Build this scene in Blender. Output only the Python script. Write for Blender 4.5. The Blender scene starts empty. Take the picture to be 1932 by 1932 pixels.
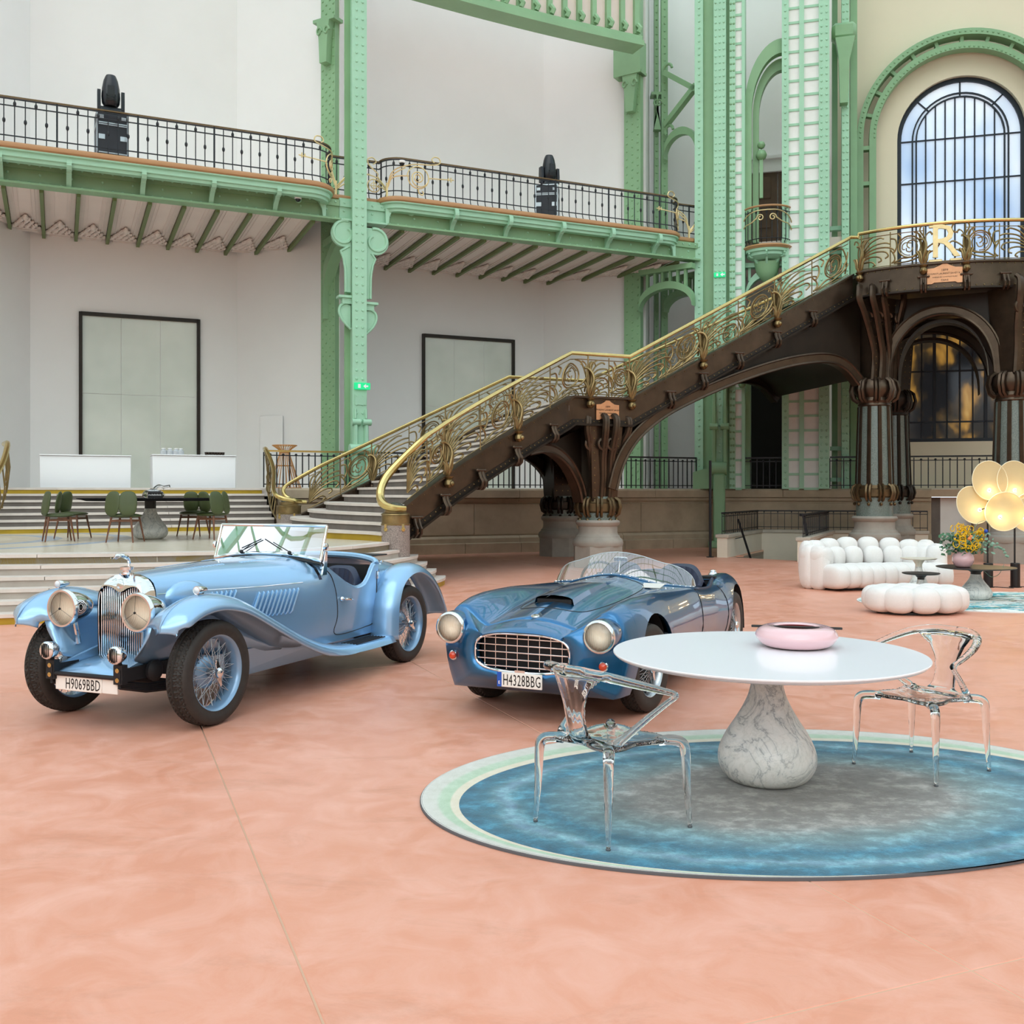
import bpy, bmesh, math, random
from mathutils import Vector as V, Matrix
sc = bpy.context.scene
COL = sc.collection
PI = math.pi
rad = math.radians
rnd = random.Random(7)

# ---------------------------------------------------------------- camera, world, exposure
F, HZ, H = 1900.0, 930.0, 1.63          # focal length in pixels, horizon row, eye height (frame 1932 x 1932)
cam = bpy.data.cameras.new('camera')
cam.sensor_width = 36.0
cam.lens = 36.0 * F / 1932.0
cam.shift_y = -(966.0 - HZ) / 1932.0
cam.clip_end = 300
cam_o = bpy.data.objects.new('camera', cam)
COL.objects.link(cam_o)
cam_o.location = (0, 0, H)
cam_o.rotation_euler = (PI / 2, 0, 0)
sc.camera = cam_o

world = bpy.data.worlds.new('overcast_sky')
sc.world = world
world.use_nodes = True
wn = world.node_tree
for nd in list(wn.nodes): wn.nodes.remove(nd)
wo = wn.nodes.new('ShaderNodeOutputWorld')
wb = wn.nodes.new('ShaderNodeBackground')
wb.inputs['Color'].default_value = (0.79, 0.895, 1.0, 1)
wb.inputs['Strength'].default_value = 1.25
wn.links.new(wb.outputs[0], wo.inputs[0])
sun = bpy.data.lights.new('sun_through_roof', 'SUN')
sun.energy = 1.25
sun.angle = rad(60)
sun.color = (1.0, 0.97, 0.92)
sun_o = bpy.data.objects.new('sun_through_roof', sun)
COL.objects.link(sun_o)
sun_o.rotation_euler = (rad(48), 0, rad(-9))
sc.view_settings.view_transform = 'Standard'
sc.view_settings.look = 'None'
sc.view_settings.gamma = 1.0
sc.view_settings.exposure = 0.36
sc.view_settings.use_curve_mapping = False
try:
    cy = sc.cycles
    cy.max_bounces = 8; cy.diffuse_bounces = 3; cy.glossy_bounces = 3
    cy.transmission_bounces = 8; cy.transparent_max_bounces = 8
    cy.use_adaptive_sampling = True; cy.adaptive_threshold = .06; cy.adaptive_min_samples = 20
    cy.caustics_reflective = False; cy.caustics_refractive = False
    cy.sample_clamp_indirect = 6.0
except Exception: pass

# ---------------------------------------------------------------- helpers
def at(x, y, Y): return V(((x - 966) / F * Y, Y, H - (y - HZ) / F * Y))
def ground(x, y, z=0.0):
    d = (H - z) * F / (y - HZ)
    return V(((x - 966) / F * d, d, z))
def lerp(a, b, t): return a + (b - a) * t
def lin(c): return c / 12.92 if c <= 0.04045 else ((c + 0.055) / 1.055) ** 2.4
def col(h): return tuple(lin(int(h[i:i + 2], 16) / 255) for i in (0, 2, 4)) + (1.0,)
def cr(P, n=8, closed=False):
    """Catmull-Rom through the points P (tuples or vectors of any size)."""
    P = [tuple(p) for p in P]; m = len(P); out = []
    seg = m if closed else m - 1
    for i in range(seg):
        if closed: a, b, c, d = P[(i - 1) % m], P[i], P[(i + 1) % m], P[(i + 2) % m]
        else:
            b, c = P[i], P[i + 1]
            a = P[i - 1] if i else tuple(2 * x - y for x, y in zip(b, c))
            d = P[i + 2] if i + 2 < m else tuple(2 * y - x for x, y in zip(b, c))
        for k in range(n):
            t = k / n
            out.append(tuple(0.5 * (2 * q + (r - p) * t + (2 * p - 5 * q + 4 * r - s) * t * t + (3 * q - p - 3 * r + s) * t ** 3)
                             for p, q, r, s in zip(a, b, c, d)))
    if not closed: out.append(P[-1])
    return out
def interp(tab, x):
    if x <= tab[0][0]: return tab[0][1]
    for (a, b), (c, d) in zip(tab, tab[1:]):
        if x <= c: return b + (d - b) * (x - a) / (c - a) if c > a else d
    return tab[-1][1]
def sinterp(tab, x):
    """smooth interpolation (monotone cubic) of a table [(x,y)]"""
    n = len(tab)
    if x <= tab[0][0]: return tab[0][1]
    if x >= tab[-1][0]: return tab[-1][1]
    sl = [(tab[i + 1][1] - tab[i][1]) / (tab[i + 1][0] - tab[i][0]) for i in range(n - 1)]
    m = [sl[0]] + [0 if sl[i - 1] * sl[i] <= 0 else 2 * sl[i - 1] * sl[i] / (sl[i - 1] + sl[i]) for i in range(1, n - 1)] + [sl[-1]]
    for i in range(n - 1):
        if x <= tab[i + 1][0]:
            h = tab[i + 1][0] - tab[i][0]; t = (x - tab[i][0]) / h
            return ((2 * t ** 3 - 3 * t * t + 1) * tab[i][1] + (t ** 3 - 2 * t * t + t) * h * m[i]
                    + (-2 * t ** 3 + 3 * t * t) * tab[i + 1][1] + (t ** 3 - t * t) * h * m[i + 1])

class MB:
    """collects geometry; build() links it as one mesh object"""
    def __init__(s, xf=None): s.v = []; s.f = []; s.xf = xf
    def add(s, vs, fs):
        o = len(s.v)
        if s.xf is not None: vs = [s.xf @ V(p) for p in vs]
        s.v.extend(tuple(p) for p in vs)
        s.f.extend(tuple(i + o for i in f) for f in fs)
        return s
    def hexa(s, p):
        return s.add(p, [(0, 3, 2, 1), (4, 5, 6, 7), (0, 1, 5, 4), (1, 2, 6, 5), (2, 3, 7, 6), (3, 0, 4, 7)])
    def box(s, c, d, R=None, b=0.0):
        x, y, z = d[0] / 2, d[1] / 2, d[2] / 2
        if b > 0:
            b = min(b, x * .9, y * .9, z * .9); vs = []; 
            for sx in (-1, 1):
                for sy in (-1, 1):
                    for sz in (-1, 1):
                        vs += [(sx * (x - b), sy * (y - b), sz * z), (sx * (x - b), sy * y, sz * (z - b)), (sx * x, sy * (y - b), sz * (z - b))]
            bm = bmesh.new()
            for p in vs: bm.verts.new(p)
            r = bmesh.ops.convex_hull(bm, input=bm.verts)
            bmesh.ops.dissolve_limit(bm, angle_limit=0.01, verts=bm.verts, edges=bm.edges)
            bm.verts.index_update()
            vv = [v.co.copy() for v in bm.verts]; ff = [tuple(v.index for v in f.verts) for f in bm.faces]; bm.free()
            if R is not None: vv = [R @ p for p in vv]
            return s.add([V(c) + p for p in vv], ff)
        q = [V(p) for p in ((-x, -y, -z), (x, -y, -z), (x, y, -z), (-x, y, -z), (-x, -y, z), (x, -y, z), (x, y, z), (-x, y, z))]
        if R is not None: q = [R @ p for p in q]
        return s.hexa([V(c) + p for p in q])
    def beam(s, p, q, w, h, up=(0, 0, 1)):
        p, q = V(p), V(q); d = (q - p).normalized(); up = V(up)
        if abs(d.dot(up)) > .999: up = V((0, 1, 0))
        a = d.cross(up).normalized() * (w / 2); b = a.cross(d).normalized() * (h / 2)
        return s.hexa([p - a - b, p + a - b, p + a + b, p - a + b, q - a - b, q + a - b, q + a + b, q - a + b])
    def sweep(s, pts, prof, up=(0, 0, 1), closed=False, cap=True, scale=None):
        """profile (a,b) in the frame side/up along a path; 'up' stays fixed"""
        pts = [V(p) for p in pts]; n = len(pts); m = len(prof); up = V(up); vs = []
        for i, p in enumerate(pts):
            a = pts[i - 1] if (i or closed) else p
            b = pts[(i + 1) % n] if (i < n - 1 or closed) else p
            d1 = (p - a); d2 = (b - p)
            d = (d1.normalized() if d1.length else V()) + (d2.normalized() if d2.length else V())
            d.normalize(); side = d.cross(up).normalized(); upp = up
            k = 1.0
            if d1.length and d2.length:
                c = d.dot(d1.normalized()); k = 1 / max(.5, c)
            sc_ = scale[i] if scale else 1
            for x, y in prof: vs.append(p + side * x * k * sc_ + upp * y * sc_)
        fs = []
        for i in range(n if closed else n - 1):
            for j in range(m):
                fs.append((i * m + j, i * m + (j + 1) % m, ((i + 1) % n) * m + (j + 1) % m, ((i + 1) % n) * m + j))
        if cap and not closed:
            fs.append(tuple(range(m))[::-1]); fs.append(tuple((n - 1) * m + j for j in range(m)))
        return s.add(vs, fs)
    def tube(s, pts, r, n=6, closed=False, cap=True, flat=1.0):
        pts = [V(p) for p in pts]; N = len(pts); vs = []
        if N < 2: return s
        rr = r if isinstance(r, (list, tuple)) else [r] * N
        T = []
        for i in range(N):
            a = pts[i - 1] if (i or closed) else pts[i]; b = pts[(i + 1) % N] if (i < N - 1 or closed) else pts[i]
            d = b - a; T.append(d.normalized() if d.length else V((0, 0, 1)))
        up = V((0, 0, 1)) if abs(T[0].z) < .9 else V((0, 1, 0))
        nx = T[0].cross(up).normalized()
        for i in range(N):
            nx = (nx - T[i] * nx.dot(T[i]))
            if nx.length < 1e-6: nx = T[i].orthogonal()
            nx.normalize(); ny = T[i].cross(nx)
            for k in range(n):
                a = 2 * PI * k / n
                vs.append(pts[i] + (nx * math.cos(a) + ny * math.sin(a) * flat) * rr[i])
        fs = []
        for i in range(N if closed else N - 1):
            for k in range(n):
                fs.append((i * n + k, i * n + (k + 1) % n, ((i + 1) % N) * n + (k + 1) % n, ((i + 1) % N) * n + k))
        if cap and not closed:
            fs.append(tuple(range(n))[::-1]); fs.append(tuple((N - 1) * n + k for k in range(n)))
        return s.add(vs, fs)
    def lathe(s, prof, n=24, c=(0, 0, 0), M=None, cap=True, sx=1.0, sy=1.0, a0=0.0):
        c = V(c); vs = []
        for r, z in prof:
            for k in range(n):
                a = 2 * PI * k / n + a0
                p = V((r * math.cos(a) * sx, r * math.sin(a) * sy, z))
                vs.append(c + (M @ p if M is not None else p))
        fs = []; m = len(prof)
        for i in range(m - 1):
            for k in range(n):
                fs.append((i * n + k, i * n + (k + 1) % n, (i + 1) * n + (k + 1) % n, (i + 1) * n + k))
        if cap:
            fs.append(tuple(range(n))[::-1]); fs.append(tuple((m - 1) * n + k for k in range(n)))
        return s.add(vs, fs)
    def prism(s, poly, d, M=None):
        """polygon [(x,y)] extruded from z=0 to z=d, then M"""
        n = len(poly); vs = [V((x, y, 0)) for x, y in poly] + [V((x, y, d)) for x, y in poly]
        if M is not None: vs = [M @ p for p in vs]
        return s.add(vs, [tuple(range(n))[::-1], tuple(range(n, 2 * n))] + [(i, (i + 1) % n, n + (i + 1) % n, n + i) for i in range(n)])
    def ringprism(s, outer, inner, d, M=None):
        """closed ring between two outlines of equal count, extruded"""
        n = len(outer); vs = []
        for z in (0, d): vs += [V((x, y, z)) for x, y in outer] + [V((x, y, z)) for x, y in inner]
        if M is not None: vs = [M @ p for p in vs]
        fs = []
        for i in range(n):
            j = (i + 1) % n
            fs += [(i, n + i, n + j, j), (2 * n + i, 2 * n + j, 3 * n + j, 3 * n + i), (i, j, 2 * n + j, 2 * n + i), (n + j, n + i, 3 * n + i, 3 * n + j)]
        return s.add(vs, fs)
    def strip(s, A, B, d, M=None):
        """open band between polylines A and B (2D), extruded by d"""
        n = len(A); vs = []
        for z in (0, d): vs += [V((x, y, z)) for x, y in A] + [V((x, y, z)) for x, y in B]
        if M is not None: vs = [M @ p for p in vs]
        fs = [(0, 2 * n, 3 * n, n), (n - 1, 2 * n - 1, 4 * n - 1, 3 * n - 1)]
        for i in range(n - 1):
            j = i + 1
            fs += [(i, n + i, n + j, j), (2 * n + i, 2 * n + j, 3 * n + j, 3 * n + i), (i, j, 2 * n + j, 2 * n + i), (n + j, n + i, 3 * n + i, 3 * n + j)]
        return s.add(vs, fs)
    def grid(s, rows, cu=False, cv=False, skip=None):
        m = len(rows); n = len(rows[0]); vs = [p for r in rows for p in r]; fs = []
        for i in range(m if cu else m - 1):
            for j in range(n if cv else n - 1):
                if skip and skip(i, j): continue
                fs.append((i * n + j, i * n + (j + 1) % n, ((i + 1) % m) * n + (j + 1) % n, ((i + 1) % m) * n + j))
        return s.add(vs, fs)
    def ball(s, c, r, n=10, m=6, sc_=(1, 1, 1), M=None):
        pr = [(max(1e-4, r * math.sin(PI * i / m)), -r * math.cos(PI * i / m)) for i in range(m + 1)]
        vs = []; c = V(c); fs = []
        for q, z in pr:
            for k in range(n):
                a = 2 * PI * k / n; p = V((q * math.cos(a) * sc_[0], q * math.sin(a) * sc_[1], z * sc_[2]))
                vs.append(c + (M @ p if M is not None else p))
        for i in range(m):
            for k in range(n): fs.append((i * n + k, i * n + (k + 1) % n, (i + 1) * n + (k + 1) % n, (i + 1) * n + k))
        return s.add(vs, fs)
    def rivet(s, p, nrm, r=.034, h=.024):
        p, nrm = V(p), V(nrm).normalized(); a = nrm.orthogonal().normalized(); b = nrm.cross(a); vs = []
        for k in range(6): vs.append(p + (a * math.cos(k * PI / 3) + b * math.sin(k * PI / 3)) * r)
        for k in range(6): vs.append(p + (a * math.cos(k * PI / 3) + b * math.sin(k * PI / 3)) * r * .6 + nrm * h)
        return s.add(vs, [(k, (k + 1) % 6, 6 + (k + 1) % 6, 6 + k) for k in range(6)] + [tuple(range(6, 12))])
    def mesh(s, name, sharp=38, recalc=True):
        me = bpy.data.meshes.new(name)
        me.from_pydata(s.v, [], s.f)
        if recalc:
            bm = bmesh.new(); bm.from_mesh(me); bmesh.ops.recalc_face_normals(bm, faces=bm.faces); bm.to_mesh(me); bm.free()
        me.polygons.foreach_set('use_smooth', [True] * len(me.polygons))
        if sharp is not None: me.set_sharp_from_angle(angle=rad(sharp))
        me.update()
        return me
    def build(s, name, m, parent=None, sharp=38, recalc=True, mod=None):
        me = s.mesh(name, sharp, recalc); me.materials.append(m)
        return put(name, me, parent)
def put(name, me, parent=None, M=None):
    o = bpy.data.objects.new(name, me); COL.objects.link(o)
    if parent is not None: o.parent = parent
    if M is not None: o.matrix_local = M
    return o
def tag(o, label, cat=None, group=None, kind=None):
    o['label'] = label
    if cat: o['category'] = cat
    if group: o['group'] = group
    if kind: o['kind'] = kind
    return o
def thing(name, label, cat, loc=(0, 0, 0), rz=0.0, group=None, kind=None):
    o = bpy.data.objects.new(name, None); COL.objects.link(o)
    o.empty_display_size = .1; o.location = loc; o.rotation_euler = (0, 0, rz)
    return tag(o, label, cat, group, kind)
def copy_tree(o, parent=None):
    c = o.copy(); COL.objects.link(c); c.parent = parent
    for ch in o.children: copy_tree(ch, c)
    return c
def subsurf(o, lv=2):
    m = o.modifiers.new('smooth', 'SUBSURF'); m.levels = lv; m.render_levels = lv; return o
def frame(o, x, y, z=None):
    """matrix with given axes"""
    x = V(x).normalized(); y = V(y).normalized(); z = x.cross(y) if z is None else V(z)
    return Matrix(((x.x, y.x, z.x, o[0]), (x.y, y.y, z.y, o[1]), (x.z, y.z, z.z, o[2]), (0, 0, 0, 1)))
def T(x, y, z): return Matrix.Translation((x, y, z))
def RZ(a): return Matrix.Rotation(a, 4, 'Z')
def RX(a): return Matrix.Rotation(a, 4, 'X')
def RY(a): return Matrix.Rotation(a, 4, 'Y')
def text_mesh(txt, size, depth=.002, align='CENTER', spacing=1.0):
    c = bpy.data.curves.new('lettering', 'FONT'); c.body = txt; c.size = size; c.extrude = depth; c.align_x = align; c.align_y = 'CENTER'
    c.space_character = spacing; c.resolution_u = 2
    o = bpy.data.objects.new('lettering', c); COL.objects.link(o)
    dg = bpy.context.evaluated_depsgraph_get()
    me = bpy.data.meshes.new_from_object(o.evaluated_get(dg)); 
    bpy.data.objects.remove(o); bpy.data.curves.remove(c)
    return me
def lettering(txt, size, m, parent, M, depth=.002, spacing=1.0):
    me = text_mesh(txt, size, depth, spacing=spacing); me.materials.clear(); me.materials.append(m)
    return put('lettering', me, parent, M)

# ---------------------------------------------------------------- materials (all procedural)
class NT:
    def __init__(s, name):
        s.m = bpy.data.materials.new(name); s.m.use_nodes = True; s.t = s.m.node_tree
        for n in list(s.t.nodes): s.t.nodes.remove(n)
        s.out = s.n('ShaderNodeOutputMaterial'); s.b = s.n('ShaderNodeBsdfPrincipled'); s.l(s.b.outputs[0], s.out.inputs[0])
    def n(s, k, **kw):
        x = s.t.nodes.new(k)
        for a, b in kw.items(): setattr(x, a, b)
        return x
    def l(s, a, b): s.t.links.new(a, b)
    def set(s, **kw):
        for k, v in kw.items():
            i = s.b.inputs.get(k.replace('_', ' '))
            if i is not None: i.default_value = v
    def coord(s, scale=(1, 1, 1), kind='Object', rot=(0, 0, 0)):
        c = s.n('ShaderNodeTexCoord'); mp = s.n('ShaderNodeMapping'); mp.inputs['Scale'].default_value = scale; mp.inputs['Rotation'].default_value = rot
        s.l(c.outputs[kind], mp.inputs[0]); return mp.outputs[0]
    def noise(s, vec, scale, detail=4, rough=.55, dist=0.0):
        x = s.n('ShaderNodeTexNoise'); x.inputs['Scale'].default_value = scale; x.inputs['Detail'].default_value = detail
        x.inputs['Roughness'].default_value = rough; x.inputs['Distortion'].default_value = dist
        s.l(vec, x.inputs['Vector']); return x.outputs['Fac']
    def ramp(s, fac, stops, interp='LINEAR'):
        r = s.n('ShaderNodeValToRGB'); e = r.color_ramp; e.interpolation = interp
        while len(e.elements) < len(stops): e.elements.new(.5)
        for el, (p, c) in zip(e.elements, stops): el.position = p; el.color = c
        s.l(fac, r.inputs[0]); return r.outputs[0]
    def mix(s, fac, a, b, mode='MIX'):
        x = s.n('ShaderNodeMix'); x.data_type = 'RGBA'; x.blend_type = mode
        for sock, val in ((x.inputs[0], fac), (x.inputs[6], a), (x.inputs[7], b)):
            if isinstance(val, (int, float, tuple)): sock.default_value = val
            else: s.l(val, sock)
        return x.outputs[2]
    def bump(s, h, strength=.2, dist=.01):
        x = s.n('ShaderNodeBump'); x.inputs['Strength'].default_value = strength; x.inputs['Distance'].default_value = dist
        s.l(h, x.inputs['Height']); s.l(x.outputs[0], s.b.inputs['Normal'])
    def math(s, op, a, b=None):
        x = s.n('ShaderNodeMath', operation=op)
        for sock, val in zip(x.inputs, (a, b)):
            if val is None: continue
            if isinstance(val, (int, float)): sock.default_value = val
            else: s.l(val, sock)
        return x.outputs[0]
def plain(name, c, rough=.5, metal=0.0, coat=0.0, var=.0, scale=3.0, bump=0.0, bscale=60, spec=None, kind='Object'):
    """colour with a soft mottling and optional fine relief"""
    k = NT(name); c = col(c) if isinstance(c, str) else c
    k.set(Base_Color=c, Roughness=rough, Metallic=metal, Coat_Weight=coat, Coat_Roughness=.04)
    if spec is not None: k.set(Specular_IOR_Level=spec)
    if var:
        v = k.coord(kind=kind); f = k.noise(v, scale, 5, .6)
        a = tuple(x * (1 - var) for x in c[:3]) + (1,); b = tuple(min(1, x * (1 + var)) for x in c[:3]) + (1,)
        k.l(k.ramp(f, [(.3, a), (.7, b)]), k.b.inputs['Base Color'])
    if bump:
        v = k.coord(kind=kind); k.bump(k.noise(v, bscale, 3), bump, .01)
    return k.m
def glass(name, c=(1, 1, 1, 1), rough=0.0, ior=1.45):
    k = NT(name); k.set(Base_Color=c, Roughness=rough, IOR=ior, Transmission_Weight=1.0); return k.m
def pane_glass(name, tint=(.95, .98, .98, 1), ior=1.5, boost=1.0, base=0.0):
    """thin sheet: mostly clear with a fresnel reflection"""
    k = NT(name); k.t.nodes.remove(k.b)
    tr = k.n('ShaderNodeBsdfTransparent'); tr.inputs[0].default_value = tint
    gl = k.n('ShaderNodeBsdfGlossy'); gl.inputs['Roughness'].default_value = .01
    fr = k.n('ShaderNodeFresnel'); fr.inputs[0].default_value = ior
    f = k.math('MINIMUM', k.math('ADD', k.math('MULTIPLY', fr.outputs[0], boost), base), 1.0)
    mx = k.n('ShaderNodeMixShader'); k.l(f, mx.inputs[0]); k.l(tr.outputs[0], mx.inputs[1]); k.l(gl.outputs[0], mx.inputs[2]); k.l(mx.outputs[0], k.out.inputs[0])
    return k.m
def emit(name, c, s):
    k = NT(name); k.set(Base_Color=c, Emission_Color=c, Emission_Strength=s); return k.m

M = {}
# terracotta concrete floor
k = NT('terracotta_concrete'); v = k.coord()
big = k.noise(v, .35, 6, .62, .6); fine = k.noise(v, 3.2, 8, .7, .8); streak = k.noise(k.coord((.8, 1.7, 1), rot=(0, 0, rad(-25))), 1.6, 9, .74, .5)
c1 = k.ramp(big, [(.25, col('d28b6e')), (.5, col('de9a7f')), (.75, col('e5a892'))])
c2 = k.mix(k.ramp(fine, [(.40, (0, 0, 0, 1)), (.74, (.8, .8, .8, 1))]), c1, col('ebb6a4'))
c3 = k.mix(k.ramp(streak, [(.53, (0, 0, 0, 1)), (.8, (.6, .6, .6, 1))]), c2, col('bb8064'))
k.l(c3, k.b.inputs['Base Color'])
k.l(k.ramp(fine, [(.3, (.33, .33, .33, 1)), (.8, (.52, .52, .52, 1))]), k.b.inputs['Roughness'])
k.set(Specular_IOR_Level=.42); k.bump(fine, .06, .01); M['floor'] = k.m
M['joint'] = plain('slab_joint', 'd2ab90', .8)
M['wall'] = plain('white_plaster', 'eceae8', .85, var=.02, scale=.6)
M['wallshade'] = plain('cream_shaded_plaster', 'e8dcc4', .85, var=.02, scale=.6)  # cream; the window wall's warm shade is put into this tone
M['soffit'] = plain('soffit_plaster', 'e9d9d0', .85, var=.03, scale=1.0)
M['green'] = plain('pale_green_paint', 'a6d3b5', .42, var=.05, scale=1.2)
M['green_shaded'] = plain('shaded_green_paint', '8bb288', .45, var=.07, scale=1.2)  # shaded copy of the green, shade put into the paint colour
M['panelwhite'] = plain('white_infill', 'f2f1ee', .6, var=.03)
M['brown'] = plain('tan_edge_band', 'b88a5e', .45, var=.06, scale=2)
M['blackiron'] = plain('black_iron', '1e2026', .45, metal=.2)
M['gold'] = plain('gilded_iron', 'e3cb96', .35, metal=.55, var=.1, scale=6)
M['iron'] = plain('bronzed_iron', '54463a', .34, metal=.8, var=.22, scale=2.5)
M['iron_dark_shaded'] = plain('dark_shaded_bronzed_iron', '2a221b', .42, metal=.5, var=.2, scale=2.5)  # dark iron; shade of undersides and rear parts put into this copy's colour
M['bronze'] = plain('aged_bronze', '8a7650', .36, metal=.8, var=.3, scale=5)
M['darkbronze'] = plain('dark_bronze', '64533a', .36, metal=.7, var=.3, scale=5)
M['brass'] = plain('polished_brass', 'cdb678', .2, metal=.95, var=.12, scale=3)
M['brassband'] = plain('brass_riser', 'b89a2e', .45, metal=.35, var=.12, scale=2)
M['stone'] = plain('grey_stone', '9a958c', .8, var=.12, scale=3, bump=.15, bscale=30)
M['limestone'] = plain('limestone', 'b3a189', .85, var=.16, scale=1.4, bump=.12, bscale=18)
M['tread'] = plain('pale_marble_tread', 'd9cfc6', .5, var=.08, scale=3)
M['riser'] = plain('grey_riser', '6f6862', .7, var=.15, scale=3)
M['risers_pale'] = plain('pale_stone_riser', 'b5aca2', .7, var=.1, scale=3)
M['dark'] = plain('opening_shade_black', '14130f', .9)
M['exit'] = emit('exit_sign_green', col('17b573'), .8)
M['white_l'] = plain('white_lettering', 'ffffff', .5)
M['copper'] = plain('copper_plaque', 'd09a72', .35, metal=.5, var=.12, scale=4)
M['mullion'] = plain('window_iron', '1d2530', .5, metal=.2)
# granite
k = NT('green_granite'); v = k.coord(); f = k.noise(v, 40, 3, .8); g = k.noise(v, 2.5, 4)
k.l(k.mix(k.ramp(g, [(.3, (0, 0, 0, 1)), (.7, (.7, .7, .7, 1))]), k.ramp(f, [(.35, col('4c544f')), (.6, col('7d8a84')), (.8, col('a2aca6'))]), col('6b7a76')), k.b.inputs['Base Color']); k.set(Roughness=.3); M['granite'] = k.m
k = NT('newel_granite'); v = k.coord(); f = k.noise(v, 60, 3, .8)
k.l(k.ramp(f, [(.3, col('5d544f')), (.55, col('9a8d86')), (.8, col('c2b5ab'))]), k.b.inputs['Base Color']); k.set(Roughness=.65); M['granite2'] = k.m
# ---------------------------------------------------------------- plan of the hall
TA = .45                                    # the facade behind recedes to the right at this slope
UL = math.hypot(1, TA); U = V((1 / UL, TA / UL, 0)); N = V((TA / UL, -1 / UL, 0)); CF = 27.75
def FP(s, b, z): return V((0, CF, z)) + U * s + N * b
def FS(px, b=0.0):
    a = (px - 966) / F; Y = (CF - b * UL) / (1 - TA * a); return (a * Y - N.x * b) / U.x
def FY(px, b=0.0): return (CF - b * UL) / (1 - TA * (px - 966) / F)
def FZ(px, py, b=0.0): return H - (py - HZ) / F * FY(px, b)
TB = .283                                   # the wall with the arched window comes forward to the right
ULB = math.hypot(1, TB); UB = V((1 / ULB, -TB / ULB, 0)); NB = V((-TB / ULB, -1 / ULB, 0)); CB = 32.2
def RP(s, b, z): return V((0, CB, z)) + UB * s + NB * b
def RS(px, b=0.0):
    a = (px - 966) / F; Y = (CB - b * ULB) / (1 + TB * a); return (a * Y - NB.x * b) / UB.x
def RYd(px, b=0.0): return (CB - b * ULB) / (1 + TB * (px - 966) / F)
def RZd(px, py, b=0.0): return H - (py - HZ) / F * RYd(px, b)
GZ = 1.75                                   # gallery floor
BZ = 9.28                                   # balcony edge
TOPZ = 19.0
def cut(o, cutter_mb):
    c = cutter_mb.build('cutter', M['dark'])
    md = o.modifiers.new('hole', 'BOOLEAN'); md.operation = 'DIFFERENCE'; md.object = c; md.solver = 'EXACT'
    dg = bpy.context.evaluated_depsgraph_get()
    me = bpy.data.meshes.new_from_object(o.evaluated_get(dg))
    o.modifiers.clear(); o.data = me; bpy.data.objects.remove(c)
def wall_strip(mb, pts, z0, z1, th=.3):
    mb.sweep([V((p[0], p[1], 0)) for p in pts], [(0, z0), (0, z1), (-th, z1), (-th, z0)])
    return mb

# ---------------------------------------------------------------- floor of slabs with sunk joints
fl = MB().box((0, 1, -.063), (64, 84, .12)).build('floor', M['joint'])
tag(fl, 'terracotta coloured concrete floor of the hall', kind='structure')
dv = V((.375, -.927, 0)).normalized(); dp = V((dv.y * -1, dv.x, 0))
ps = [-40, -22, -12.5, -5.7, .624, 2.744, 9.1, 15.4, 24, 44]; qs = [-46, -30, -22, -15.5, -9.2, -2.6, 6, 14, 24, 44]
hole = [V((5.55, 25.6)), V((7.2, 28.8)), V((8.85, 28.35)), V((6.95, 24.1))]
slabs = []
for i in range(len(ps) - 1):
    for j in range(len(qs) - 1):
        g = .004; p0, p1, q0, q1 = ps[i] + g, ps[i + 1] - g, qs[j] + g, qs[j + 1] - g
        c = dp * ((p0 + p1) / 2) + dv * ((q0 + q1) / 2)
        if abs(c.x) > 40 or not -44 < c.y < 44: continue
        mb = MB(); z0, z1, bv = -.03, 0, .003; P = []
        for z, e in ((z0, 0), (z1 - bv, 0), (z1, bv)):
            P.append([dp * p + dv * q + V((0, 0, z)) for p, q in ((p0 + e, q0 + e), (p1 - e, q0 + e), (p1 - e, q1 - e), (p0 + e, q1 - e))])
        mb.grid(P, cv=True); mb.add(P[2], [(0, 1, 2, 3)])
        o = mb.build('floor_slab', M['floor'], fl); slabs.append((o, P[2]))
def inside(p, poly):
    r = False; n = len(poly)
    for i in range(n):
        a, b = poly[i], poly[i - 1]
        if (a.y > p.y) != (b.y > p.y) and p.x < (b.x - a.x) * (p.y - a.y) / (b.y - a.y) + a.x: r = not r
    return r
cutm = lambda: MB().prism([(p.x, p.y) for p in hole], 3.0, T(0, 0, -1.5))
for o, q in slabs:
    if any(inside(p, q) for p in hole): cut(o, cutm())
cut(fl, cutm())

# ---------------------------------------------------------------- walls
def pxY(px, Y): return ((px - 966) / F * Y, Y)
plan = [pxY(-900, 18.5), pxY(-330, 22.2), pxY(-60, 24.6), pxY(57, 26.95), pxY(447, 29.15), pxY(590, 28.35), pxY(641, 27.9), pxY(650, 30.2), pxY(737, 31.06),
        pxY(1026, 33.2), pxY(1160, 32.1), pxY(1218, 31.8), pxY(1226, 33.6), pxY(1345, 34.6), pxY(1470, 36.5)]
w = wall_strip(MB(), plan, 0, TOPZ).build('wall_back', M['wall'], sharp=20)
tag(w, 'white plaster back wall with shallow niches behind the balcony', kind='structure')
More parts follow.
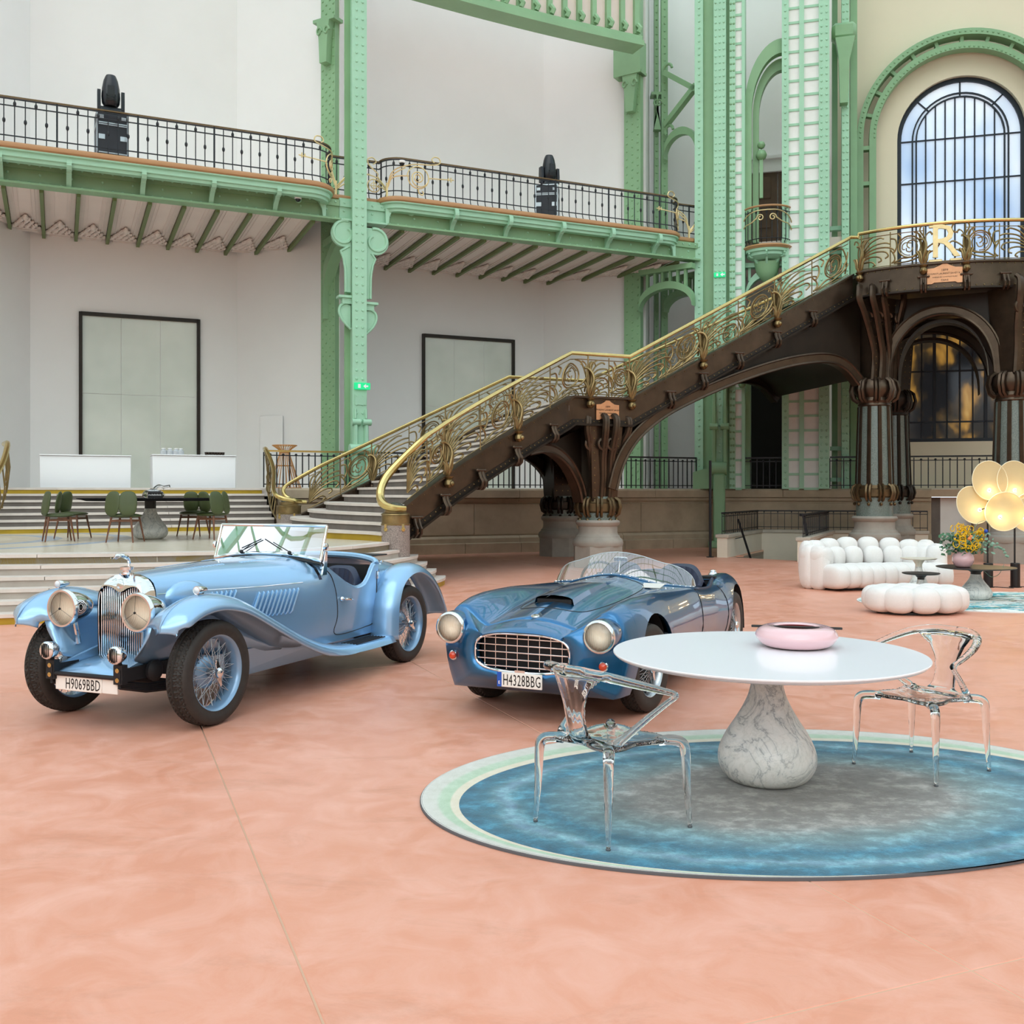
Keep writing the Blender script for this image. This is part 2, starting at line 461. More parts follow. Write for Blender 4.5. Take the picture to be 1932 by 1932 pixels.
# gallery deck behind the stone wall
gd = MB().prism([tuple(FP(s, b, 0).xy) for s, b in ((-22, -.02), (6.6, -.02), (6.6, -9), (-22, -9))], .2, T(0, 0, GZ - .2)).build('gallery_deck', M['tread'])
tag(gd, 'raised gallery deck along the white back wall', kind='structure')
def stone_wall(nm, label, P, s0, s1, holes=()):
    root = MB()
    def seg(a, b, z0, z1, b0, b1): root.hexa([P(a, b1, z0), P(b, b1, z0), P(b, b0, z0), P(a, b0, z0), P(a, b1, z1), P(b, b1, z1), P(b, b0, z1), P(a, b0, z1)])
    xs = [s0] + [x for h in holes for x in h[:2]] + [s1]
    for i in range(0, len(xs), 2): seg(xs[i], xs[i + 1], 0, GZ - .02, -.5, 0)
    for h in holes: seg(h[0], h[1], h[2], GZ - .02, -.5, 0)
    o = root.build(nm, M['limestone']); tag(o, label, kind='structure')
    def pieces(name, z0, z1, th, n, bev=.02):
        for i in range(0, len(xs), 2):
            a, b = xs[i], xs[i + 1]; m = max(1, round((b - a) / n))
            for k in range(m):
                e0, e1 = a + (b - a) * k / m + .006, a + (b - a) * (k + 1) / m - .006
                g = MB(); rows = []
                for z, d in ((z0, th), (z1 - bev, th), (z1, th - bev), (z1, -.02)): rows.append([P(e0, d, z), P(e1, d, z)])
                rows2 = [[P(e0, -.02, z0), P(e1, -.02, z0)]] + rows
                g.grid(rows2); 
                for e in (0, 1): g.add([r[e] for r in rows2], [(0, 1, 2, 3, 4)])
                g.build(name, M['limestone'], o)
    pieces('plinth_block', 0, .28, .22, 1.6); pieces('base_moulding', .28, .46, .14, 3.1, .06)
    pieces('wall_panel', .5, 1.34, .03, 2.9); pieces('coping_stone', 1.5, GZ, .12, 2.2, .05); pieces('string_course', 1.4, 1.5, .07, 3.0, .03)
    return o
stone_wall('wall_gallery_west', 'limestone wall below the gallery left of the small steps', FP, -21.5, FS(-120, 1.0) - .02)
stone_wall('wall_gallery', 'weathered limestone retaining wall below the gallery behind the staircase', FP, FS(525), FS(1344) + .1)
d0, d1 = RS(1757), RS(1836)
rw = stone_wall('wall_gallery_east', 'weathered limestone wall below the gallery behind the white sofa', RP, RS(1345), RS(2250), [(d0, d1, 1.52)])
# plain door recess in that wall
dr = MB().hexa([RP(d0, -.35, 0), RP(d1, -.35, 0), RP(d1, -.5, 0), RP(d0, -.5, 0), RP(d0, -.35, 1.5), RP(d1, -.35, 1.5), RP(d1, -.5, 1.5), RP(d0, -.5, 1.5)]).build('door_1', M['panelwhite'])
tag(dr, 'pale grey service door set in the limestone wall', kind='structure')
e = .28; MB().hexa([RP(d0, -.32, 0), RP(d0 + e, -.32, 0), RP(d0 + e, -.4, 0), RP(d0, -.4, 0), RP(d0, -.32, 1.5), RP(d0 + e, -.32, 1.5), RP(d0 + e, -.4, 1.5), RP(d0, -.4, 1.5)]).build('door_frame', M['riser'], dr)
gd2 = MB().prism([tuple(RP(s, b, 0).xy) for s, b in ((6.3, -.02), (24, -.02), (24, -8), (6.3, -8))], .2, T(0, 0, GZ - .2)).build('gallery_deck_east', M['tread'])
tag(gd2, 'gallery deck in front of the arched window', kind='structure')

# wall with the arched windows
WB = -2.55                                   # set back behind the east gallery edge
wc = RS(1813, WB); wz_sp = RZd(1813, 255, WB); wr = (RS(1934, WB) - RS(1690, WB)) / 2
WM = frame(RP(0, WB, 0), UB, (0, 0, 1), NB)   # local: x along the wall, y up, z towards the hall
lz0, lz1 = RZd(1800, 833, WB), 6.9
outer = [(RS(1400, WB), GZ), (22, GZ), (22, TOPZ), (RS(1400, WB), TOPZ)]
g = MB(WM)
xa, xb = wc - wr, wc + wr; xl, xr = RS(1577, WB), 22
arc = [(wc + wr * math.cos(t), wz_sp + wr * math.sin(t)) for t in [PI * i / 28 for i in range(29)]]
uz0 = 8.3
# columns of wall around two openings
def quad(x0, z0, x1, z1): g.box(((x0 + x1) / 2, (z0 + z1) / 2, -.2), (x1 - x0, z1 - z0, .4))
quad(xl, GZ, xa, TOPZ); quad(xb, GZ, xr, TOPZ); quad(xa, GZ, xb, lz0); quad(xa, lz1, xb, uz0)
top = [(xb, TOPZ), (xa, TOPZ)] + arc[::-1]
for (p, q) in zip(arc, arc[1:]):
    g.prism([p, q, (q[0], TOPZ), (p[0], TOPZ)], .4, T(0, 0, -.4))
we = g.build('wall_east', M['wallshade'], sharp=20); tag(we, 'cream plaster wall around the tall arched window', kind='structure')
# arched window: frame, mullions, panes
k = NT('frosted_daylit_glass'); v = k.coord((1, 1, .7)); f = k.noise(v, .38, 2, .45, .2); f2 = k.noise(k.coord((.9, .5, .15)), .8, 2, .4)
cc = k.mix(.5, k.ramp(f, [(.32, col('86a9da')), (.5, col('c3d7f0')), (.7, col('eff4fb'))]), k.ramp(f2, [(.3, col('8fafdb')), (.62, col('e6eef9'))]))
k.l(cc, k.b.inputs['Base Color']); k.l(cc, k.b.inputs['Emission Color']); k.set(Emission_Strength=.36, Roughness=.25); M['dayglass'] = k.m  # pattern of daylight through the panes put into colour and glow
k = NT('painted_amber_reflection'); v = k.coord((1.6, .9, .35)); f = k.noise(v, .8, 3, .5, .2)
cc = k.ramp(f, [(.47, col('17181a')), (.56, col('3a2f20')), (.66, col('9a7233')), (.8, col('e8c67a'))])
k.l(cc, k.b.inputs['Emission Color']); k.set(Base_Color=col('1a1a1c'), Emission_Strength=.8, Roughness=.12); M['amber_reflection'] = k.m  # amber streaks are a reflection painted in as glow
win = thing('window_1', 'tall arched window of frosted bluish panes in dark iron bars', None, kind='structure')
win.matrix_world = WM
fr = MB(); ri = wr - .13
fr.strip([(xa, uz0)] + [(x, z) for x, z in arc[::-1]] + [(xb, uz0)], [(xa + .13, uz0)] + [(wc + ri * math.cos(PI - PI * i / 28), wz_sp + ri * math.sin(PI - PI * i / 28)) for i in range(29)] + [(xb - .13, uz0)], .14, T(0, 0, -.3))
for rr in (wr * .76, wr * .7):
    fr.strip([(wc - rr, uz0)] + [(wc - rr * math.cos(PI * i / 24), wz_sp + rr * math.sin(PI * i / 24)) for i in range(25)] + [(wc + rr, uz0)],
             [(wc - rr + .045, uz0)] + [(wc - (rr - .045) * math.cos(PI * i / 24), wz_sp + (rr - .045) * math.sin(PI * i / 24)) for i in range(25)] + [(wc + rr - .045, uz0)], .1, T(0, 0, -.28))
fr.build('window_frame', M['mullion'], win)
ri2 = wr * .7 - .02
nx = 9; dx = 2 * ri2 / nx; hz = [uz0 + .05, uz0 + 1.15, wz_sp - 2.95 + .0, wz_sp - 1.5, wz_sp - .02]
hz = [uz0] + [wz_sp - 1.32 * i for i in range(3, -1, -1)]
for i in range(1, nx):
    x = wc - ri2 + i * dx; zt = wz_sp + math.sqrt(max(0, ri2 ** 2 - (x - wc) ** 2))
    MB().box((x, (uz0 + zt) / 2, -.24), (.04, zt - uz0, .07)).build('mullion', M['mullion'], win)
for z in hz[1:]: MB().box((wc, z, -.24), (2 * wr - .1, .045, .07)).build('transom', M['mullion'], win)
for a in (PI * .25, PI * .5, PI * .75):
    MB().beam((wc + ri2 * math.cos(a), wz_sp + ri2 * math.sin(a), -.24), (wc + wr * math.cos(a), wz_sp + wr * math.sin(a), -.24), .045, .06, (0, 0, 1)).build('radial_bar', M['mullion'], win)
for i in range(nx):
    x0, x1 = wc - ri2 + i * dx, wc - ri2 + (i + 1) * dx; xm = (x0 + x1) / 2
    zt = [wz_sp + math.sqrt(max(0, ri2 ** 2 - (x - wc) ** 2)) for x in (x0, xm, x1)]
    for j in range(len(hz)):
        z0 = hz[j]
        if j < len(hz) - 1: MB().box((xm, (z0 + hz[j + 1]) / 2, -.25), (dx, hz[j + 1] - z0, .015)).build('pane', M['dayglass'], win)
        else: MB().prism([(x0, z0), (x1, z0), (x1, zt[2]), (xm, zt[1]), (x0, zt[0])], .015, T(0, 0, -.257)).build('pane', M['dayglass'], win)
for sgn in (-1, 1):                              # border panes left and right, and in the arch
    for j in range(len(hz) - 1):
        MB().box((wc + sgn * (ri2 + wr) / 2, (hz[j] + hz[j + 1]) / 2, -.25), (wr - ri2, hz[j + 1] - hz[j], .015)).build('pane', M['dayglass'], win)
for q in range(4):
    A = [PI * (q + i / 6) / 4 for i in range(7)]
    MB().strip([(wc + wr * .99 * math.cos(t), wz_sp + wr * .99 * math.sin(t)) for t in A], [(wc + ri2 * math.cos(t), wz_sp + ri2 * math.sin(t)) for t in A], .015, T(0, 0, -.257)).build('pane', M['dayglass'], win)
# lower window seen below the landing
win2 = thing('window_2', 'dark glazed lower window glowing amber behind the staircase landing', None, kind='structure'); win2.matrix_world = WM
MB().box((wc, lz0 + .05, -.22), (2 * wr, .12, .12)).box((xa + .06, (lz0 + lz1) / 2, -.22), (.12, lz1 - lz0, .12)).box((xb - .06, (lz0 + lz1) / 2, -.22), (.12, lz1 - lz0, .12)).build('window_frame', M['mullion'], win2)
nx2 = 10; dx2 = 2 * wr / nx2; hz2 = [lz0, lz0 + .62, lz0 + 2.2, lz1]
for i in range(1, nx2): MB().box((xa + i * dx2, (lz0 + lz1) / 2, -.22), (.09 if i in (3, 7) else .04, lz1 - lz0, .08)).build('mullion', M['mullion'], win2)
for z in hz2[1:-1]: MB().box((wc, z, -.22), (2 * wr, .05, .08)).build('transom', M['mullion'], win2)
for i in range(nx2):
    for j in range(3): MB().box((xa + (i + .5) * dx2, (hz2[j] + hz2[j + 1]) / 2, -.25), (dx2, hz2[j + 1] - hz2[j], .015)).build('pane', M['amber_reflection'], win2)

# rest of the shell: side and rear walls so that light falls in from the glass roof only
sh = wall_strip(MB(), [(13.5 + 9, 26.0), (24.0, 8), (24, -40), (-24, -40), (-24, 12), pxY(-900, 18.5)][::1], 0, 10)
w = sh.build('wall_hall', M['wallshade']); tag(w, 'cream outer walls of the hall around the camera side', kind='structure')

# iron and glass roof: arched ribs with purlins, glass panes left open to the sky
ro = thing('ceiling', 'green iron ribs of the glass roof vault', None, kind='structure')
for i in range(33):
    y = -38 + i * 2.3; A = []; B = []
    for q in range(25):
        t = PI * q / 24; A.append((24 * math.cos(t), 10 + 20 * math.sin(t))); B.append((23.4 * math.cos(t), 10 + 19.4 * math.sin(t)))
    MB().strip(A, B, .3 if i % 3 == 0 else .1, Matrix.Translation((0, y, 0)) @ RX(PI / 2)).build('roof_rib', M['green'], ro)
for q in range(1, 48):
    t = PI * q / 48; MB().box((23.8 * math.cos(t), -1, 10 + 19.8 * math.sin(t)), (.11, 76, .11)).build('roof_purlin', M['green'], ro)
# ---------------------------------------------------------------- tall glazed openings in the back wall
BW = (CF - 32.75) / UL
FM = frame(FP(0, BW, 0), U, (0, 0, 1), N)
k = NT('pale_etched_glass'); k.set(Base_Color=col('cfd3c2'), Roughness=.2, Specular_IOR_Level=.6); v = k.coord((.4, .4, .25)); k.l(k.ramp(k.noise(v, 1.3, 3), [(.3, col('cdd3c8')), (.7, col('e3e6dc'))]), k.b.inputs['Base Color']); M['etched'] = k.m
def tall_opening(nm, label, p0, p1, ytop):
    o = thing(nm, label, None, kind='structure'); o.matrix_world = FM
    x0, x1 = FS(p0, BW), FS(p1, BW); zt = FZ((p0 + p1) / 2, ytop, BW)
    fr = MB()
    for x in (x0, x1): fr.box((x, (GZ + zt) / 2, .03), (.09, zt - GZ, .14))
    fr.box(((x0 + x1) / 2, zt - .045, .03), (x1 - x0, .1, .14)); fr.build('window_frame', M['iron_dark_shaded'], o)
    for i in range(3):
        for (a, b) in ((GZ, GZ + 2.6), (GZ + 2.6, zt)):
            w = (x1 - x0) / 3; MB().box((x0 + (i + .5) * w, (a + b) / 2, .005), (w - .012, b - a - .012, .03)).build('glass_panel', M['etched'], o)
    MB().box(((x0 + x1) / 2, (GZ + zt) / 2, -.01), (x1 - x0, zt - GZ, .02)).build('backing', M['soffit'], o)
tall_opening('window_3', 'tall pale etched glass opening behind the two white counters', 152, 374, 596)
tall_opening('window_4', 'tall pale etched glass opening behind the staircase railing', 798, 967, 636)
for (p0, p1, yt) in ((490, 536, 788), (-40, 12, 790)):
    x0, x1 = FS(p0, BW + .02), FS(p1, BW + .02); zt = FZ(p0, yt, BW)
    if p0 > 0:
        w = pxY(490, 28.9); 
        d = thing('door_2', 'flush white service door in the wall beside the counters', None, kind='structure')
        A, B = V(pxY(491, 28.87) + (0,)), V(pxY(536, 28.62) + (0,)); ex = (B - A).normalized(); L = (B - A).length
        d.matrix_world = frame(A, ex, (0, 0, 1))
        MB().box((L / 2, (GZ + zt) / 2, .04), (L - .04, zt - GZ, .03), b=.01).build('door_leaf', M['wall'], d)

# ---------------------------------------------------------------- balcony along the facade
gb1, gb2, gbm = .55, .2, -.35; SB0 = -19.2
path = []
def arc2(cs, cb, r, a0, a1, n=8): return [(cs + r * math.cos(lerp(a0, a1, i / n)), cb + r * math.sin(lerp(a0, a1, i / n))) for i in range(n + 1)]
s1 = FS(588, gb1); s2 = FS(762, gb2); s3 = FS(1262, gb2)
path += [(SB0, gb1)] + [(lerp(SB0, s1, i / 8), gb1) for i in range(1, 8)]
path += arc2(s1, gb1 - .6, .6, PI / 2, 0) + [(s1 + .6, gbm)]
path += [(s2 - .5, gbm)] + arc2(s2, gb2 - .5, .5, PI, PI / 2) + [(lerp(s2, s3, i / 8), gb2) for i in range(1, 8)]
path += arc2(s3, gb2 - .5, .5, PI / 2, 0) + [(s3 + .5, gbm + .02), (FS(1316, gbm), gbm + .02)]
P3 = [FP(s, b, 0) for s, b in path]
cum = [0]
for a, b in zip(P3, P3[1:]): cum.append(cum[-1] + (b - a).length)
def pmap(l, z, off=0.0):
    l = max(0, min(cum[-1] - 1e-4, l))
    for i in range(len(cum) - 1):
        if l <= cum[i + 1]:
            d = (P3[i + 1] - P3[i]); t = (l - cum[i]) / max(1e-6, cum[i + 1] - cum[i]); d.normalize()
            return P3[i].lerp(P3[i + 1], t) + V((d.y, -d.x, 0)) * off + V((0, 0, z))
def path_at_px(px):
    best = min(range(400), key=lambda i: abs(966 + F * pmap(cum[-1] * i / 399, 0).x / pmap(cum[-1] * i / 399, 0).y - px)); return cum[-1] * best / 399
bal = thing('balcony', 'long green iron balcony with black railing along the white wall', 'balcony')
deck = MB(); dpts = [tuple(FP(s, b, 0).xy) for s, b in path]; 
deck.prism(dpts + [tuple(FP(FS(1316, gbm), -6.5, 0).xy), tuple(FP(SB0, -6.5, 0).xy)], .12, T(0, 0, BZ - .06)).build('deck', M['soffit'], bal)
edge = [(-.02, -.06), (.05, -.075), (.10, -.04), (.11, 0), (.10, .04), (.05, .075), (-.02, .06)]
MB().sweep([p + V((0, 0, BZ)) for p in P3], edge).build('edge_band', M['brown'], bal)
lip = [(-.25, -.30), (-.06, -.30), (-.05, -.24), (0, -.22), (.0, -.12), (.06, -.10), (.06, -.06), (-.25, -.06)]
MB().sweep([p + V((0, 0, BZ)) for p in P3], lip).build('cornice', M['green'], bal)
BB = -.15; bz0, bz1 = 8.62, BZ - .1
for (a, b) in ((SB0, FS(640, BB)), (FS(640, BB), FS(728, BB)), (FS(728, BB), FS(1316, BB))):
    mid = a > FS(600, BB) and b < FS(760, BB)
    g = MB(FM); bb = BB - BW
    z1 = BZ - .1 if not mid else BZ - .05
    g.box(((a + b) / 2, (bz0 + z1) / 2, bb - .1), (b - a - .01, z1 - bz0, .2)).box(((a + b) / 2, bz0 + .02, bb), (b - a - .01, .045, .36)).box(((a + b) / 2, bz1 - .1, bb + .02), (b - a - .01, .16, .06))
    o = g.build('fascia_beam', M['green_shaded'] if not mid else M['green'], bal)
    rv = MB(FM); n = int((b - a) / .22)
    for i in range(n):
        x = a + (i + .5) * (b - a) / n; rv.rivet((x, bz0 + .08, bb + .0), (0, 0, 1)); rv.rivet((x, bz1 - .08, bb + .05), (0, 0, 1))
        if i % 3 == 0: rv.rivet((x, (bz0 + bz1) / 2, bb), (0, 0, 1))
    r = rv.build('rivets', M['green'], o); r['kind'] = 'stuff'
bracket = MB()   # x out from the beam, y up, z thickness
pr = [(0, .45), (.62, .45), (.70, .40), (.72, .30), (.66, .22), (.56, .20), (.50, .24), (.46, .18), (.36, .15), (.22, .08), (.12, -.02), (.08, -.08), (0, -.08)]
bracket.prism(pr, .05, T(0, 0, -.025)); bracket.strip([(x, y - .02) for x, y in pr[1:]], [(x, y + .02) for x, y in pr[1:]], .11, T(0, 0, -.055))
bme = bracket.mesh('bracket'); bme.materials.append(M['green'])
for px in (-600, -420, -260, -110, 2, 130, 268, 397, 517, 850, 951, 1050, 1142, 1230):
    s = FS(px, BB); o = put('bracket', bme, bal, frame(FP(s, BB, bz1 - .46), N, (0, 0, 1)))
    if px > 700: o.scale = (.72, 1, 1)
# curled end brackets of the two bays
endb = MB(); A = [(0, .3)] + [(.1 + .5 * (1 - math.cos(t)), -.0 + .3 + .0 - .55 * math.sin(t) * 0 - .5 * math.sin(t)) for t in [PI / 2 * i / 8 for i in range(9)]]
for s, b, sg in ((s1 + .42, BB, -1), (s2 - .34, BB, 1), (s3 + .3, BB, -1)):
    g = MB(); O = FP(s, b + .02, bz0 + .02); 
    pts = [(0, 0), (.02 * sg, .22), (.12 * sg, .4), (.3 * sg, .47), (.5 * sg, .46), (.72 * sg, .40), (.85 * sg, .44), (.95 * sg, .52), (.95 * sg, .56), (-.08 * sg, .56), (-.08 * sg, 0)]
    g.prism(pts, .06); g.tube([(.62 * sg + .06 * math.cos(t), .38 + .06 * math.sin(t), .03) for t in [i * .7 for i in range(10)]], .025, 5)
    g.build('curled_bracket', M['green'], bal).matrix_local = frame(O + N * .05, U, (0, 0, 1))
# soffit panels, ribs, floral reliefs
ribm = MB().box((0, 0, 0), (.085, 1, .1)).mesh('rib'); ribm.materials.append(plain('shaded_olive_soffit_rib', '6f7f52', .6))  # olive rib colour carries the shade under the balcony
rel = MB()
for i in range(9):
    for q in range(i // 2 + 1):
        x = (q - i / 4) * .17 * (1 if i % 2 else 1.05) ; rel.ball((x, .62 - i * .065, -.02), .055 + .02 * rnd.random(), 7, 4, (1, 1, .7))
for sg in (-1, 1):
    rel.tube([(sg * .05, .5, -.02), (sg * .14, .36, -.03), (sg * .16, .24, -.02), (sg * .27, .16, -.03), (sg * .31, .06, -.02)], .022, 5)
rel.ball((0, .56, -.03), .09, 8, 5, (1, 1, .8)); rel.box((0, .02, -.01), (.62, .05, .05)).box((0, -.1, -.01), (.6, .1, .03))
relm = rel.mesh('floral_relief'); relm.materials.append(M['soffit'])
def niche_b(s):
    """depth of the back wall behind the facade at distance s (from the wall plan)"""
    best = -6.0; 
    for a, b in zip(plan, plan[1:]):
        A = V((a[0], a[1] - CF, 0)); B = V((b[0], b[1] - CF, 0)); sa, sb = A.dot(U), B.dot(U)
        if min(sa, sb) <= s <= max(sa, sb) and abs(sb - sa) > .2:
            t = (s - sa) / (sb - sa); best = max(best, lerp(A.dot(N), B.dot(N), t))
    return best
def soffit(sa, sb, first, step=.79):
    ss = [first + i * step for i in range(-16, 30)]; ss = [s for s in ss if sa - .1 <= s <= sb]
    for i, s in enumerate(ss):
        nb = niche_b(s) - .02; z0, z1 = 8.60, 8.52
        A, B = FP(s, BB - .18, z0), FP(s, nb, z1); d = (B - A); mid = (A + B) / 2
        o = put('soffit_rib', ribm, bal, frame(mid, U, d)); o.scale = (1, d.length, 1)
        if i + 1 < len(ss):
            sn = ss[i + 1]; nb2 = niche_b(sn) - .05; nb1 = nb
            g = MB(); q = [FP(s + .05, BB - .18, 8.66), FP(sn - .05, BB - .18, 8.66), FP(sn - .05, nb2, 8.58), FP(s + .05, nb1, 8.58)]
            g.hexa(q + [p + V((0, 0, .05)) for p in q])
            for e in (.17, .25, .62 - .0, .54):
                g.beam(FP(s + e, BB - .2, 8.655), FP(s + e, min(nb, nb2) + .9, 8.585), .025, .02)
            g.build('soffit_panel', M['soffit'], bal)
            put('floral_relief', relm, bal, frame(FP((s + sn) / 2, (nb1 + nb2) / 2 + .3, 8.575), U, N, (0, 0, 1)) @ Matrix.Diagonal((.85, 2.1, 1, 1)))
soffit(SB0, FS(628, BB), FS(5, BB)); soffit(FS(706, BB), FS(1290, BB), FS(764, BB))
# railing: rails, balusters, gilded scrolls
rl = MB(); hp = [p + V((0, 0, BZ + 1.07)) for p in P3]; rl.sweep(hp, [(-.028, -.014), (.028, -.014), (.028, .014), (-.028, .014)])
hr = rl.build('handrail', plain('dark_brass_rail', '6e5738', .4, metal=.4), bal)
rr = MB()
for z in (.22, .88, 1.03): rr.sweep([p + V((0, 0, BZ + z)) for p in P3], [(-.012, -.012), (.012, -.012), (.012, .012), (-.012, .012)])
rr.build('rail_bars', M['blackiron'], hr)
def baluster(kind):
    g = MB(); r = .0125
    if kind == 3: g.box((0, 0, .56), (.04, .025, 1.0)); 
    else:
        g.tube([(0, 0, 1.04), (0, 0, .2), (0, .02, .12), (0, .05, .07), (0, .03, .04)], r, 5)
        g.lathe([(.012, -.06), (.03, -.03), (.034, 0), (.03, .03), (.012, .06)], 6, (0, 0, .55 if kind == 0 else .93)) if kind < 2 else None
    me = g.mesh('baluster'); me.materials.append(M['blackiron']); return me
bmesh_ = [baluster(i) for i in range(4)]
nb = int(cum[-1] / .212)
for i in range(nb):
    l = (i + .5) * cum[-1] / nb; p = pmap(l, BZ); q = pmap(l + .05, BZ); d = (q - p).normalized()
    kk = 3 if i % 8 == 4 else (0 if i % 2 else 1)
    put('baluster', bmesh_[kk], hr, frame(p, d, (d.y * -1, d.x, 0), (0, 0, 1)) @ RZ(PI))
def spiral(cx, cz, r0, r1, a0, turns, n=28): return [(cx + lerp(r0, r1, i / n) * math.cos(a0 + turns * 2 * PI * i / n), cz + lerp(r0, r1, i / n) * math.sin(a0 + turns * 2 * PI * i / n)) for i in range(n + 1)]
def gilt(l0, sg, full=True):
    g = MB()
    def C(pts, r=.017): g.tube([pmap(l0 + sg * x, BZ + z, .05) for x, z in pts], r, 5)
    C(spiral(-.75, .6, .30, .28, 0, 1, 20)); C(spiral(-.75, .6, .17, .04, 0, 1.8)); C(spiral(-.75, .6, .3, .16, PI, .5, 10))
    C(cr([(-.75, .3), (-.78, .2), (-.86, .16), (-.9, .22), (-.86, .26)], 4))
    C([(-1.05, .62), (-1.75, .66)]); C([(-1.6, .62), (-1.6, .7)], .02); C([(-1.67, .6), (-1.67, .72)], .02)
    C(cr([(.05, .2), (0, .5), (-.15, .75), (-.6, .93), (-1.1, .98), (-1.35, 1.05), (-1.33, 1.18), (-1.2, 1.2), (-1.13, 1.12), (-1.2, 1.05)], 5))
    C(cr([(.03, .3), (-.1, .55), (-.5, .62)], 5)); C(cr([(.05, .1), (.02, .4), (-.1, .62), (-.4, .82)], 5)); C([(.05, .05), (.05, .42)], .03)
    g.build('gilded_scroll', M['gold'], hr)
    if full:
        g = MB()
        C2 = lambda pts, r=.017: g.tube([pmap(l0 + sg * x, BZ + z, .05) for x, z in pts], r, 5)
        C2(spiral(.62, .42, .17, .17, 0, 1, 18)); C2([(.5, .42), (.74, .42)], .012); C2([(.62, .28), (.62, .58)], .012); C2(spiral(.62, .42, .08, .08, 0, 1, 12), .012)
        C2(cr([(.08, .3), (.3, .55), (.55, .78), (.75, .95), (.78, 1.1), (.65, 1.15), (.56, 1.05), (.64, .98)], 5)); C2(cr([(.08, .25), (.3, .5), (.6, .66), (.95, .7)], 5)); C2(cr([(.06, .2), (.25, .35), (.46, .42)], 4))
        g.build('gilded_scroll', M['gold'], hr)
gilt(path_at_px(627), 1); gilt(path_at_px(736), -1); gilt(path_at_px(1297), 1)

# ---------------------------------------------------------------- upper frieze over the right bay
up = thing('upper_frieze', 'green ribbed frieze under the roof above the balcony wall', 'frieze')
bu = .1; z0 = 14.55; sa, sb = FS(716, bu), FS(1212, bu); g = MB(FM)
A = [(sa + (sb - sa) * i / 20, z0 + .30 * (1 - (i / 20)) ** 2 + .12) for i in range(21)]
g.strip([(x, z + .28) for x, z in A], A, .5, T(0, 0, bu - BW - .5)); g.strip([(x, z + .1) for x, z in A], [(x, z - .04) for x, z in A], .66, T(0, 0, bu - BW - .55)); g.build('cornice', M['green_shaded'], up)
g = MB(FM); g.strip([(x, z + 3.6) for x, z in A], [(x, z + .2) for x, z in A], .2, T(0, 0, bu - BW - .45)); g.build('frieze_panel', M['soffit'], up)
for i in range(17):
    x = lerp(sa + .3, sb - .1, i / 16); MB(FM).box((x, z0 + 2.2, bu - BW - .2), (.14, 3.4, .14)).tube([(x, z0 + .75, bu - BW - .1), (x + .05, z0 + .62, bu - BW - .02), (x, z0 + .5, bu - BW - .05)], .07, 6).build('frieze_rib', M['green_shaded'], up)

# ---------------------------------------------------------------- green iron columns
def riv_face(o, MT, x0, x1, z0, z1, y, cols, step=.22, stag=False, m='green', r=.038):
    g = MB(MT); n = int((z1 - z0) / step)
    for c in range(cols):
        x = lerp(x0, x1, (c + .5) / cols)
        for i in range(n):
            g.rivet((x, z0 + (i + .5 + (.5 if stag and c % 2 else 0)) * step, y), (0, 0, 1), r)
    q = g.build('rivets', M[m], o); q['kind'] = 'stuff'; return q
def bx(MT, x0, x1, z0, z1, y0, y1): return MB(MT).box(((x0 + x1) / 2, (z0 + z1) / 2, (y0 + y1) / 2), (x1 - x0, z1 - z0, y1 - y0))
F0 = frame(FP(0, 0, 0), U, (0, 0, 1), N)
ca = thing('iron_column', 'slim pale green riveted iron column in front of the balcony gap', 'column')
x0, x1 = FS(665, .12), FS(692, .12)
bx(F0, x0, x1, GZ, TOPZ, .04, .12).build('front_plate', M['green'], ca)
o = bx(F0, x0 + .05, x1 - .05, GZ, TOPZ, -.3, .04).build('web', M['green'], ca); bx(F0, x0 - .1, x1 + .02, GZ, TOPZ, -.33, -.28).build('rear_plate', M['green_shaded'], ca)
riv_face(o, F0, x0 + .03, x1 - .03, GZ + 1.6, TOPZ, .12, 2)
zc = FZ(650, 440, 0)
for sg, xc in ((-1, FS(651, .05)), (1, FS(711, .05))):
    xe = x0 if sg < 0 else x1; g = MB(F0); d = abs(xe - xc); cz = zc if sg < 0 else FZ(711, 455, .05)
    out = [(xc + .34 * math.cos(t), cz + .34 * math.sin(t)) for t in [PI / 2 + sg * (-1) * (-PI * 1.15) * i / 16 for i in range(17)]]
    poly = [(xe, cz + .34)] + [(xc + sg * .34 * math.sin(t), cz + .34 * math.cos(t)) for t in [PI * 1.12 * i / 16 for i in range(17)]]
    lo = poly[-1]; poly += [(xe + sg * .27, cz - .46), (xe + sg * .2, cz - .62), (xe + sg * .15, cz - .9), (xe + sg * .14, cz - 1.25), (xe + sg * .14, cz - 1.5), (xe, cz - 1.5)]
    g.prism(poly, .1, T(0, 0, -.12)); 
    rim = [(xc + sg * lerp(.34, .16, i / 30) * math.sin(t), cz + lerp(.34, .16, i / 30) * math.cos(t), -.02) for i, t in enumerate([-.3 + PI * 1.9 * i / 30 for i in range(31)])]
    g.tube(rim, .045, 6); g.tube([(p[0], p[1], -.02) for p in poly[17:23]], .035, 6)
    g.build('volute', M['green'], ca)
    g = MB(F0); zl = cz - 1.62
    g.box((xe + sg * .12, zl, -.1), (.42, .06, .3)).box((xe + sg * .1, zl - .1, -.1), (.26, .16, .2))
    heart = [(xe, zl - .22), (xe + sg * .16, zl - .16), (xe + sg * .28, zl - .25), (xe + sg * .3, zl - .42), (xe + sg * .2, zl - .62), (xe, zl - .82)]
    g.prism(heart, .1, T(0, 0, -.15)); g.tube([(x, z, -.04) for x, z in cr(heart[1:], 4)], .035, 6); g.build('capital_scroll', M['green'], ca)
g = MB(F0); zb = FZ(682, 797, .1)
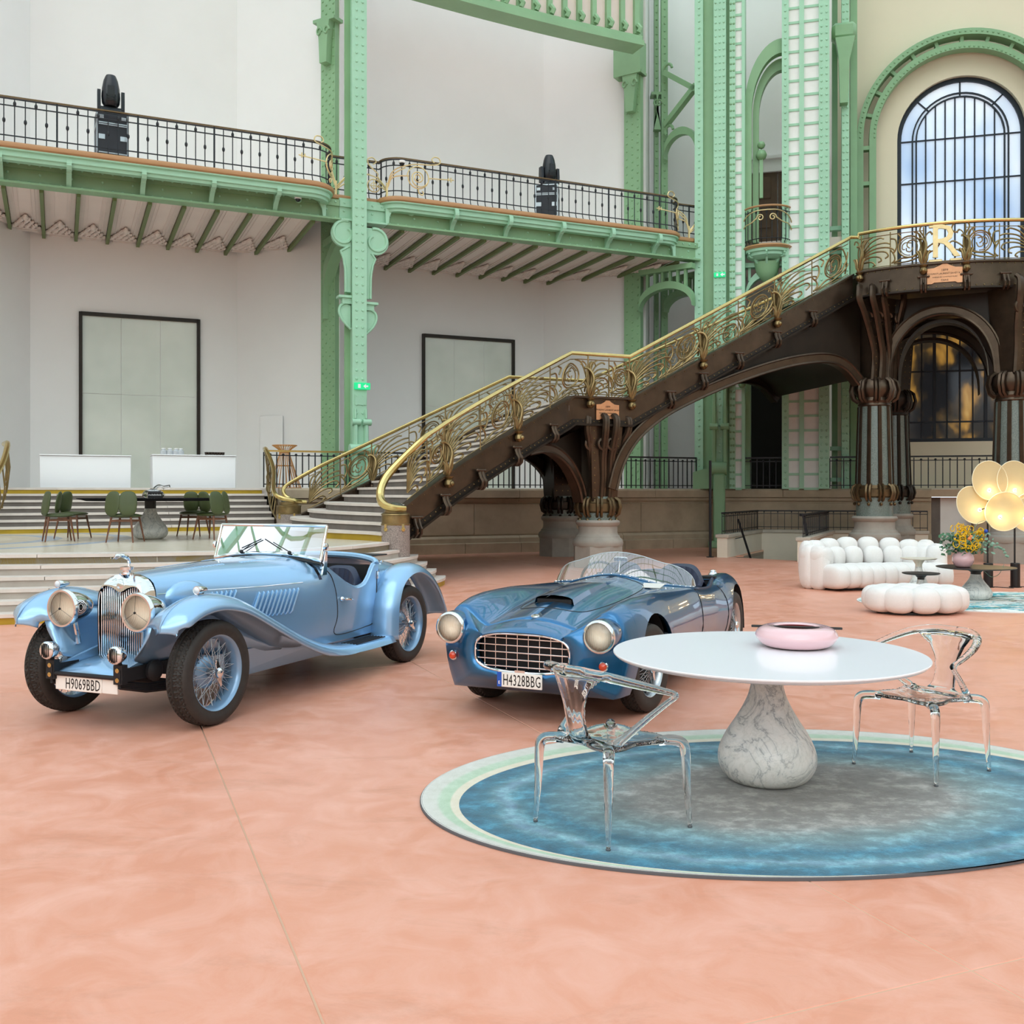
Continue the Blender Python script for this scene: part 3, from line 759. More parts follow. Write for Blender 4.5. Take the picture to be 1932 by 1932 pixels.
for x in (lerp(x0, x1, .2), lerp(x0, x1, .95)): g.tube([(x - .1, zb, .16), (x + .12, zb, .16)], .085, 10).tube([(x, zb, .15), (x, GZ + .1, .18)], .06, 6).tube([(x, zb + .1, .14), (x, zb + .34, .13)], .03, 5)
g.tube([(x0 - .1, GZ + 1.0, .2), (x1 + .2, GZ + 1.0, .2)], .13, 10).build('base_hinge', M['green'], ca)
ex = bx(F0, x0 + .06, x1 - .02, FZ(680, 745, .1), FZ(680, 764, .1), .12, .14).build('name_plate', M['green'], ca)
def exit_sign(label, MT, x, z, y, wid=.42):
    t = thing('exit_sign', label, 'sign'); t.matrix_world = MT @ T(x, z, y)
    MB().box((0, 0, .03), (wid, wid * .42, .06), b=.01).build('light_box', M['exit'], t)
    q = MB().box((-wid * .2, 0, .062), (wid * .16, wid * .24, .004)).prism([(.02, 0), (.09, .06), (.09, .02), (.15, .02), (.15, -.02), (.09, -.02), (.09, -.06)], .004, T(0, 0, .06)); q.build('pictogram', M['white_l'], t)
exit_sign('small green exit sign on the slim green column', F0, (x0 + x1) / 2 + .06, FZ(685, 729, .12), .12)
# flat pilaster on the pier behind, and the arch brace between
def pilaster(label, pa, Ya, pb, Yb, z0, z1, cols, th=.1, stag=True, m='green_shaded', cap=None):
    A, B = V(pxY(pa, Ya) + (0,)), V(pxY(pb, Yb) + (0,)); e = (B - A).normalized(); MT = frame(A, e, (0, 0, 1)); L = (B - A).length
    t = thing('iron_pilaster', label, 'column'); o = bx(MT, 0, L, z0, z1, -.1, th).build('plate', M[m], t); riv_face(o, MT, 0, L, z0 + .2, z1, th, cols, .24, stag, m)
    if cap is not None:
        bx(MT, -.12, L + .12, cap, cap + .09, -.1, th + .2).build('cornice', M[m], t)
        g = MB(MT); g.prism([(0.03, cap), (L - .03, cap), (L - .1, cap - .5), (L / 2 + .12, cap - 1.15), (L / 2 - .12, cap - 1.15), (.1, cap - .5)], .22, T(0, 0, th))
        for sx in (.12, L - .12): g.tube([(sx + .1 * math.cos(a) * (1 - a / 9), cap - .3 + .14 * math.sin(a) * (1 - a / 9), th + .23) for a in [i * .5 for i in range(13)]], .03, 5)
        g.build('capital', M[m], t)
    return t, MT, L
pt, PM, PL = pilaster('flat green riveted pilaster on the white pier behind the slim column', 610, 28.1, 636.5, 27.85, GZ, TOPZ, 4, cap=H + (930 - 48) / F * 28)
pA = PM @ V((PL / 2, 0, .1)); pB = FP((x0 + x1) / 2 - .1, -.2, 0); e = (pB - pA); e.z = 0; Lb = e.length; MT = frame((pA.x, pA.y, 0), e, (0, 0, 1))
zt = 8.5; g = MB(MT); zs = FZ(625, 600, -2)
o1 = [(.02, zs)] + [(.02 + (Lb) * (1 - math.cos(t)), zs + .6 + (zt - zs - .75) * math.sin(t)) for t in [PI / 2 * i / 12 for i in range(13)]]
g.strip(o1, [(x - .0, z) if False else (max(0, x - .22), min(zt, z + .2)) for x, z in o1], .3, T(0, 0, -.15)); g.box((Lb / 2, zt, 0), (Lb, .2, .3)); 
for i in range(1, 5): g.beam((Lb * i / 5, zt, 0), (Lb * i / 5, zs + .8 + (zt - zs - .75) * math.sin(math.acos(max(0, 1 - i / 5))), 0), .05, .08, (1, 0, 0))
g.build('arch_brace', M['green_shaded'], pt, sharp=50).matrix_world = Matrix()
p2, PM2, PL2 = pilaster('wide green riveted pilaster with scrolled capital right of the balcony wall', 1180, 31.9, 1211, 31.6, GZ, TOPZ, 3, cap=H + (930 - 146) / F * 31.7)
bx(PM2, -.25, PL2 + .1, H + (930 - 146) / F * 31.7, H + (930 - 85) / F * 31.7, -.1, .35).build('block', M['green_shaded'], p2)
p3, _, _ = pilaster('narrow green pilaster with small scrolled capital beside the wide one', 1234, 33.2, 1242, 33.2, GZ, TOPZ, 1, cap=H + (930 - 185) / F * 33.2)
# arched frame between narrow post and big pier
p4, MT4, L4 = pilaster('thin green post carrying the small arch beside the big pier', 1247, 33, 1259, 33, GZ, TOPZ, 1, .12)
g = MB(); zc4 = H + (930 - 300) / F * 32.6; A4 = V(pxY(1259, 32.7) + (0,)); B4 = V(pxY(1318, 31.8) + (0,)); e4 = B4 - A4; l4 = e4.length; MT = frame(A4, e4, (0, 0, 1))
g.xf = MT; oc = [(l4 / 2 - l4 / 2 * math.cos(t), zc4 + l4 / 2 * math.sin(t)) for t in [PI * i / 16 for i in range(17)]]
g.strip([(x * 1.0, z + .24) for x, z in oc], oc, .2); g.build('arch', M['green_shaded'], p4)
g = MB(MT); zx = H + (930 - 185) / F * 32.4
for q in ((0, zx + .9, l4, zx), (0, zx - .8, l4, zx + .15)): g.beam((q[0], q[1], .1), (q[2], q[3], .1), .16, .2, (0, 0, 1))
g.tube([(.1 + .16 * math.cos(a), zx + 1.0 + .16 * math.sin(a), .1) for a in [i * .5 for i in range(9)]], .05, 6).tube([(.15 + .16 * math.cos(a), zx - 1.0 + .16 * math.sin(a), .1) for a in [i * .5 for i in range(9)]], .05, 6)
g.build('cross_brace', M['green_shaded'], p4)
# lower arch braces under the right end of the balcony
for (pa, Ya, pb, Yb) in ((1212, 31.4, 1312, 30.3), (1262, 32.6, 1325, 31.4)):
    A4 = V(pxY(pa, Ya) + (0,)); B4 = V(pxY(pb, Yb) + (0,)); e4 = B4 - A4; l4 = e4.length; g = MB(frame(A4, e4, (0, 0, 1))); zs = H + (930 - 590) / F * Ya; zt = 8.45
    oc = [(l4 / 2 - l4 / 2 * math.cos(t), zs + (zt - .6 - zs) * math.sin(t)) for t in [PI * i / 16 for i in range(17)]]
    g.strip([(x, z + .22) for x, z in oc], oc, .25); g.box((l4 / 2, zt, .12), (l4, .16, .25))
    for i in range(1, 7): x = l4 * i / 7; g.box((x, (zt + zs + (zt - .6 - zs) * math.sqrt(max(0, 1 - (2 * i / 7 - 1) ** 2))) / 2 + .1, .12), (.08, zt - zs - (zt - .6 - zs) * math.sqrt(max(0, 1 - (2 * i / 7 - 1) ** 2)), .1))
    g.build('arch_brace', M['green_shaded'], p2)

R0 = frame(RP(0, 0, 0), UB, (0, 0, 1), NB)
def ladder(t, xa, xb, z0, z1, y, step=.43):
    """white infill panels between green rungs, each panel a piece"""
    pm = MB().box((0, 0, 0), (xb - xa, step - .07, .03)).mesh('infill_panel'); pm.materials.append(M['panelwhite'])
    rm = MB().box((0, 0, 0), (xb - xa, .07, .06)).mesh('rung'); rm.materials.append(M['green'])
    n = int((z1 - z0) / step)
    for i in range(n):
        put('infill_panel', pm, t, R0 @ T((xa + xb) / 2, z0 + (i + .5) * step, y)); put('rung', rm, t, R0 @ T((xa + xb) / 2, z0 + i * step, y + .01))
def rx(px, b): return RS(px, b)
ce = thing('iron_pier', 'massive pale green riveted iron pier at the corner behind the staircase', 'column'); b = .3
o = bx(R0, rx(1311, b), rx(1387, b), GZ, TOPZ, -.7, .1).build('core', M['green_shaded'], ce)
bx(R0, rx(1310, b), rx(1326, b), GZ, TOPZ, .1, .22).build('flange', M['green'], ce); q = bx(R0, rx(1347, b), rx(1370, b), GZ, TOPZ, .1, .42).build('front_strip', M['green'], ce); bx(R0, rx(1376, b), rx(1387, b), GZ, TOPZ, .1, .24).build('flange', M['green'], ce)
riv_face(q, R0, rx(1347, b), rx(1370, b), GZ, TOPZ, .42, 3, .2); riv_face(q, R0, rx(1311, b), rx(1326, b), GZ, TOPZ, .22, 1, .2); riv_face(q, R0, rx(1376, b), rx(1387, b), GZ, TOPZ, .24, 2, .2, m='green_shaded')
ladder(ce, rx(1387, b), rx(1399, b), GZ, TOPZ, .1); bx(R0, rx(1399, b), rx(1405, b), GZ, TOPZ, -.6, .18).build('edge_strip', M['green'], ce); bx(R0, rx(1387, b), rx(1400, b), GZ, TOPZ, -.3, .05).build('core', M['green_shaded'], ce)
g = MB(R0); xm = (rx(1347, b) + rx(1370, b)) / 2
g.box((xm, 1.1, .62), (.34, 2.2, .3), b=.04).box((xm, .1, .62), (.6, .2, .5), b=.03).tube([(xm - .22, 2.35, .6), (xm + .22, 2.35, .6)], .2, 10)
for sx in (-.16, .16): g.tube([(xm + sx, 2.4, .55), (xm + sx, 4.2, .5)], .07, 6).tube([(xm + sx - .12, 3.6, .54), (xm + sx + .12, 3.6, .54)], .1, 8).tube([(xm + sx - .12, 5.3, .5), (xm + sx + .12, 5.3, .5)], .1, 8).tube([(xm + sx, 4.2, .5), (xm + sx, 5.4, .48)], .06, 6)
g.build('foot_strut', M['green_shaded'], ce)
g = MB(R0)
for px in (1310, 1326, 1376, 1400):
    x = rx(px, b); MB(R0).ball((x, 5.0, .3), .14, 8, 5).ball((x, 4.86, .3), .12, 8, 5).build('foot_scroll', M['green_shaded'], ce)
g.prism([(rx(1308, b), GZ), (rx(1345, b), GZ), (rx(1345, b), GZ + .9), (rx(1338, b), GZ + .65), (rx(1308, b), GZ + .5)], .2, T(0, 0, .2)); g.build('foot_ornament', M['green_shaded'], ce)
exit_sign('small green exit sign on the massive corner pier', R0, xm, RZd(1350, 521, b), .42, .34)
cg = thing('lattice_pier', 'green iron pier with two columns of white infill panels', 'column')
bx(R0, rx(1477, b), rx(1563, b), GZ, TOPZ, -.6, .05).build('core', M['green_shaded'], cg)
q = bx(R0, rx(1475, b), rx(1488, b), GZ, TOPZ, .05, .2).build('flange', M['green'], cg); bx(R0, rx(1508, b), rx(1517, b), GZ, TOPZ, .05, .18).build('flange', M['green'], cg); bx(R0, rx(1545, b), rx(1565, b), GZ, TOPZ, .05, .24).build('flange', M['green'], cg)
riv_face(q, R0, rx(1475, b), rx(1488, b), GZ, TOPZ, .2, 1, .2); riv_face(q, R0, rx(1545, b), rx(1565, b), GZ, TOPZ, .24, 2, .2)
ladder(cg, rx(1488, b), rx(1508, b), GZ, TOPZ, .08); ladder(cg, rx(1517, b), rx(1545, b), GZ, TOPZ, .08)
g = MB(R0)
for px in (1475, 1489, 1545, 1566): x = rx(px, b); MB(R0).ball((x, 5.0, .3), .13, 8, 5).ball((x, 4.87, .3), .11, 8, 5).build('foot_scroll', M['green'], cg)
ch = thing('iron_post', 'pale green riveted post beside the arched window wall', 'column')
q = bx(R0, rx(1588, -.6), rx(1602, -.6), GZ, TOPZ, -.9, -.5).build('plate', M['green'], ch); bx(R0, rx(1604, -1.2), rx(1617, -1.2), GZ, TOPZ, -1.6, -1.1).build('rear_plate', M['green_shaded'], ch); riv_face(q, R0, rx(1588, -.6), rx(1602, -.6), GZ, TOPZ, -.5, 2, .22)
bx(R0, rx(1570, -1.2), rx(1580, -1.2), GZ, TOPZ, -1.6, -1.1).build('rear_plate', M['green_shaded'], ch)
for py in (430, 475, 520, 846, 905): MB(R0).box(((rx(1566, -.8) + rx(1590, -.8)) / 2, RZd(1580, py, -.8), -.9), (rx(1590, -.8) - rx(1566, -.8), .12, .2)).build('crosspiece', M['green'], ch)
g = MB(R0); zq = RZd(1595, 62, -.6); x = rx(1592, -.6); g.box((x, zq, -.6), (.7, .5, .5), b=.1).prism([(x - .25, zq - .25), (x + .3, zq - .25), (x + .15, zq - .9), (x + .1, zq - 2.2), (x - .12, zq - 2.2), (x - .16, zq - .8)], .3, T(0, 0, -.55)); g.build('capital', M['green_shaded'], ch)
# arches between the two piers (upper and lower) and the room beyond
ar = thing('iron_arch', 'dark green iron arch between the corner pier and the lattice pier', 'arch')
xa_, xb_ = rx(1404, -.2), rx(1476, -.2); xc_ = xb_; 
for (pytop, pyspr, col_) in ((80, 215, 'green_shaded'),):
    zt_, zs_ = RZd(1440, pytop, -.2), RZd(1440, pyspr, -.2); rr_ = xb_ - xa_
    for (k0, k1, y0) in ((1.0, .8, -.3), (.78, .62, -.6)):
        A = [(xb_ - rr_ * k0 * math.sin(t) , zs_ + (zt_ - zs_) * k0 * math.cos(t)) for t in [PI / 2 * i / 14 for i in range(15)]]; B = [(xb_ - rr_ * k1 * math.sin(t), zs_ + (zt_ - zs_) * k1 * math.cos(t)) for t in [PI / 2 * i / 14 for i in range(15)]]
        MB(R0).strip(A + [(xb_ - rr_ * k0, 9.2)], B + [(xb_ - rr_ * k1, 9.2)], .25, T(0, 0, y0)).build('arch_band', M[col_], ar)
    g = MB(R0).ball((xb_ - rr_ * .55, zs_ - 1.2, -.3), .17, 8, 5).ball((xb_ - rr_ * .55, zs_ - .9, -.3), .12, 8, 5).box((xb_ - rr_ * .55, zs_ - 1.9, -.3), (.1, 1.2, .1)); g.build('scroll_bracket', M['green_shaded'], ar)
bl = thing('lower_arch', 'green iron arch frame below the small round balcony', 'arch')
zt_ = RZd(1440, 525, -.2); zs_ = RZd(1440, 585, -.2); m_ = (xa_ + xb_) / 2; hw = (xb_ - xa_) / 2
A = [(m_ - hw * math.cos(t), zs_ + (zt_ - zs_) * math.sin(t)) for t in [PI * i / 18 for i in range(19)]]
MB(R0).strip([(x, z + .22) for x, z in A], A, .3, T(0, 0, -.4)).build('arch_band', M['green'], bl)
MB(R0).box((m_, RZd(1440, 500, -.2), -.25), (2 * hw, .14, .3)).box((m_, RZd(1440, 513, -.2), -.3), (.08, .5, .2)).box((m_ - .4, RZd(1440, 513, -.2), -.3), (.08, .5, .2)).box((m_ + .4, RZd(1440, 513, -.2), -.3), (.08, .5, .2)).build('lintel', M['green'], bl)
bx(R0, xa_, xa_ + .18, GZ, zs_, -.9, -.3).build('side_post', M['green_shaded'], bl)
# back room wall, cornice and brown doors seen through the upper arch
br = MB(R0).box((m_ + .3, 10, -4.4), (6.2, 19, .2)).build('wall_passage', M['wall']); tag(br, 'white wall of the passage seen between the green piers', kind='structure')
MB(R0).box((m_, RZd(1440, 315, -4.3), -4.2), (4, .5, .3)).box((m_, RZd(1440, 303, -4.3), -4.15), (4, .1, .4)).build('cornice', M['wall'], br)
MB(R0).box((m_, RZd(1440, 840, -4.3), -4.25), (4, .12, .2)).build('string_course', M['riser'], br)
dk = plain('dark_oak', '5b4330', .5, var=.15); dd = thing('door_3', 'dark brown panelled double doors at balcony height', None, kind='structure')
zd0, zd1 = BZ, RZd(1440, 326, -4.3)
for i in (-1, 1):
    o = MB(R0).box((m_ + .35 + i * .62, (zd0 + zd1) / 2, -4.22), (1.2, zd1 - zd0, .1)).build('door_leaf', dk, dd)
    for j in range(3): MB(R0).box((m_ + .35 + i * .62, zd1 - .55 - j * 1.0, -4.16), (.8, .75, .04), b=.02).build('door_panel', dk, o)
bx(R0, m_ - 2, m_ + 2.4, BZ - .3, BZ, -4.3, -.6).build('passage_floor', M['soffit'], br)
MB(R0).box((m_, (GZ + 7.4) / 2, -3.8), (2.6, 7.4 - GZ, .1)).build('opening_shade_sheet', M['dark'], bl).parent = bl  # black sheet stands in for the shade inside the opening
# small round balcony between the piers
rb = thing('round_balcony', 'small round green balcony with black railing between the two piers', 'balcony'); rb.matrix_world = R0 @ T(m_ + .12, RZd(1445, 462, .5), -.1) @ RX(-PI / 2) @ RZ(PI)
R1 = (rx(1494, .6) - rx(1399, .6)) / 2 * .97
def half(prof, nm, m, par, n=28):
    g = MB(); g.grid([[V((r * math.cos(a), r * math.sin(a) * .9, z)) for r, z in prof] for a in [PI * i / n for i in range(n + 1)]]); return g.build(nm, m, par)
half([(0, .05), (R1, .05), (R1 + .06, .0), (R1, -.06), (0, -.06)], 'edge_band', M['brown'], rb)
half([(0, -.06), (R1 - .02, -.06), (R1 - .03, -.14), (R1 - .1, -.16), (R1 - .1, -.24), (R1 - .25, -.34), (0, -.36)], 'cornice', M['green'], rb)
hr2 = MB().tube([(R1 * math.cos(a), R1 * .9 * math.sin(a), 1.16) for a in [PI * i / 28 for i in range(29)]], .03, 6).build('handrail', M['brown'], rb)
g = MB()
for z in (.2, 1.02): g.tube([(R1 * math.cos(a), R1 * .9 * math.sin(a), z) for a in [PI * i / 28 for i in range(29)]], .014, 5)
g.build('rail_bars', M['blackiron'], hr2)
for i in range(15):
    a = PI * i / 14; put('baluster', bmesh_[1 if i % 2 else 2], hr2, T(R1 * math.cos(a), R1 * .9 * math.sin(a), .05) @ RZ(a + PI / 2))
g = MB(); rs = R1 + .04
for a0, sg in ((PI * .5, 1), (PI * .5, -1)):
    Q = lambda x, z: (rs * math.cos(a0 + sg * x / rs), rs * .9 * math.sin(a0 + sg * x / rs), z)
    for pts in (spiral(.18, .8, .11, .03, 0, 1.3, 18), cr([(.28, .8), (.5, .68), (.8, .62), (1.0, .4), (1.04, .1)], 5), cr([(.0, 1.02), (.4, 1.0), (.8, .85), (1.0, .6), (1.06, .2)], 5)): g.tube([Q(x, z) for x, z in pts], .018, 5)
g.build('gilded_scroll', M['gold'], hr2)
for a in (PI * .2, PI * .5, PI * .8):
    g = MB(); g.prism([(0, 0), (R1 * .85, 0), (R1 * .88, -.1), (R1 * .7, -.18), (R1 * .6, -.4), (R1 * .35, -.55), (0, -.9)], .06, RZ(a) @ RX(PI / 2) @ T(0, 0, -.03)); g.tube([V((R1 * .78 * math.cos(a), R1 * .78 * math.sin(a), 0)) + V((.09 * math.cos(t) * math.cos(a), .09 * math.cos(t) * math.sin(a), -.2 + .09 * math.sin(t))) for t in [i * .6 for i in range(11)]], .03, 5)
    g.build('bracket', M['green'], rb)
half([(0, -.4), (R1 * .55, -.4), (R1 * .45, -.7), (R1 * .2, -.95), (0, -1.0)], 'corbel', M['green_shaded'], rb)
# double green arch in front of the window wall
wa = thing('window_arch', 'double green riveted arch framing the tall arched window', 'arch')
WA = frame(RP(0, WB + .45, 0), UB, (0, 0, 1), NB); bA = WB + .45
xo, xi = RS(1617, bA), RS(1653, bA); xcc = RS(1815, bA); zcc = RZd(1815, 245, bA); ro, ri_ = xcc - xo, xcc - xi
def ring(r0, r1, y0, y1, nm, m):
    A = [(xcc - r0, 1.8)] + [(xcc - r0 * math.cos(t), zcc + r0 * math.sin(t)) for t in [PI * i / 36 for i in range(37)]] + [(xcc + r0, 1.8)]
    B = [(xcc - r1, 1.8)] + [(xcc - r1 * math.cos(t), zcc + r1 * math.sin(t)) for t in [PI * i / 36 for i in range(37)]] + [(xcc + r1, 1.8)]
    MB(WA).strip(A, B, y1 - y0, T(0, 0, y0)).build(nm, m, wa)
ring(ro, ro - .18, -.3, .15, 'outer_band', M['green_shaded']); ring(ri_ + .2, ri_, -.3, .05, 'inner_band', M['green_shaded'])
for i in range(1, 12):
    t = PI * i / 12; g = MB(WA); c, s_ = math.cos(t), math.sin(t); g.beam((xcc - (ro - .1) * c, zcc + (ro - .1) * s_, -.1), (xcc - (ri_ + .1) * c, zcc + (ri_ + .1) * s_, -.1), .1, .2, (0, 0, 1)); g.build('spacer', M['green_shaded'], wa)
for z in (zcc - .3, zcc - 1.4):
    for sg in (-1, 1): MB(WA).box((xcc + sg * (ro + ri_) / 2, z, -.1), (ro - ri_, .12, .25)).build('spacer', M['green_shaded'], wa)
g = MB(WA)
for i in range(60):
    t = PI * i / 59; c, s_ = math.cos(t), math.sin(t); g.rivet((xcc - (ri_ + .05) * c, zcc + (ri_ + .05) * s_, .05), (0, 0, 1)); g.rivet((xcc - (ro - .09) * c, zcc + (ro - .09) * s_, .15), (0, 0, 1))
q = g.build('rivets', M['green_shaded'], wa); q['kind'] = 'stuff'

# ---------------------------------------------------------------- black balustrades on the gallery edge
bar1 = MB().box((0, 0, .44), (.028, .028, .88)).mesh('baluster'); bar1.materials.append(M['blackiron'])
bar2 = MB().box((0, 0, .40), (.022, .022, .80)).ball((0, 0, .82), .035, 6, 4).mesh('baluster'); bar2.materials.append(M['blackiron'])
def balustrade(label, A, B, h=.95, brass=False, step=.16, group=None):
    A, B = V(A), V(B); d = B - A; L = d.length; t = thing('balustrade', label, 'railing', group=group); t.matrix_world = frame(A, d, V((0, 0, 1)).cross(d), (0, 0, 1))
    MB().box((L / 2, 0, h - .02), (L, .06, .045)).build('top_rail', M['brass'] if brass else M['blackiron'], t)
    MB().box((L / 2, 0, .82), (L, .02, .025)).build('rail_bar', M['blackiron'], t); MB().box((L / 2, 0, .1), (L, .02, .025)).build('rail_bar', M['blackiron'], t)
    n = max(1, int(L / step))
    for i in range(n + 1): o = put('baluster', bar1 if i % 2 == 0 else bar2, t, T(L * i / n, 0, .02))
    return t
GT = GZ + .0
balustrade('black balustrade with brass handrail beside the small steps', FP(FS(499), -.1, GT), FP(FS(655), -.1, GT), brass=True)
balustrade('black iron balustrade behind the lower flight of the staircase', FP(FS(655) + .1, -.12, GT), FP(FS(1100), -.12, GT))
balustrade('black iron balustrade between the middle stair pier and the corner pier', FP(FS(1102), -.12, GT), FP(FS(1318), -.12, GT))
balustrade('black iron balustrade between the corner pier and the lattice pier', RP(RS(1404), -.1, GT), RP(RS(1476), -.1, GT))
balustrade('black iron balustrade below the arched window right of the big stair pier', RP(RS(1566), -.1, GT), RP(RS(2050), -.1, GT), step=.19)
# ---------------------------------------------------------------- curved podium with low steps
PZ = .78
k = NT('inlaid_marble'); v = k.coord(kind='Object'); sp = k.n('ShaderNodeVectorMath', operation='LENGTH'); vv = k.n('ShaderNodeVectorMath', operation='SUBTRACT'); vv.inputs[1].default_value = (-11.2, 17.6, PZ); k.l(v, vv.inputs[0])
v3 = k.n('ShaderNodeVectorMath', operation='MULTIPLY'); v3.inputs[1].default_value = (1, 1, 0); k.l(vv.outputs[0], v3.inputs[0]); k.l(v3.outputs[0], sp.inputs[0])
wob = k.noise(v, 2.0, 4); rr_ = k.math('ADD', k.math('MULTIPLY', sp.outputs['Value'], .2), k.math('MULTIPLY', wob, .02))
cc = k.ramp(rr_, [(0, col('d8c9a8')), (.2, col('9db0c0')), (.26, col('3f4650')), (.29, col('d9cdb5')), (.45, col('c9bda6')), (.55, col('8fa6bd')), (.62, col('d5c9b0')), (.8, col('93aac2')), (.86, col('d8cdb8'))], 'CONSTANT')
k.l(k.mix(k.ramp(k.noise(v, 5, 6, .7), [(.4, (0, 0, 0, 1)), (.75, (.5, .5, .5, 1))]), cc, col('e6dfd2')), k.b.inputs['Base Color']); k.set(Roughness=.22); M['inlay'] = k.m
pod = thing('podium', 'low curved marble podium with pale steps and brass coloured risers', 'podium')
TE = cr([(-16, 14.1), (-12, 13.75), (-9.5, 13.65), (-7, 13.8), (-4.4, 14.4), (-3.0, 15.3), (-2.35, 16.5), (-2.05, 17.7), (-2.05, 18.3)], 6)
cl = [0]
for a, b in zip(TE, TE[1:]): cl.append(cl[-1] + math.hypot(b[0] - a[0], b[1] - a[1]))
def off_curve(dist):
    out = []
    for i, p in enumerate(TE):
        a, b = TE[max(0, i - 1)], TE[min(len(TE) - 1, i + 1)]; dx, dy = b[0] - a[0], b[1] - a[1]; L = math.hypot(dx, dy); t = cl[i] / cl[-1]; w = 1.0 if t < .55 else lerp(1.0, .55, min(1, (t - .55) / .3))
        out.append((p[0] + dy / L * dist * w, p[1] - dx / L * dist * w))
    return out
PBK = [(-3.3, 20.5), (-4.9, 24.2), tuple(FP(-7.5, .3, 0).xy), tuple(FP(-17.6, .3, 0).xy), (-16.6, 14.4)]
MB().prism(TE + PBK, PZ - .02, T(0, 0, .0)).build('podium_core', M['risers_pale'], pod)
MB().prism(off_curve(-.1) + PBK, .03, T(0, 0, PZ - .028)).build('podium_floor', M['inlay'], pod)
def seg_strip(A, B, z0, h, nm, m, par, seglen=2.2, gap=.006, nose=0):
    """band cut into stones of about seglen"""
    c = [0]
    for a, b in zip(A, A[1:]): c.append(c[-1] + math.hypot(b[0] - a[0], b[1] - a[1]))
    n = max(1, round(c[-1] / seglen)); st = [c[-1] * i / n for i in range(n + 1)]
    def P(C, l):
        for i in range(len(c) - 1):
            if l <= c[i + 1] + 1e-9:
                t = (l - c[i]) / max(1e-9, c[i + 1] - c[i]); return (lerp(C[i][0], C[i + 1][0], t), lerp(C[i][1], C[i + 1][1], t))
        return C[-1]
    for i in range(n):
        ls = [st[i] + gap] + [x for x in c if st[i] + .05 < x < st[i + 1] - .05] + [st[i + 1] - gap]
        g = MB().strip([P(A, l) for l in ls], [P(B, l) for l in ls], h, T(0, 0, z0)); g.build(nm, m, par)
RS_ = PZ / 6
for kk in range(6):
    zt = PZ - RS_ * kk + (0.004 if kk == 0 else 0); A = off_curve(.3 * kk + .03); B = off_curve(.3 * kk - .30 if kk else -.45)
    seg_strip(A, B, zt - .045, .045, 'tread_stone', M['tread'], pod, 2.4)
    rm = M['brassband'] if kk in (0, 5) else M['risers_pale']
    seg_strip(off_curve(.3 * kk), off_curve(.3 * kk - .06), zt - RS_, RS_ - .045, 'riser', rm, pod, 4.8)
# steps from the podium to the gallery
st = thing('gallery_steps', 'straight pale steps rising from the podium to the gallery', 'steps')
sl, sr = FS(-120, 1.0), FS(508, 1.0); rs2 = (GZ - PZ) / 7
for i in range(1, 8):
    zt = PZ + rs2 * i; b = (7 - i) * .31 + .06; m_ = 3
    for q in range(m_):
        a0, a1 = lerp(sl, sr, q / m_) + .004, lerp(sl, sr, (q + 1) / m_) - .004
        bx(F0, a0, a1, zt - .05, zt, b - .36, b + .03).build('tread_stone', M['tread'], st)
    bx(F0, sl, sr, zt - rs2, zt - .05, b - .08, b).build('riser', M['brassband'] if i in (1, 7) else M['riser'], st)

# ---------------------------------------------------------------- grand staircase
gs = thing('grand_staircase', 'monumental bronzed iron staircase with scrollwork railing and stone piers', 'staircase')
BN, BFR = 6.2, 1.6
def pt(px, py, Y): return at(px, py, Y)
near1 = [pt(757, 958, 17.85), pt(803, 921, 18.2), pt(849, 887, 18.69), pt(920, 841, 19.5), pt(1000, 793, 20.48), pt(1078, 747, 21.5)]
ZL = 3.70
near1[-1].z = ZL
ncurve1 = [V(p) for p in cr(near1, 6)]
nl0, nl1 = FS(1078, BN), FS(1188, BN); n2e = FS(1606, BN); ZT = 6.98
def z2(s): return lerp(ZL, ZT, max(0, min(1, (s - nl1) / (n2e - nl1))))
nearp = ncurve1[:-1] + [FP(nl0, BN, ZL), FP(nl1, BN, ZL)] + [FP(lerp(nl1, n2e, i / 10), BN, z2(lerp(nl1, n2e, i / 10))) for i in range(1, 11)]
fl0, fl1, fe = -.81, 1.45, 8.94
farA = V((-5.15, 23.5, 1.02)); farB = FP(fl0, BFR, ZL)
farp = [farA.lerp(farB, i / 12) for i in range(13)] + [FP(fl1, BFR, ZL)] + [FP(lerp(fl1, fe, i / 10), BFR, lerp(ZL, ZT, i / 10)) for i in range(1, 11)]
class Rail:
    def __init__(s, P):
        s.P = P; s.c = [0]
        for a, b in zip(P, P[1:]): s.c.append(s.c[-1] + math.hypot(b.x - a.x, b.y - a.y))
        s.L = s.c[-1]
    def map(s, l, h=0.0, off=0.0):
        l0 = l; l = max(0, min(s.L - 1e-5, l))
        for i in range(len(s.c) - 1):
            if l <= s.c[i + 1]:
                t = (l - s.c[i]) / max(1e-6, s.c[i + 1] - s.c[i]); d = s.P[i + 1] - s.P[i]; dz = d.z / max(1e-6, math.hypot(d.x, d.y)); d.z = 0; d.normalize()
                return s.P[i].lerp(s.P[i + 1], t) + d * (l0 - l) + V((0, 0, dz * (l0 - l))) + V((d.y, -d.x, 0)) * off + V((0, 0, h))
    def at_px(s, px): return min((s.L * i / 600 for i in range(601)), key=lambda l: abs(966 + F * s.map(l).x / s.map(l).y - px))
    def dirn(s, l): 
        d = s.map(min(s.L, l + .05)) - s.map(max(0, l - .05)); d.z = 0; return d.normalized()
rn, rf = Rail(nearp), Rail(farp)
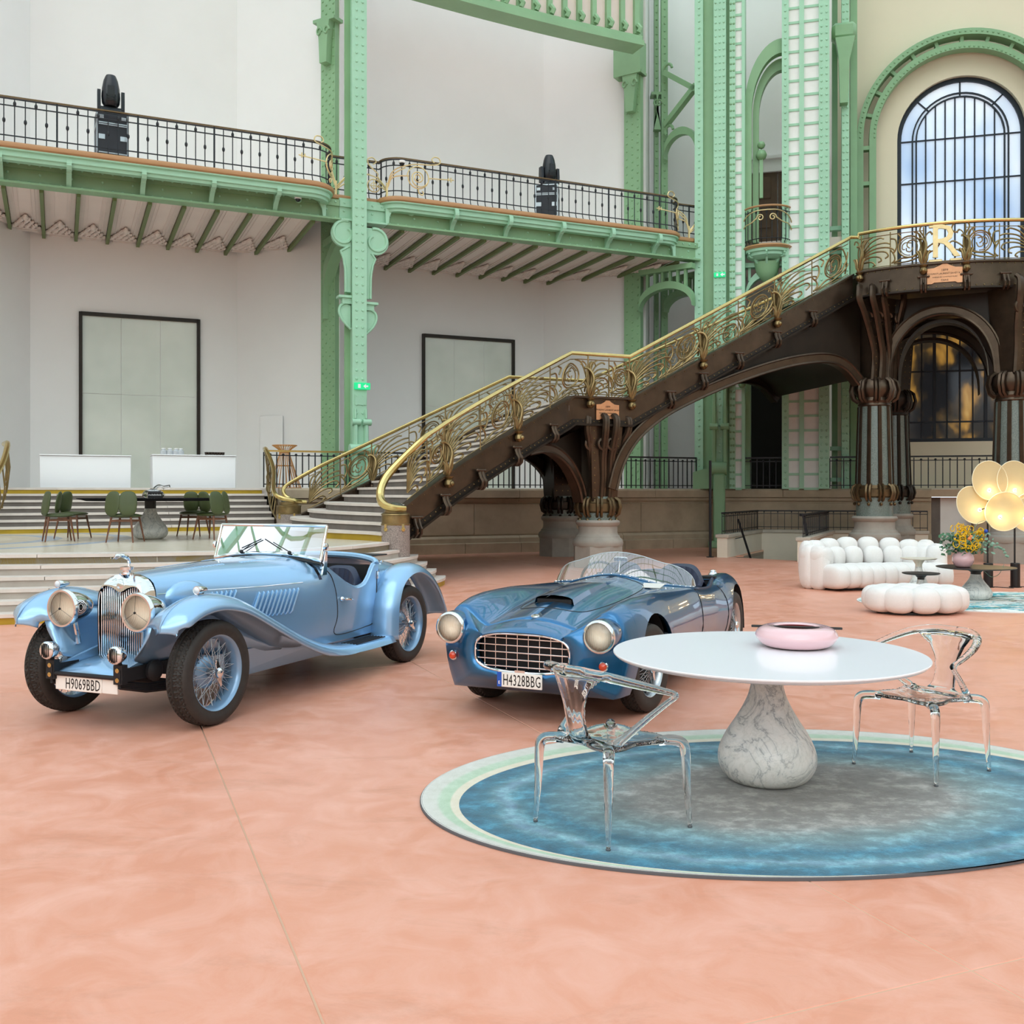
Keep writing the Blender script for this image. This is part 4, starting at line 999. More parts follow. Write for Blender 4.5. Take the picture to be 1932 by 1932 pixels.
# stringers
SD = .60
def stringer(P, nm, flip):
    g = MB().sweep(P, [(-.05, -SD), (.05, -SD), (.05, -.02), (-.05, -.02)]); o = g.build(nm, M['iron'], gs)
    MB().sweep(P, [(-.11, -.035), (.11, -.035), (.11, .01), (-.11, .01)]).build('top_flange', M['iron'], o)
    MB().sweep(P, [(-.15, -SD - .03), (.15, -SD - .03), (.15, -SD + .015), (.075, -SD + .02), (.07, -SD + .11), (-.15, -SD + .11)]).build('bottom_flange', M['iron_dark_shaded'], o)
    r = Rail(P); g = MB(); n = int(r.L / .13)
    for i in range(n):
        l = (i + .5) * r.L / n; d = r.dirn(l); nn = V((d.y, -d.x, 0)); g.rivet(r.map(l, -SD + .065, .072), nn, .017, .012)
        if i % 2: g.rivet(r.map(l, -.07, .052), nn, .014, .01)
    q = g.build('rivets', M['bronze'], o); q['kind'] = 'stuff'
    return o
sN = stringer(nearp, 'near_stringer', 1); sF = stringer(farp, 'far_stringer', -1)
# steps of the first flight: edges run from the far stringer to the near one, bowed at the foot
NR1 = 18; rise1 = (ZL - PZ) / NR1
newel = V((-2.05, 17.6, 0))
def edge1(i):
    z = PZ + rise1 * i
    tf = max(-.06, (z - 1.0) / (ZL - 1.02)); pf = farA.lerp(farB, min(1, tf))
    ln = rn.at_px(1078)
    def nz(l): return rn.map(l).z
    lo = next((ln * q / 200 for q in range(201) if nz(ln * q / 200) >= z + .06), ln)
    pn = rn.map(lo)
    if i < 5: pn = V((-2.32 + .06 * i, 17.25 + .13 * i, 0))
    if i >= NR1: pf, pn = FP(fl0, BFR, 0), FP(nl0, BN, 0)
    bow = max(0, 1 - i / 9) ** 1.3 * 1.15
    d = V((pn.x - pf.x, pn.y - pf.y, 0)); nrm = V((-d.y, d.x, 0)).normalized(); nrm = nrm if nrm.x < 0 else -nrm
    out = []
    for q in range(13):
        t = q / 12; out.append((lerp(pf.x, pn.x, t) + nrm.x * bow * math.sin(PI * min(1, t * 1.08 + .0)) ** .8 * (1 - .35 * t), lerp(pf.y, pn.y, t) + nrm.y * bow * max(0, math.sin(PI * min(1, t * 1.08))) ** .8 * (1 - .35 * t)))
    return out
def shift(E, dist):
    out = []
    for i, p in enumerate(E):
        a, b = E[max(0, i - 1)], E[min(len(E) - 1, i + 1)]; dx, dy = b[0] - a[0], b[1] - a[1]; L = math.hypot(dx, dy) or 1; out.append((p[0] + dy / L * dist, p[1] - dx / L * dist))
    return out
edges = [edge1(i) for i in range(1, NR1 + 1)]
for i, E in enumerate(edges):
    z = PZ + rise1 * (i + 1); B = shift(edges[i + 1], -.06) if i + 1 < len(edges) else [tuple(FP(lerp(fl1, nl1, q / 12), lerp(BFR, BN, q / 12), 0).xy) for q in range(13)]
    s_ = MB().strip(E, B, .05, T(0, 0, z - .05)).build('tread', M['tread'], gs)
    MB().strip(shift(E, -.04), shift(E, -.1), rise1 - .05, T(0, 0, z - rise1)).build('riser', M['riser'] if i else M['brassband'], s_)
NR2 = 20
for i in range(NR2):
    a, b_ = lerp(nl1, n2e, i / NR2), lerp(nl1, n2e, (i + 1) / NR2); z = ZL + (ZT - ZL) * (i + 1) / NR2 - .26
    fa, fb = lerp(fl1, fe, i / NR2), lerp(fl1, fe, (i + 1) / NR2); qd = lambda a0, a1, f0, f1, h, z0: MB(F0 @ T(0, z0, 0) @ RX(-PI / 2)).prism([(f0, -BFR), (f1, -BFR), (a1, -BN), (a0, -BN)], h)
    s_ = qd(a - .03, b_ + .02, fa - .03, fb + .02, .05, z - .05).build('tread', M['tread'], gs); qd(a, a + .06, fa, fa + .06, .11, z - .16).build('riser', M['riser'], s_)
# soffit under the flights, its shade put into the iron colour
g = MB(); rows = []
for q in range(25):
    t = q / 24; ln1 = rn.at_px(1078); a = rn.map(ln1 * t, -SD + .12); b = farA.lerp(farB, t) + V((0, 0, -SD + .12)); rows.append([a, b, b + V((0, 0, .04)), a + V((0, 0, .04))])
g.grid(rows, cv=True).build('flight_soffit', M['iron_dark_shaded'], gs)
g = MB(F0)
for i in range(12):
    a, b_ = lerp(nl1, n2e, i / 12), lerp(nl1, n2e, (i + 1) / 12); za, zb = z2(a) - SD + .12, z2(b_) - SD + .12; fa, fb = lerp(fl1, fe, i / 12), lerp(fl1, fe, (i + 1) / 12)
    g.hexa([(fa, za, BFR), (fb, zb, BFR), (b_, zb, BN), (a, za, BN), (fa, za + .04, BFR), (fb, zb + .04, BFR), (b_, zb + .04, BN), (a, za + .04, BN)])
g.build('flight_soffit', M['iron_dark_shaded'], gs)
# handrails
hp = [(.0, .05), (.035, .04), (.05, .01), (.045, -.02), (.02, -.04), (-.02, -.04), (-.045, -.02), (-.05, .01), (-.035, .04)]
HR = .92
fan_n = [V((-1.84, 17.42, 1.36)), V((-2.02, 17.34, 1.37)), V((-2.2, 17.4, 1.42)), V((-2.3, 17.58, 1.55)), V((-2.28, 17.72, 1.78)), V((-2.12, 17.88, 2.05))] + [rn.map(l, HR) for l in [.45 + .3 * i for i in range(4)]]
body = [rn.map(l, HR) for l in [1.6 + i * .25 for i in range(int((rn.at_px(1078) - 1.6) / .25))]] + [p + V((0, 0, HR)) for p in nearp if p.x >= FP(nl0, BN, 0).x - 1e-4]
smooth = [V(p) for p in cr(fan_n, 5)]
MB().tube(smooth + body, [lerp(.045, .075, min(1, i / 12)) if i < 24 else max(.045, .075 - (i - 24) * .003) for i in range(len(smooth + body))], 9).build('handrail', M['brass'], gs)
fr_ = [V((-4.78, 23.35, 1.42)), V((-4.95, 23.22, 1.44)), V((-5.22, 23.25, 1.55)), V((-5.3, 23.42, 1.75)), V((-5.0, 23.6, 1.98))]
MB().tube([V(p) for p in cr(fr_ + [rf.map(.7, HR)], 5)] + [p + V((0, 0, HR)) for p in farp if p.x > rf.map(.75).x], .045, 8).build('handrail', M['brass'], gs)
# scroll panels
def panel(rail, l0, l1, nm='scroll_panel', m='bronze', low=False, r=.02):
    L = l1 - l0; g = MB(); n = 5
    def C(pts, q=r, k=5, sm=True): g.tube([rail.map(l0 + x * L, z) for x, z in (cr(pts, k) if sm else pts)], q, n)
    def CM(pts, q=r): g.tube([rail.map(l0 + x, z) for x, z in pts], q, n)
    nn = 10
    C([(i / nn, .80) for i in range(nn + 1)], .011, sm=False); C([(i / nn, .06) for i in range(nn + 1)], .011, sm=False)
    C([(.5, .0), (.5, .86)], .014, sm=False)
    b0 = (.01, .18)
    for tip in ([(.05, .5), (.12, .72), (.22, .80)], [(.07, .46), (.18, .66), (.33, .75), (.40, .72)], [(.08, .42), (.22, .58), (.40, .62), (.5, .58)], [(.09, .38), (.25, .5), (.45, .5), (.56, .42), (.55, .33)],
                [(.1, .34), (.26, .42), (.42, .4), (.47, .3), (.42, .24)], [(.1, .28), (.22, .32), (.34, .28), (.36, .2), (.31, .17)], [(.02, .5), (.03, .68), (.08, .76), (.12, .7)], [(.08, .2), (.2, .2), (.26, .12), (.22, .09)]): C([b0] + tip)
    cx = .79 * L; R_ = min(.25, L * .17)
    CM(spiral(cx, .46, R_, R_, 0, 1, 22), .02); CM(spiral(cx, .46, R_ - .045, R_ - .045, .4, .7, 16), .012)
    CM([(cx + x * R_ / .25, .46 + z * R_ / .25) for x, z in cr([(.16, -.15), (.17, .02), (.1, .14), (-.02, .12), (-.05, .02), (.01, -.04)], 4)], .016); CM([(cx + x * R_ / .25, .46 + z * R_ / .25) for x, z in cr([(.05, .08), (-.08, .1), (-.15, .05), (-.15, -.05), (-.1, -.06)], 4)], .014); CM([(cx + x * R_ / .25, .46 + z * R_ / .25) for x, z in cr([(.08, -.02), (.03, -.12), (-.06, -.1), (-.07, -.03)], 4)], .014)
    C([(.5, .7), (.58, .66), (.6, .5), (.57, .38), (.53, .36)]); C([(.52, .12), (.6, .14), (.68, .2), (.76, .2), (.9, .24), (.98, .42), (1.0, .6)]); C([(.55, .1), (.66, .1), (.8, .12), (.94, .2), (1.0, .3)]); C([(.5, .45), (.56, .3), (.57, .18), (.52, .1)]); C([(.96, .1), (.98, .4), (.93, .72), (.86, .79)]); C([(.62, .78), (.66, .7), (.63, .6)])
    return g.build(nm, M[m], gs)
def post(rail, l, fancy=True):
    g = MB()
    def Q(pts, q): g.tube([rail.map(l + x, z, o) for x, z, o in pts], q, 6)
    Q([(0, 0, .0), (0, .88, 0)], .018)
    Q(cr([(-.02, .0, .08), (0, .15, .14), (.06, .35, .15), (.05, .5, .1), (-.02, .6, .04), (-.1, .62, .02)], 4), .03)
    for sx in (-.09, -.05, .05, .09): Q(cr([(0, -.04, .08), (sx * .8, .08, .12), (sx, .2, .12), (sx * 1.6, .3, .1)], 3), .028)
    for sx in (-.12, .12): Q(cr([(0, .1, .05), (sx * .5, .4, .05), (sx * .4, .66, .02), (sx * 1.2, .76, 0), (sx * 1.5, .68, 0)], 4), .016)
    g.build('bronze_post', M['bronze'], gs)
    g = MB(); d = rail.dirn(l); p = rail.map(l, -.16, .12); g.lathe([(.0, .13), (.1, .12), (.075, .09), (.05, .07), (.085, .03), (.09, -.03), (.05, -.08), (0, -.1)], 10, p); g.ball(rail.map(l, -.17, .2), .05, 8, 5); g.build('pendant_knob', M['bronze'] if fancy else M['iron'], gs)
def clasp_mesh():
    g = MB()
    for sx in (-.045, .045):
        g.tube([(sx, 0, .17), (sx, .05, .05), (sx, .1, -.02), (sx, .09, -.1), (sx, .02, -.16), (sx, -.06, -.16)], .032, 6)
    g.tube([(-.1, .02, .19), (.1, .02, .19)], .022, 6).box((0, .0, .12), (.09, .05, .14)).ball((-.11, .02, .19), .03, 6, 4).ball((.11, .02, .19), .03, 6, 4)
    me = g.mesh('clasp'); me.materials.append(M['iron']); return me
CLM = clasp_mesh()
def clasp(rail, l, h=-SD + .07):
    d = rail.dirn(l); nn = V((d.y, -d.x, 0)); put('clasp', CLM, gs, frame(rail.map(l, h, .1), d, nn, (0, 0, 1)) if d.cross(nn).z > 0 else frame(rail.map(l, h, .1), -d, nn, (0, 0, 1)))
pp = [rn.at_px(x) for x in (838, 970, 1110, 1187, 1322, 1461, 1600)]
for a, b in zip([.12] + pp[:-1], pp): panel(rn, a, b)
for l in pp[:-1]: post(rn, l)
for x in (779, 832, 900, 968, 1037, 1262, 1322, 1390, 1460, 1528): clasp(rn, rn.at_px(x))
ff = [rf.at_px(x) for x in (583, 700, 840, 965)]
for a, b in zip(ff, ff[1:]): panel(rf, a, b)
f2 = [rf.at_px(x) for x in (967, 1104, 1190, 1290, 1400, 1510)]
for a, b in zip(f2, f2[1:]): panel(rf, a, b)
for l in ff[1:3]: post(rf, l, False)
# newel drums with melon knobs
def newel_post(label_nm, c, z0, r, zt):
    o = MB().lathe([(r, z0), (r, zt)], 20, (c[0], c[1], 0)).build('newel_drum', M['granite2'], gs)
    MB().lathe([(r * 1.02, zt), (r * 1.03, zt + .02), (r * .98, zt + .03), (r * .98, zt + .17), (r * 1.03, zt + .18), (r * 1.0, zt + .2), (r * .8, zt + .22), (r * .75, zt + .28)], 20, (c[0], c[1], 0)).build('collar', M['bronze'], o)
    g = MB(); 
    rows = [[V((c[0], c[1], zt + .27)) + V(((r * .62 * math.sin(a) + .001) * (1 + .06 * math.cos(12 * t)) * math.cos(t), (r * .62 * math.sin(a) + .001) * (1 + .06 * math.cos(12 * t)) * math.sin(t), .13 * math.cos(a))) for t in [2 * PI * q / 48 for q in range(48)]] for a in [PI / 2 * i / 6 for i in range(7)]]
    g.grid(rows, cv=True).build('melon_knob', plain('dark_patina_' + label_nm, '56584f', .35, metal=.6), o)
    g = MB()
    for a in (-2.2, -.9): p = V((c[0] + r * math.cos(a), c[1] + r * math.sin(a), zt - .04)); nn = V((math.cos(a), math.sin(a), 0)); g.add([], []); g.lathe([(.0, .015), (.035, .012), (.04, 0)], 10, p - V((0, 0, .03)), frame((0, 0, 0), (0, 0, 1), nn.cross(V((0, 0, 1))), nn).to_3x3()); g.box(p + V((0, 0, .03)), (.04, .04, .06))
    g.build('brass_tag', M['brass'], o)
newel_post('near', (-2.03, 17.55), 0, .25, 1.07); newel_post('far', (-5.15, 23.25), PZ - .02, .28, 1.14)
# small steps railing between gallery and far newel
sr0 = [FP(FS(503), .0, GZ), FP(FS(506, .6), .6, GZ - .15), FP(FS(512, 1.4), 1.4, GZ - .5), V((-5.35, 23.1, .95))]
hr3 = [FP(FS(500), -.05, GZ + .98), FP(FS(503, .4), .4, GZ + .92), FP(FS(516, 1.1), 1.1, GZ + .45), V((-5.4, 22.9, 1.62)), V((-5.0, 22.85, 1.46)), V((-4.85, 23.1, 1.43))]
sro = thing('step_railing', 'curved bronze railing with brass handrail beside the small gallery steps', 'railing')
MB().tube([V(p) for p in cr(hr3, 6)], .05, 8).build('handrail', M['brass'], sro)
g = MB(); q0 = [V(p) for p in cr(sr0, 6)]; q1 = [V(p) for p in cr(hr3[:4], 6)]
for i in range(0, 18, 2): g.tube([q0[i], q0[i].lerp(q1[i], .4) + V((.04, 0, 0)), q0[min(18, i + 2)].lerp(q1[min(18, i + 2)], .8), q1[min(18, i + 1)]], .015, 5)
g.tube(q0, .02, 5); g.tube([a.lerp(b, .85) for a, b in zip(q0, q1)], .012, 5)
for f in (.3, .55, .75):
    c0 = q0[9].lerp(q1[9], f); g.tube([c0 + V((.12 * math.cos(t) * .4, .12 * math.cos(t), .12 * math.sin(t))) for t in [i * .5 for i in range(13)]], .014, 5)
g.build('scroll_panel', M['bronze'], sro)
# matching railing at the left end of the steps
srl = thing('step_railing', 'curved bronze railing end at the left edge of the picture', 'railing')
hl = [FP(FS(8), -.05, GZ + .98), FP(FS(14, .5), .5, GZ + .95), FP(FS(4, 1.3), 1.3, GZ + .5), FP(FS(-25, 2.2), 2.2, GZ - .1)]
MB().tube([V(p) for p in cr(hl, 6)], .06, 8).build('handrail', M['brass'], srl)
g = MB(); A = [V(p) for p in cr(hl, 6)]
for i in range(0, 19, 2): g.tube([A[i], A[i] - V((0, 0, .5)) + U * .05, V((A[i].x, A[i].y, max(PZ, A[i].z - .95)))], .016, 5)
g.tube([p - V((0, 0, .86)) for p in A], .02, 5); g.build('scroll_panel', M['bronze'], srl)

# ---------------------------------------------------------------- stone and iron piers carrying the stairs
def loop_ring(g, c, r, z, n, big, q=.035, a0=.3):
    for i in range(n):
        a = 2 * PI * i / n + a0; d = V((math.cos(a), math.sin(a), 0)); t_ = V((-math.sin(a), math.cos(a), 0))
        for e in (-.045, .045):
            g.tube([V((c[0], c[1], z)) + d * (r + x) + t_ * e + V((0, 0, h)) for x, h in ((0, big), (.1 * big / .25, big * .7), (.14 * big / .25, 0), (.09 * big / .25, -big * .75), (0, -big), (-.02, -big * .9))], q, 5)
def pier(nm, c, zs, rb, r0, r1, zring, zcap, ztop, granite_shaft=True, m='iron', cm='iron'):
    """stone base up to zs, shaft to zcap, iron fan above to ztop"""
    o = MB().lathe([(rb * 1.12, 0), (rb * 1.12, zs * .45)], 8, (c[0], c[1], 0), a0=PI / 8).build(nm, M['stone'], gs, sharp=30)
    z = zs * .45; g = MB().lathe([(rb * 1.08, z), (rb * 1.12, z + .06), (rb * 1.08, z + .14), (rb * .98, z + .18), (rb * .96, z + .22), (rb * .9, z + .24), (rb * .86, z + .3), (rb * .86, zs - .14), (rb * .95, zs - .1), (rb * .98, zs - .05), (rb * .92, zs)], 28, (c[0], c[1], 0)); g.build('base_moulding', M['stone'], o)
    zk = zcap - .66 if granite_shaft else zring + .25
    MB().lathe([(r0, zs), (r0 * .98, zring), (r1, zk)], 24, (c[0], c[1], 0)).build('shaft', M['granite'], o)
    g = MB(); loop_ring(g, c, r0 * .98, zring + .02, 10, .2); g.lathe([(r0 * 1.02, zring - .1), (r0 * 1.12, zring - .07), (r0 * 1.12, zring + .1), (r0 * 1.02, zring + .12), (r0, zring + .2)], 24, (c[0], c[1], 0), cap=False)
    for i in range(10): a = 2 * PI * i / 10 + .3; g.ball((c[0] + r0 * 1.06 * math.cos(a), c[1] + r0 * 1.06 * math.sin(a), zring - .26), .045, 6, 4)
    g.build('ring_collar', M['darkbronze'] if m == 'iron' else M[m], o)
    if granite_shaft:
        g = MB()
        for i in range(10):
            a = 2 * PI * i / 10 + .3
            for e in (-.09, -.05, .0, .05): g.tube([(c[0] + (r0 * .985 + .01) * math.cos(a + e), c[1] + (r0 * .985 + .01) * math.sin(a + e), zring + .2), (c[0] + (r1 + .012) * math.cos(a + e), c[1] + (r1 + .012) * math.sin(a + e), zk)], .02, 5)
        g.build('bronze_flutes', M[m], o)
        g = MB(); loop_ring(g, c, r1 * 1.12, zcap - .26, 9, .27, .045); g.lathe([(r1, zk), (r1 * 1.06, zk + .03), (r1 * 1.02, zk + .08), (r1 * 1.1, zk + .14), (r1 * 1.02, zk + .22), (r1 * 1.28, zk + .34), (r1 * 1.32, zk + .48), (r1 * 1.18, zk + .6), (r1 * 1.1, zcap)], 24, (c[0], c[1], 0)); g.build('capital', M[cm], o)
    return o
def fan(o, c, z0, z1, w, dirs, m='iron', rv=True):
    """riveted iron pier body with S-curved straps opening upwards"""
    g = MB(); mt = frame((c[0], c[1], 0), U, N, (0, 0, 1)); g.xf = mt
    g.hexa([(-w * .42, -w * .42, z0), (w * .42, -w * .42, z0), (w * .42, w * .42, z0), (-w * .42, w * .42, z0), (-w * .55, -w * .55, z1), (w * .55, -w * .55, z1), (w * .55, w * .55, z1), (-w * .55, w * .55, z1)])
    q = g.build('iron_body', M[m], o)
    g = MB(mt); n = int((z1 - z0) / .16)
    for i in range(n):
        z = z0 + (i + .5) * .16; e = lerp(.42, .55, i / n) * w
        for x in (-.8, -.25, .25, .8): g.rivet((x * e, e, z), (0, 1, 0), .018, .012)
    r = g.build('rivets', M['bronze'], q); r['kind'] = 'stuff'
    hz_ = z1 - z0
    for (x0, y0, x1, y1) in dirs:
        s_ = MB(mt); P_ = [(x0, y0, z0), (x0 + .02, y0 + .02, z0 + .3 * hz_), (lerp(x0, x1, .25), lerp(y0, y1, .3), z0 + .55 * hz_), (lerp(x0, x1, .7), lerp(y0, y1, .75), z0 + .8 * hz_), (x1, y1, z1 - .12), (x1 + .02, y1 - .02, z1 + .12), (lerp(x0, x1, .85), y1 - .1, z1 + .22)]
        s_.tube(cr(P_, 5), .06, 6).tube([(p[0] + .07, p[1], p[2]) for p in cr(P_, 5)], .045, 6).tube([(lerp(x0, x1, .4) + .12 * math.cos(t), lerp(y0, y1, .5) + .03, z0 + .75 * hz_ + .12 * math.sin(t)) for t in [i * .55 for i in range(11)]], .035, 5)
        s_.build('curved_strap', M[m], o)
    return q
ZUN = ZL - SD
cm_ = FP(FS(1128, 5.85), 5.85, 0); pm = pier('pier', cm_, 1.04, .5, .40, .36, 1.3, 0, 0, False)
fan(pm, cm_, 1.45, ZUN, .72, [(-.1, .3, -.12, .52), (.08, .32, .14, .52), (.26, .2, .5, .42), (-.28, .2, -.5, .4)])
cf_ = FP(FS(1056, 1.95), 1.95, 0); pf_ = pier('pier', cf_, 1.04, .5, .40, .36, 1.3, 0, 0, False, m='iron_dark_shaded'); fan(pf_, cf_, 1.45, ZUN, .72, [(-.28, .2, -.5, .4)], 'iron_dark_shaded')
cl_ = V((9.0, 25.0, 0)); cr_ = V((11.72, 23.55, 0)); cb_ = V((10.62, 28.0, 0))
p1_ = pier('pier', cl_, 1.06, .56, .44, .375, 1.62, 4.42, 7, cm='iron'); p2_ = pier('pier', cr_, 1.06, .56, .44, .375, 1.62, 4.42, 7, cm='iron'); p3_ = pier('pier', cb_, 1.06, .52, .44, .36, 1.62, 4.42, 7, m='iron_dark_shaded', cm='iron_dark_shaded')
ZP = 7.0
fan(p1_, cl_, 4.4, ZP - .6, .7, [(-.3, .25, -.98, .5), (-.15, .36, -.72, .66), (.1, .36, -.36, .66), (.3, .3, .3, .62)]); fan(p2_, cr_, 4.4, ZP - .6, .7, [(-.3, .3, -.4, .5), (.1, .36, .1, .6)]); fan(p3_, cb_, 4.4, ZP - .6, .7, [], 'iron_dark_shaded')
# arched ribs below the flights
def arch_rib(MT, curve, top, depth, nm, m, web=True, th=.26, yoff=0):
    """curve: list of (x,z); rib band above it, thin web up to 'top(x)'"""
    n = len(curve); up_ = []
    for i, p in enumerate(curve):
        a, b = curve[max(0, i - 1)], curve[min(n - 1, i + 1)]; dx, dz = b[0] - a[0], b[1] - a[1]; L = math.hypot(dx, dz) or 1; s_ = 1 if dx >= 0 else -1
        up_.append((p[0] - dz / L * depth, p[1] + dx / L * depth))
    o = MB(MT).strip(up_, curve, th, T(0, 0, yoff - th / 2)).build(nm, M[m], gs)
    g = MB(MT); g.tube([(x, z, yoff + th / 2) for x, z in curve], .035, 5).tube([(x, z, yoff + th / 2) for x, z in up_], .03, 5)
    g.build('rib_moulding', M[m], o)
    if web:
        tp = [(p[0], max(top(p[0]), p[1] + .02)) for p in up_]
        MB(MT).strip(tp, up_, .05, T(0, 0, yoff - .06)).build('web_plate', M['iron_dark_shaded'], o)
    return o
def ftop(s): return (z2(s) if s > nl1 else (ZL if s > nl0 else lerp(1.4, ZL, max(0, (s - nl0 + 5) / 5)))) - SD
c2d = [(FS(x, BN), FZ(x, y, BN)) for x, y in ((1160, 925), (1172, 880), (1190, 845), (1215, 815), (1255, 784), (1310, 755), (1380, 725), (1450, 701), (1510, 687), (1560, 684), (1592, 697), (1618, 728))]
c2d = cr(c2d, 4)
arch_rib(F0, c2d, ftop, .2, 'arch_rib', 'iron', yoff=BN - .05); arch_rib(F0, [(x + 1.1, z) for x, z in c2d], lambda s: lerp(ZL, ZT, max(0, min(1, (s - fl1) / (fe - fl1)))) - SD, .2, 'arch_rib', 'iron_dark_shaded', yoff=BFR + .05)
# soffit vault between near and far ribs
g = MB(F0); g.grid([[(x, z + .22, BN - .2), (x + 1.1, z + .22, BFR + .2), (x + 1.1, z + .16, BFR + .2), (x, z + .16, BN - .2)] for x, z in c2d], cv=True); g.build('vault_soffit', M['iron_dark_shaded'], gs)
# left arch under the first flight, in the vertical plane of the near stringer
A1 = V((near1[3].x, near1[3].y, 0)); B1 = V((cm_.x - .2, cm_.y + .0, 0)); MT = frame(A1, B1 - A1, (0, 0, 1)); L1 = (B1 - A1).length
la = cr([(L1 * .36, 2.42), (L1 * .5, 2.48), (L1 * .63, 2.42), (L1 * .76, 2.18), (L1 * .86, 1.78), (L1 * .9, 1.42)], 5)
arch_rib(MT, la, lambda x: lerp(2.55, ZL, x / L1) - SD + .02, .16, 'arch_rib', 'iron', yoff=-.05)
fl_l = [(FS(x, BFR), FZ(x, y, BFR)) for x, y in ((985, 862), (1010, 880), (1028, 905), (1036, 940), (1040, 965))]
arch_rib(F0, cr(fl_l, 4), lambda s: 3.0, .2, 'arch_rib', 'iron_dark_shaded', yoff=BFR, web=True)
# landing soffit between the middle piers
MB(F0 @ T(0, ZL - SD, 0) @ RX(-PI / 2)).prism([(fl0, -BFR), (fl1, -BFR), (nl1, -BN), (nl0, -BN)], .05).build('landing_soffit', M['iron_dark_shaded'], gs)
# ---------------------------------------------------------------- upper landing with bowed front
bow = [V(p) for p in cr([(8.45, 24.55, ZP), (8.9, 24.15, ZP), (9.55, 23.75, ZP), (10.4, 23.42, ZP), (11.3, 23.28, ZP), (12.3, 23.3, ZP), (13.6, 23.6, ZP), (15, 24.4, ZP)], 6)]
rp_ = Rail(bow)
o = MB().sweep(bow, [(-.05, -.6), (.05, -.6), (.05, 0), (-.05, 0)]).build('landing_fascia', M['iron'], gs)
MB().sweep(bow, [(-.12, -.03), (.12, -.03), (.12, .015), (-.12, .015)]).build('top_flange', M['iron'], o); MB().sweep(bow, [(-.1, -.64), (.15, -.64), (.15, -.6), (-.1, -.6)]).build('bottom_flange', M['iron_dark_shaded'], o)
g = MB(); n = int(rp_.L / .17)
for i in range(n):
    l = (i + .5) * rp_.L / n; d = rp_.dirn(l); nn = V((d.y, -d.x, 0)); g.rivet(rp_.map(l, -.55, .052), nn, .02, .014); g.rivet(rp_.map(l, -.06, .052), nn, .018, .012)
q = g.build('rivets', M['bronze'], o); q['kind'] = 'stuff'
MB().prism([tuple(p.xy) for p in bow] + [(15.4, 30.4), (10.2, 31.9), (7.8, 29.2)], .08, T(0, 0, ZP - .1)).build('landing_slab', M['iron_dark_shaded'], gs)
MB().tube([p + V((0, 0, HR + .02)) for p in bow], .045, 8).build('handrail', M['brass'], gs)
MB().tube([FP(n2e, BN, ZT + HR), bow[0] + V((0, 0, HR - .06)), bow[0] + V((0, 0, HR + .02))], .045, 8).build('handrail', M['brass'], gs)
lp = [rp_.at_px(x) for x in (1622, 1672, 1743, 1822, 1893)]
panel(rp_, lp[0], lp[0] + (lp[2] - lp[0]), r=.02); 
def mirror_panel(rail, l0, l1):
    class MR:
        def map(s, l, h=0, off=0): return rail.map(l0 + l1 - l, h, off)
    panel(MR(), l0, l1, r=.02)
mirror_panel(rp_, lp[3], lp[3] + (lp[2] - lp[0])); panel(rp_, lp[3] + (lp[2] - lp[0]), min(rp_.L, lp[3] + 2 * (lp[2] - lp[0])), r=.02)
for l in (lp[0] + .05, lp[2], lp[3]): post(rp_, l)
for l in (lp[1], lp[2], lp[3], lp[4]): clasp(rp_, l, -.5)
g = MB()
for l0, sg in ((lp[2], 1), (lp[3], -1)):
    for pts in (cr([(0, .2), (.02, .6), (-.08, .8), (-.04, .92), (.1, .95), (.25, .9), (.3, .78), (.22, .7), (.14, .75)], 5), cr([(0, .3), (.12, .42), (.26, .5), (.34, .46), (.3, .38)], 4), cr([(0, .2), (.1, .25), (.2, .3), (.28, .2), (.2, .14)], 4)):
        g.tube([rp_.map(l0 + sg * x, z) for x, z in pts], .02, 5)
g.tube([rp_.map(lerp(lp[2], lp[3], i / 6), .04) for i in range(7)], .018, 5); g.build('scroll_panel', M['bronze'], gs)
lm = (lp[2] + lp[3]) / 2; d = rp_.dirn(lm); lettering('R', 1.12, M['gold'], gs, frame(rp_.map(lm, .47, .02), d, (0, 0, 1)), .025)['label'] = 'gilded capital letter R in the landing railing'
for fx, fz, fw in ((-.2, .06, .3), (.24, .06, .26), (-.24, .86, .2)): MB().box((0, 0, 0), (fw, .06, .05), b=.01).build('letter_serif', M['gold'], gs).matrix_local = frame(rp_.map(lm + fx, fz, .03), d, (0, 0, 1))
def plaque(rail, l, h, wd, hh, lines):
    d = rail.dirn(l); mt = frame(rail.map(l, h, .06), d, (0, 0, 1))
    out = [(-wd / 2, -hh * .42), (-wd * .36, -hh * .42), (-wd * .3, -hh * .36), (wd * .3, -hh * .36), (wd * .36, -hh * .42), (wd / 2, -hh * .42), (wd / 2, hh * .3), (wd * .3, hh * .32), (wd * .15, hh * .42), (.04, hh * .5), (-.04, hh * .5), (-wd * .15, hh * .42), (-wd * .3, hh * .32), (-wd / 2, hh * .3)]
    o = MB().prism(out, .02).build('plaque', M['copper'], gs); o.matrix_local = mt; o['label'] = 'copper maker plaque with engraved lettering'
    for (t_, s_, y) in lines: lettering(t_, s_, M['iron_dark_shaded'], o, T(0, y * hh, .021), .002)
plaque(rp_, lm, -.28, .76, .5, [('1899', .075, .2), ('MOISANT.LAURENT.SAVEY & C', .055, .04), ('INGENIEURS CONSTRUCTEURS', .038, -.12), ('PARIS', .065, -.27)])
plaque(rn, rn.at_px(1144), -.3, .56, .46, [('1899', .06, .2), ('MOISANT.LAURENT.SAVEY', .048, .05), ('INGENIEURS CONSTRUCTEURS', .03, -.1), ('PARIS', .05, -.25)])
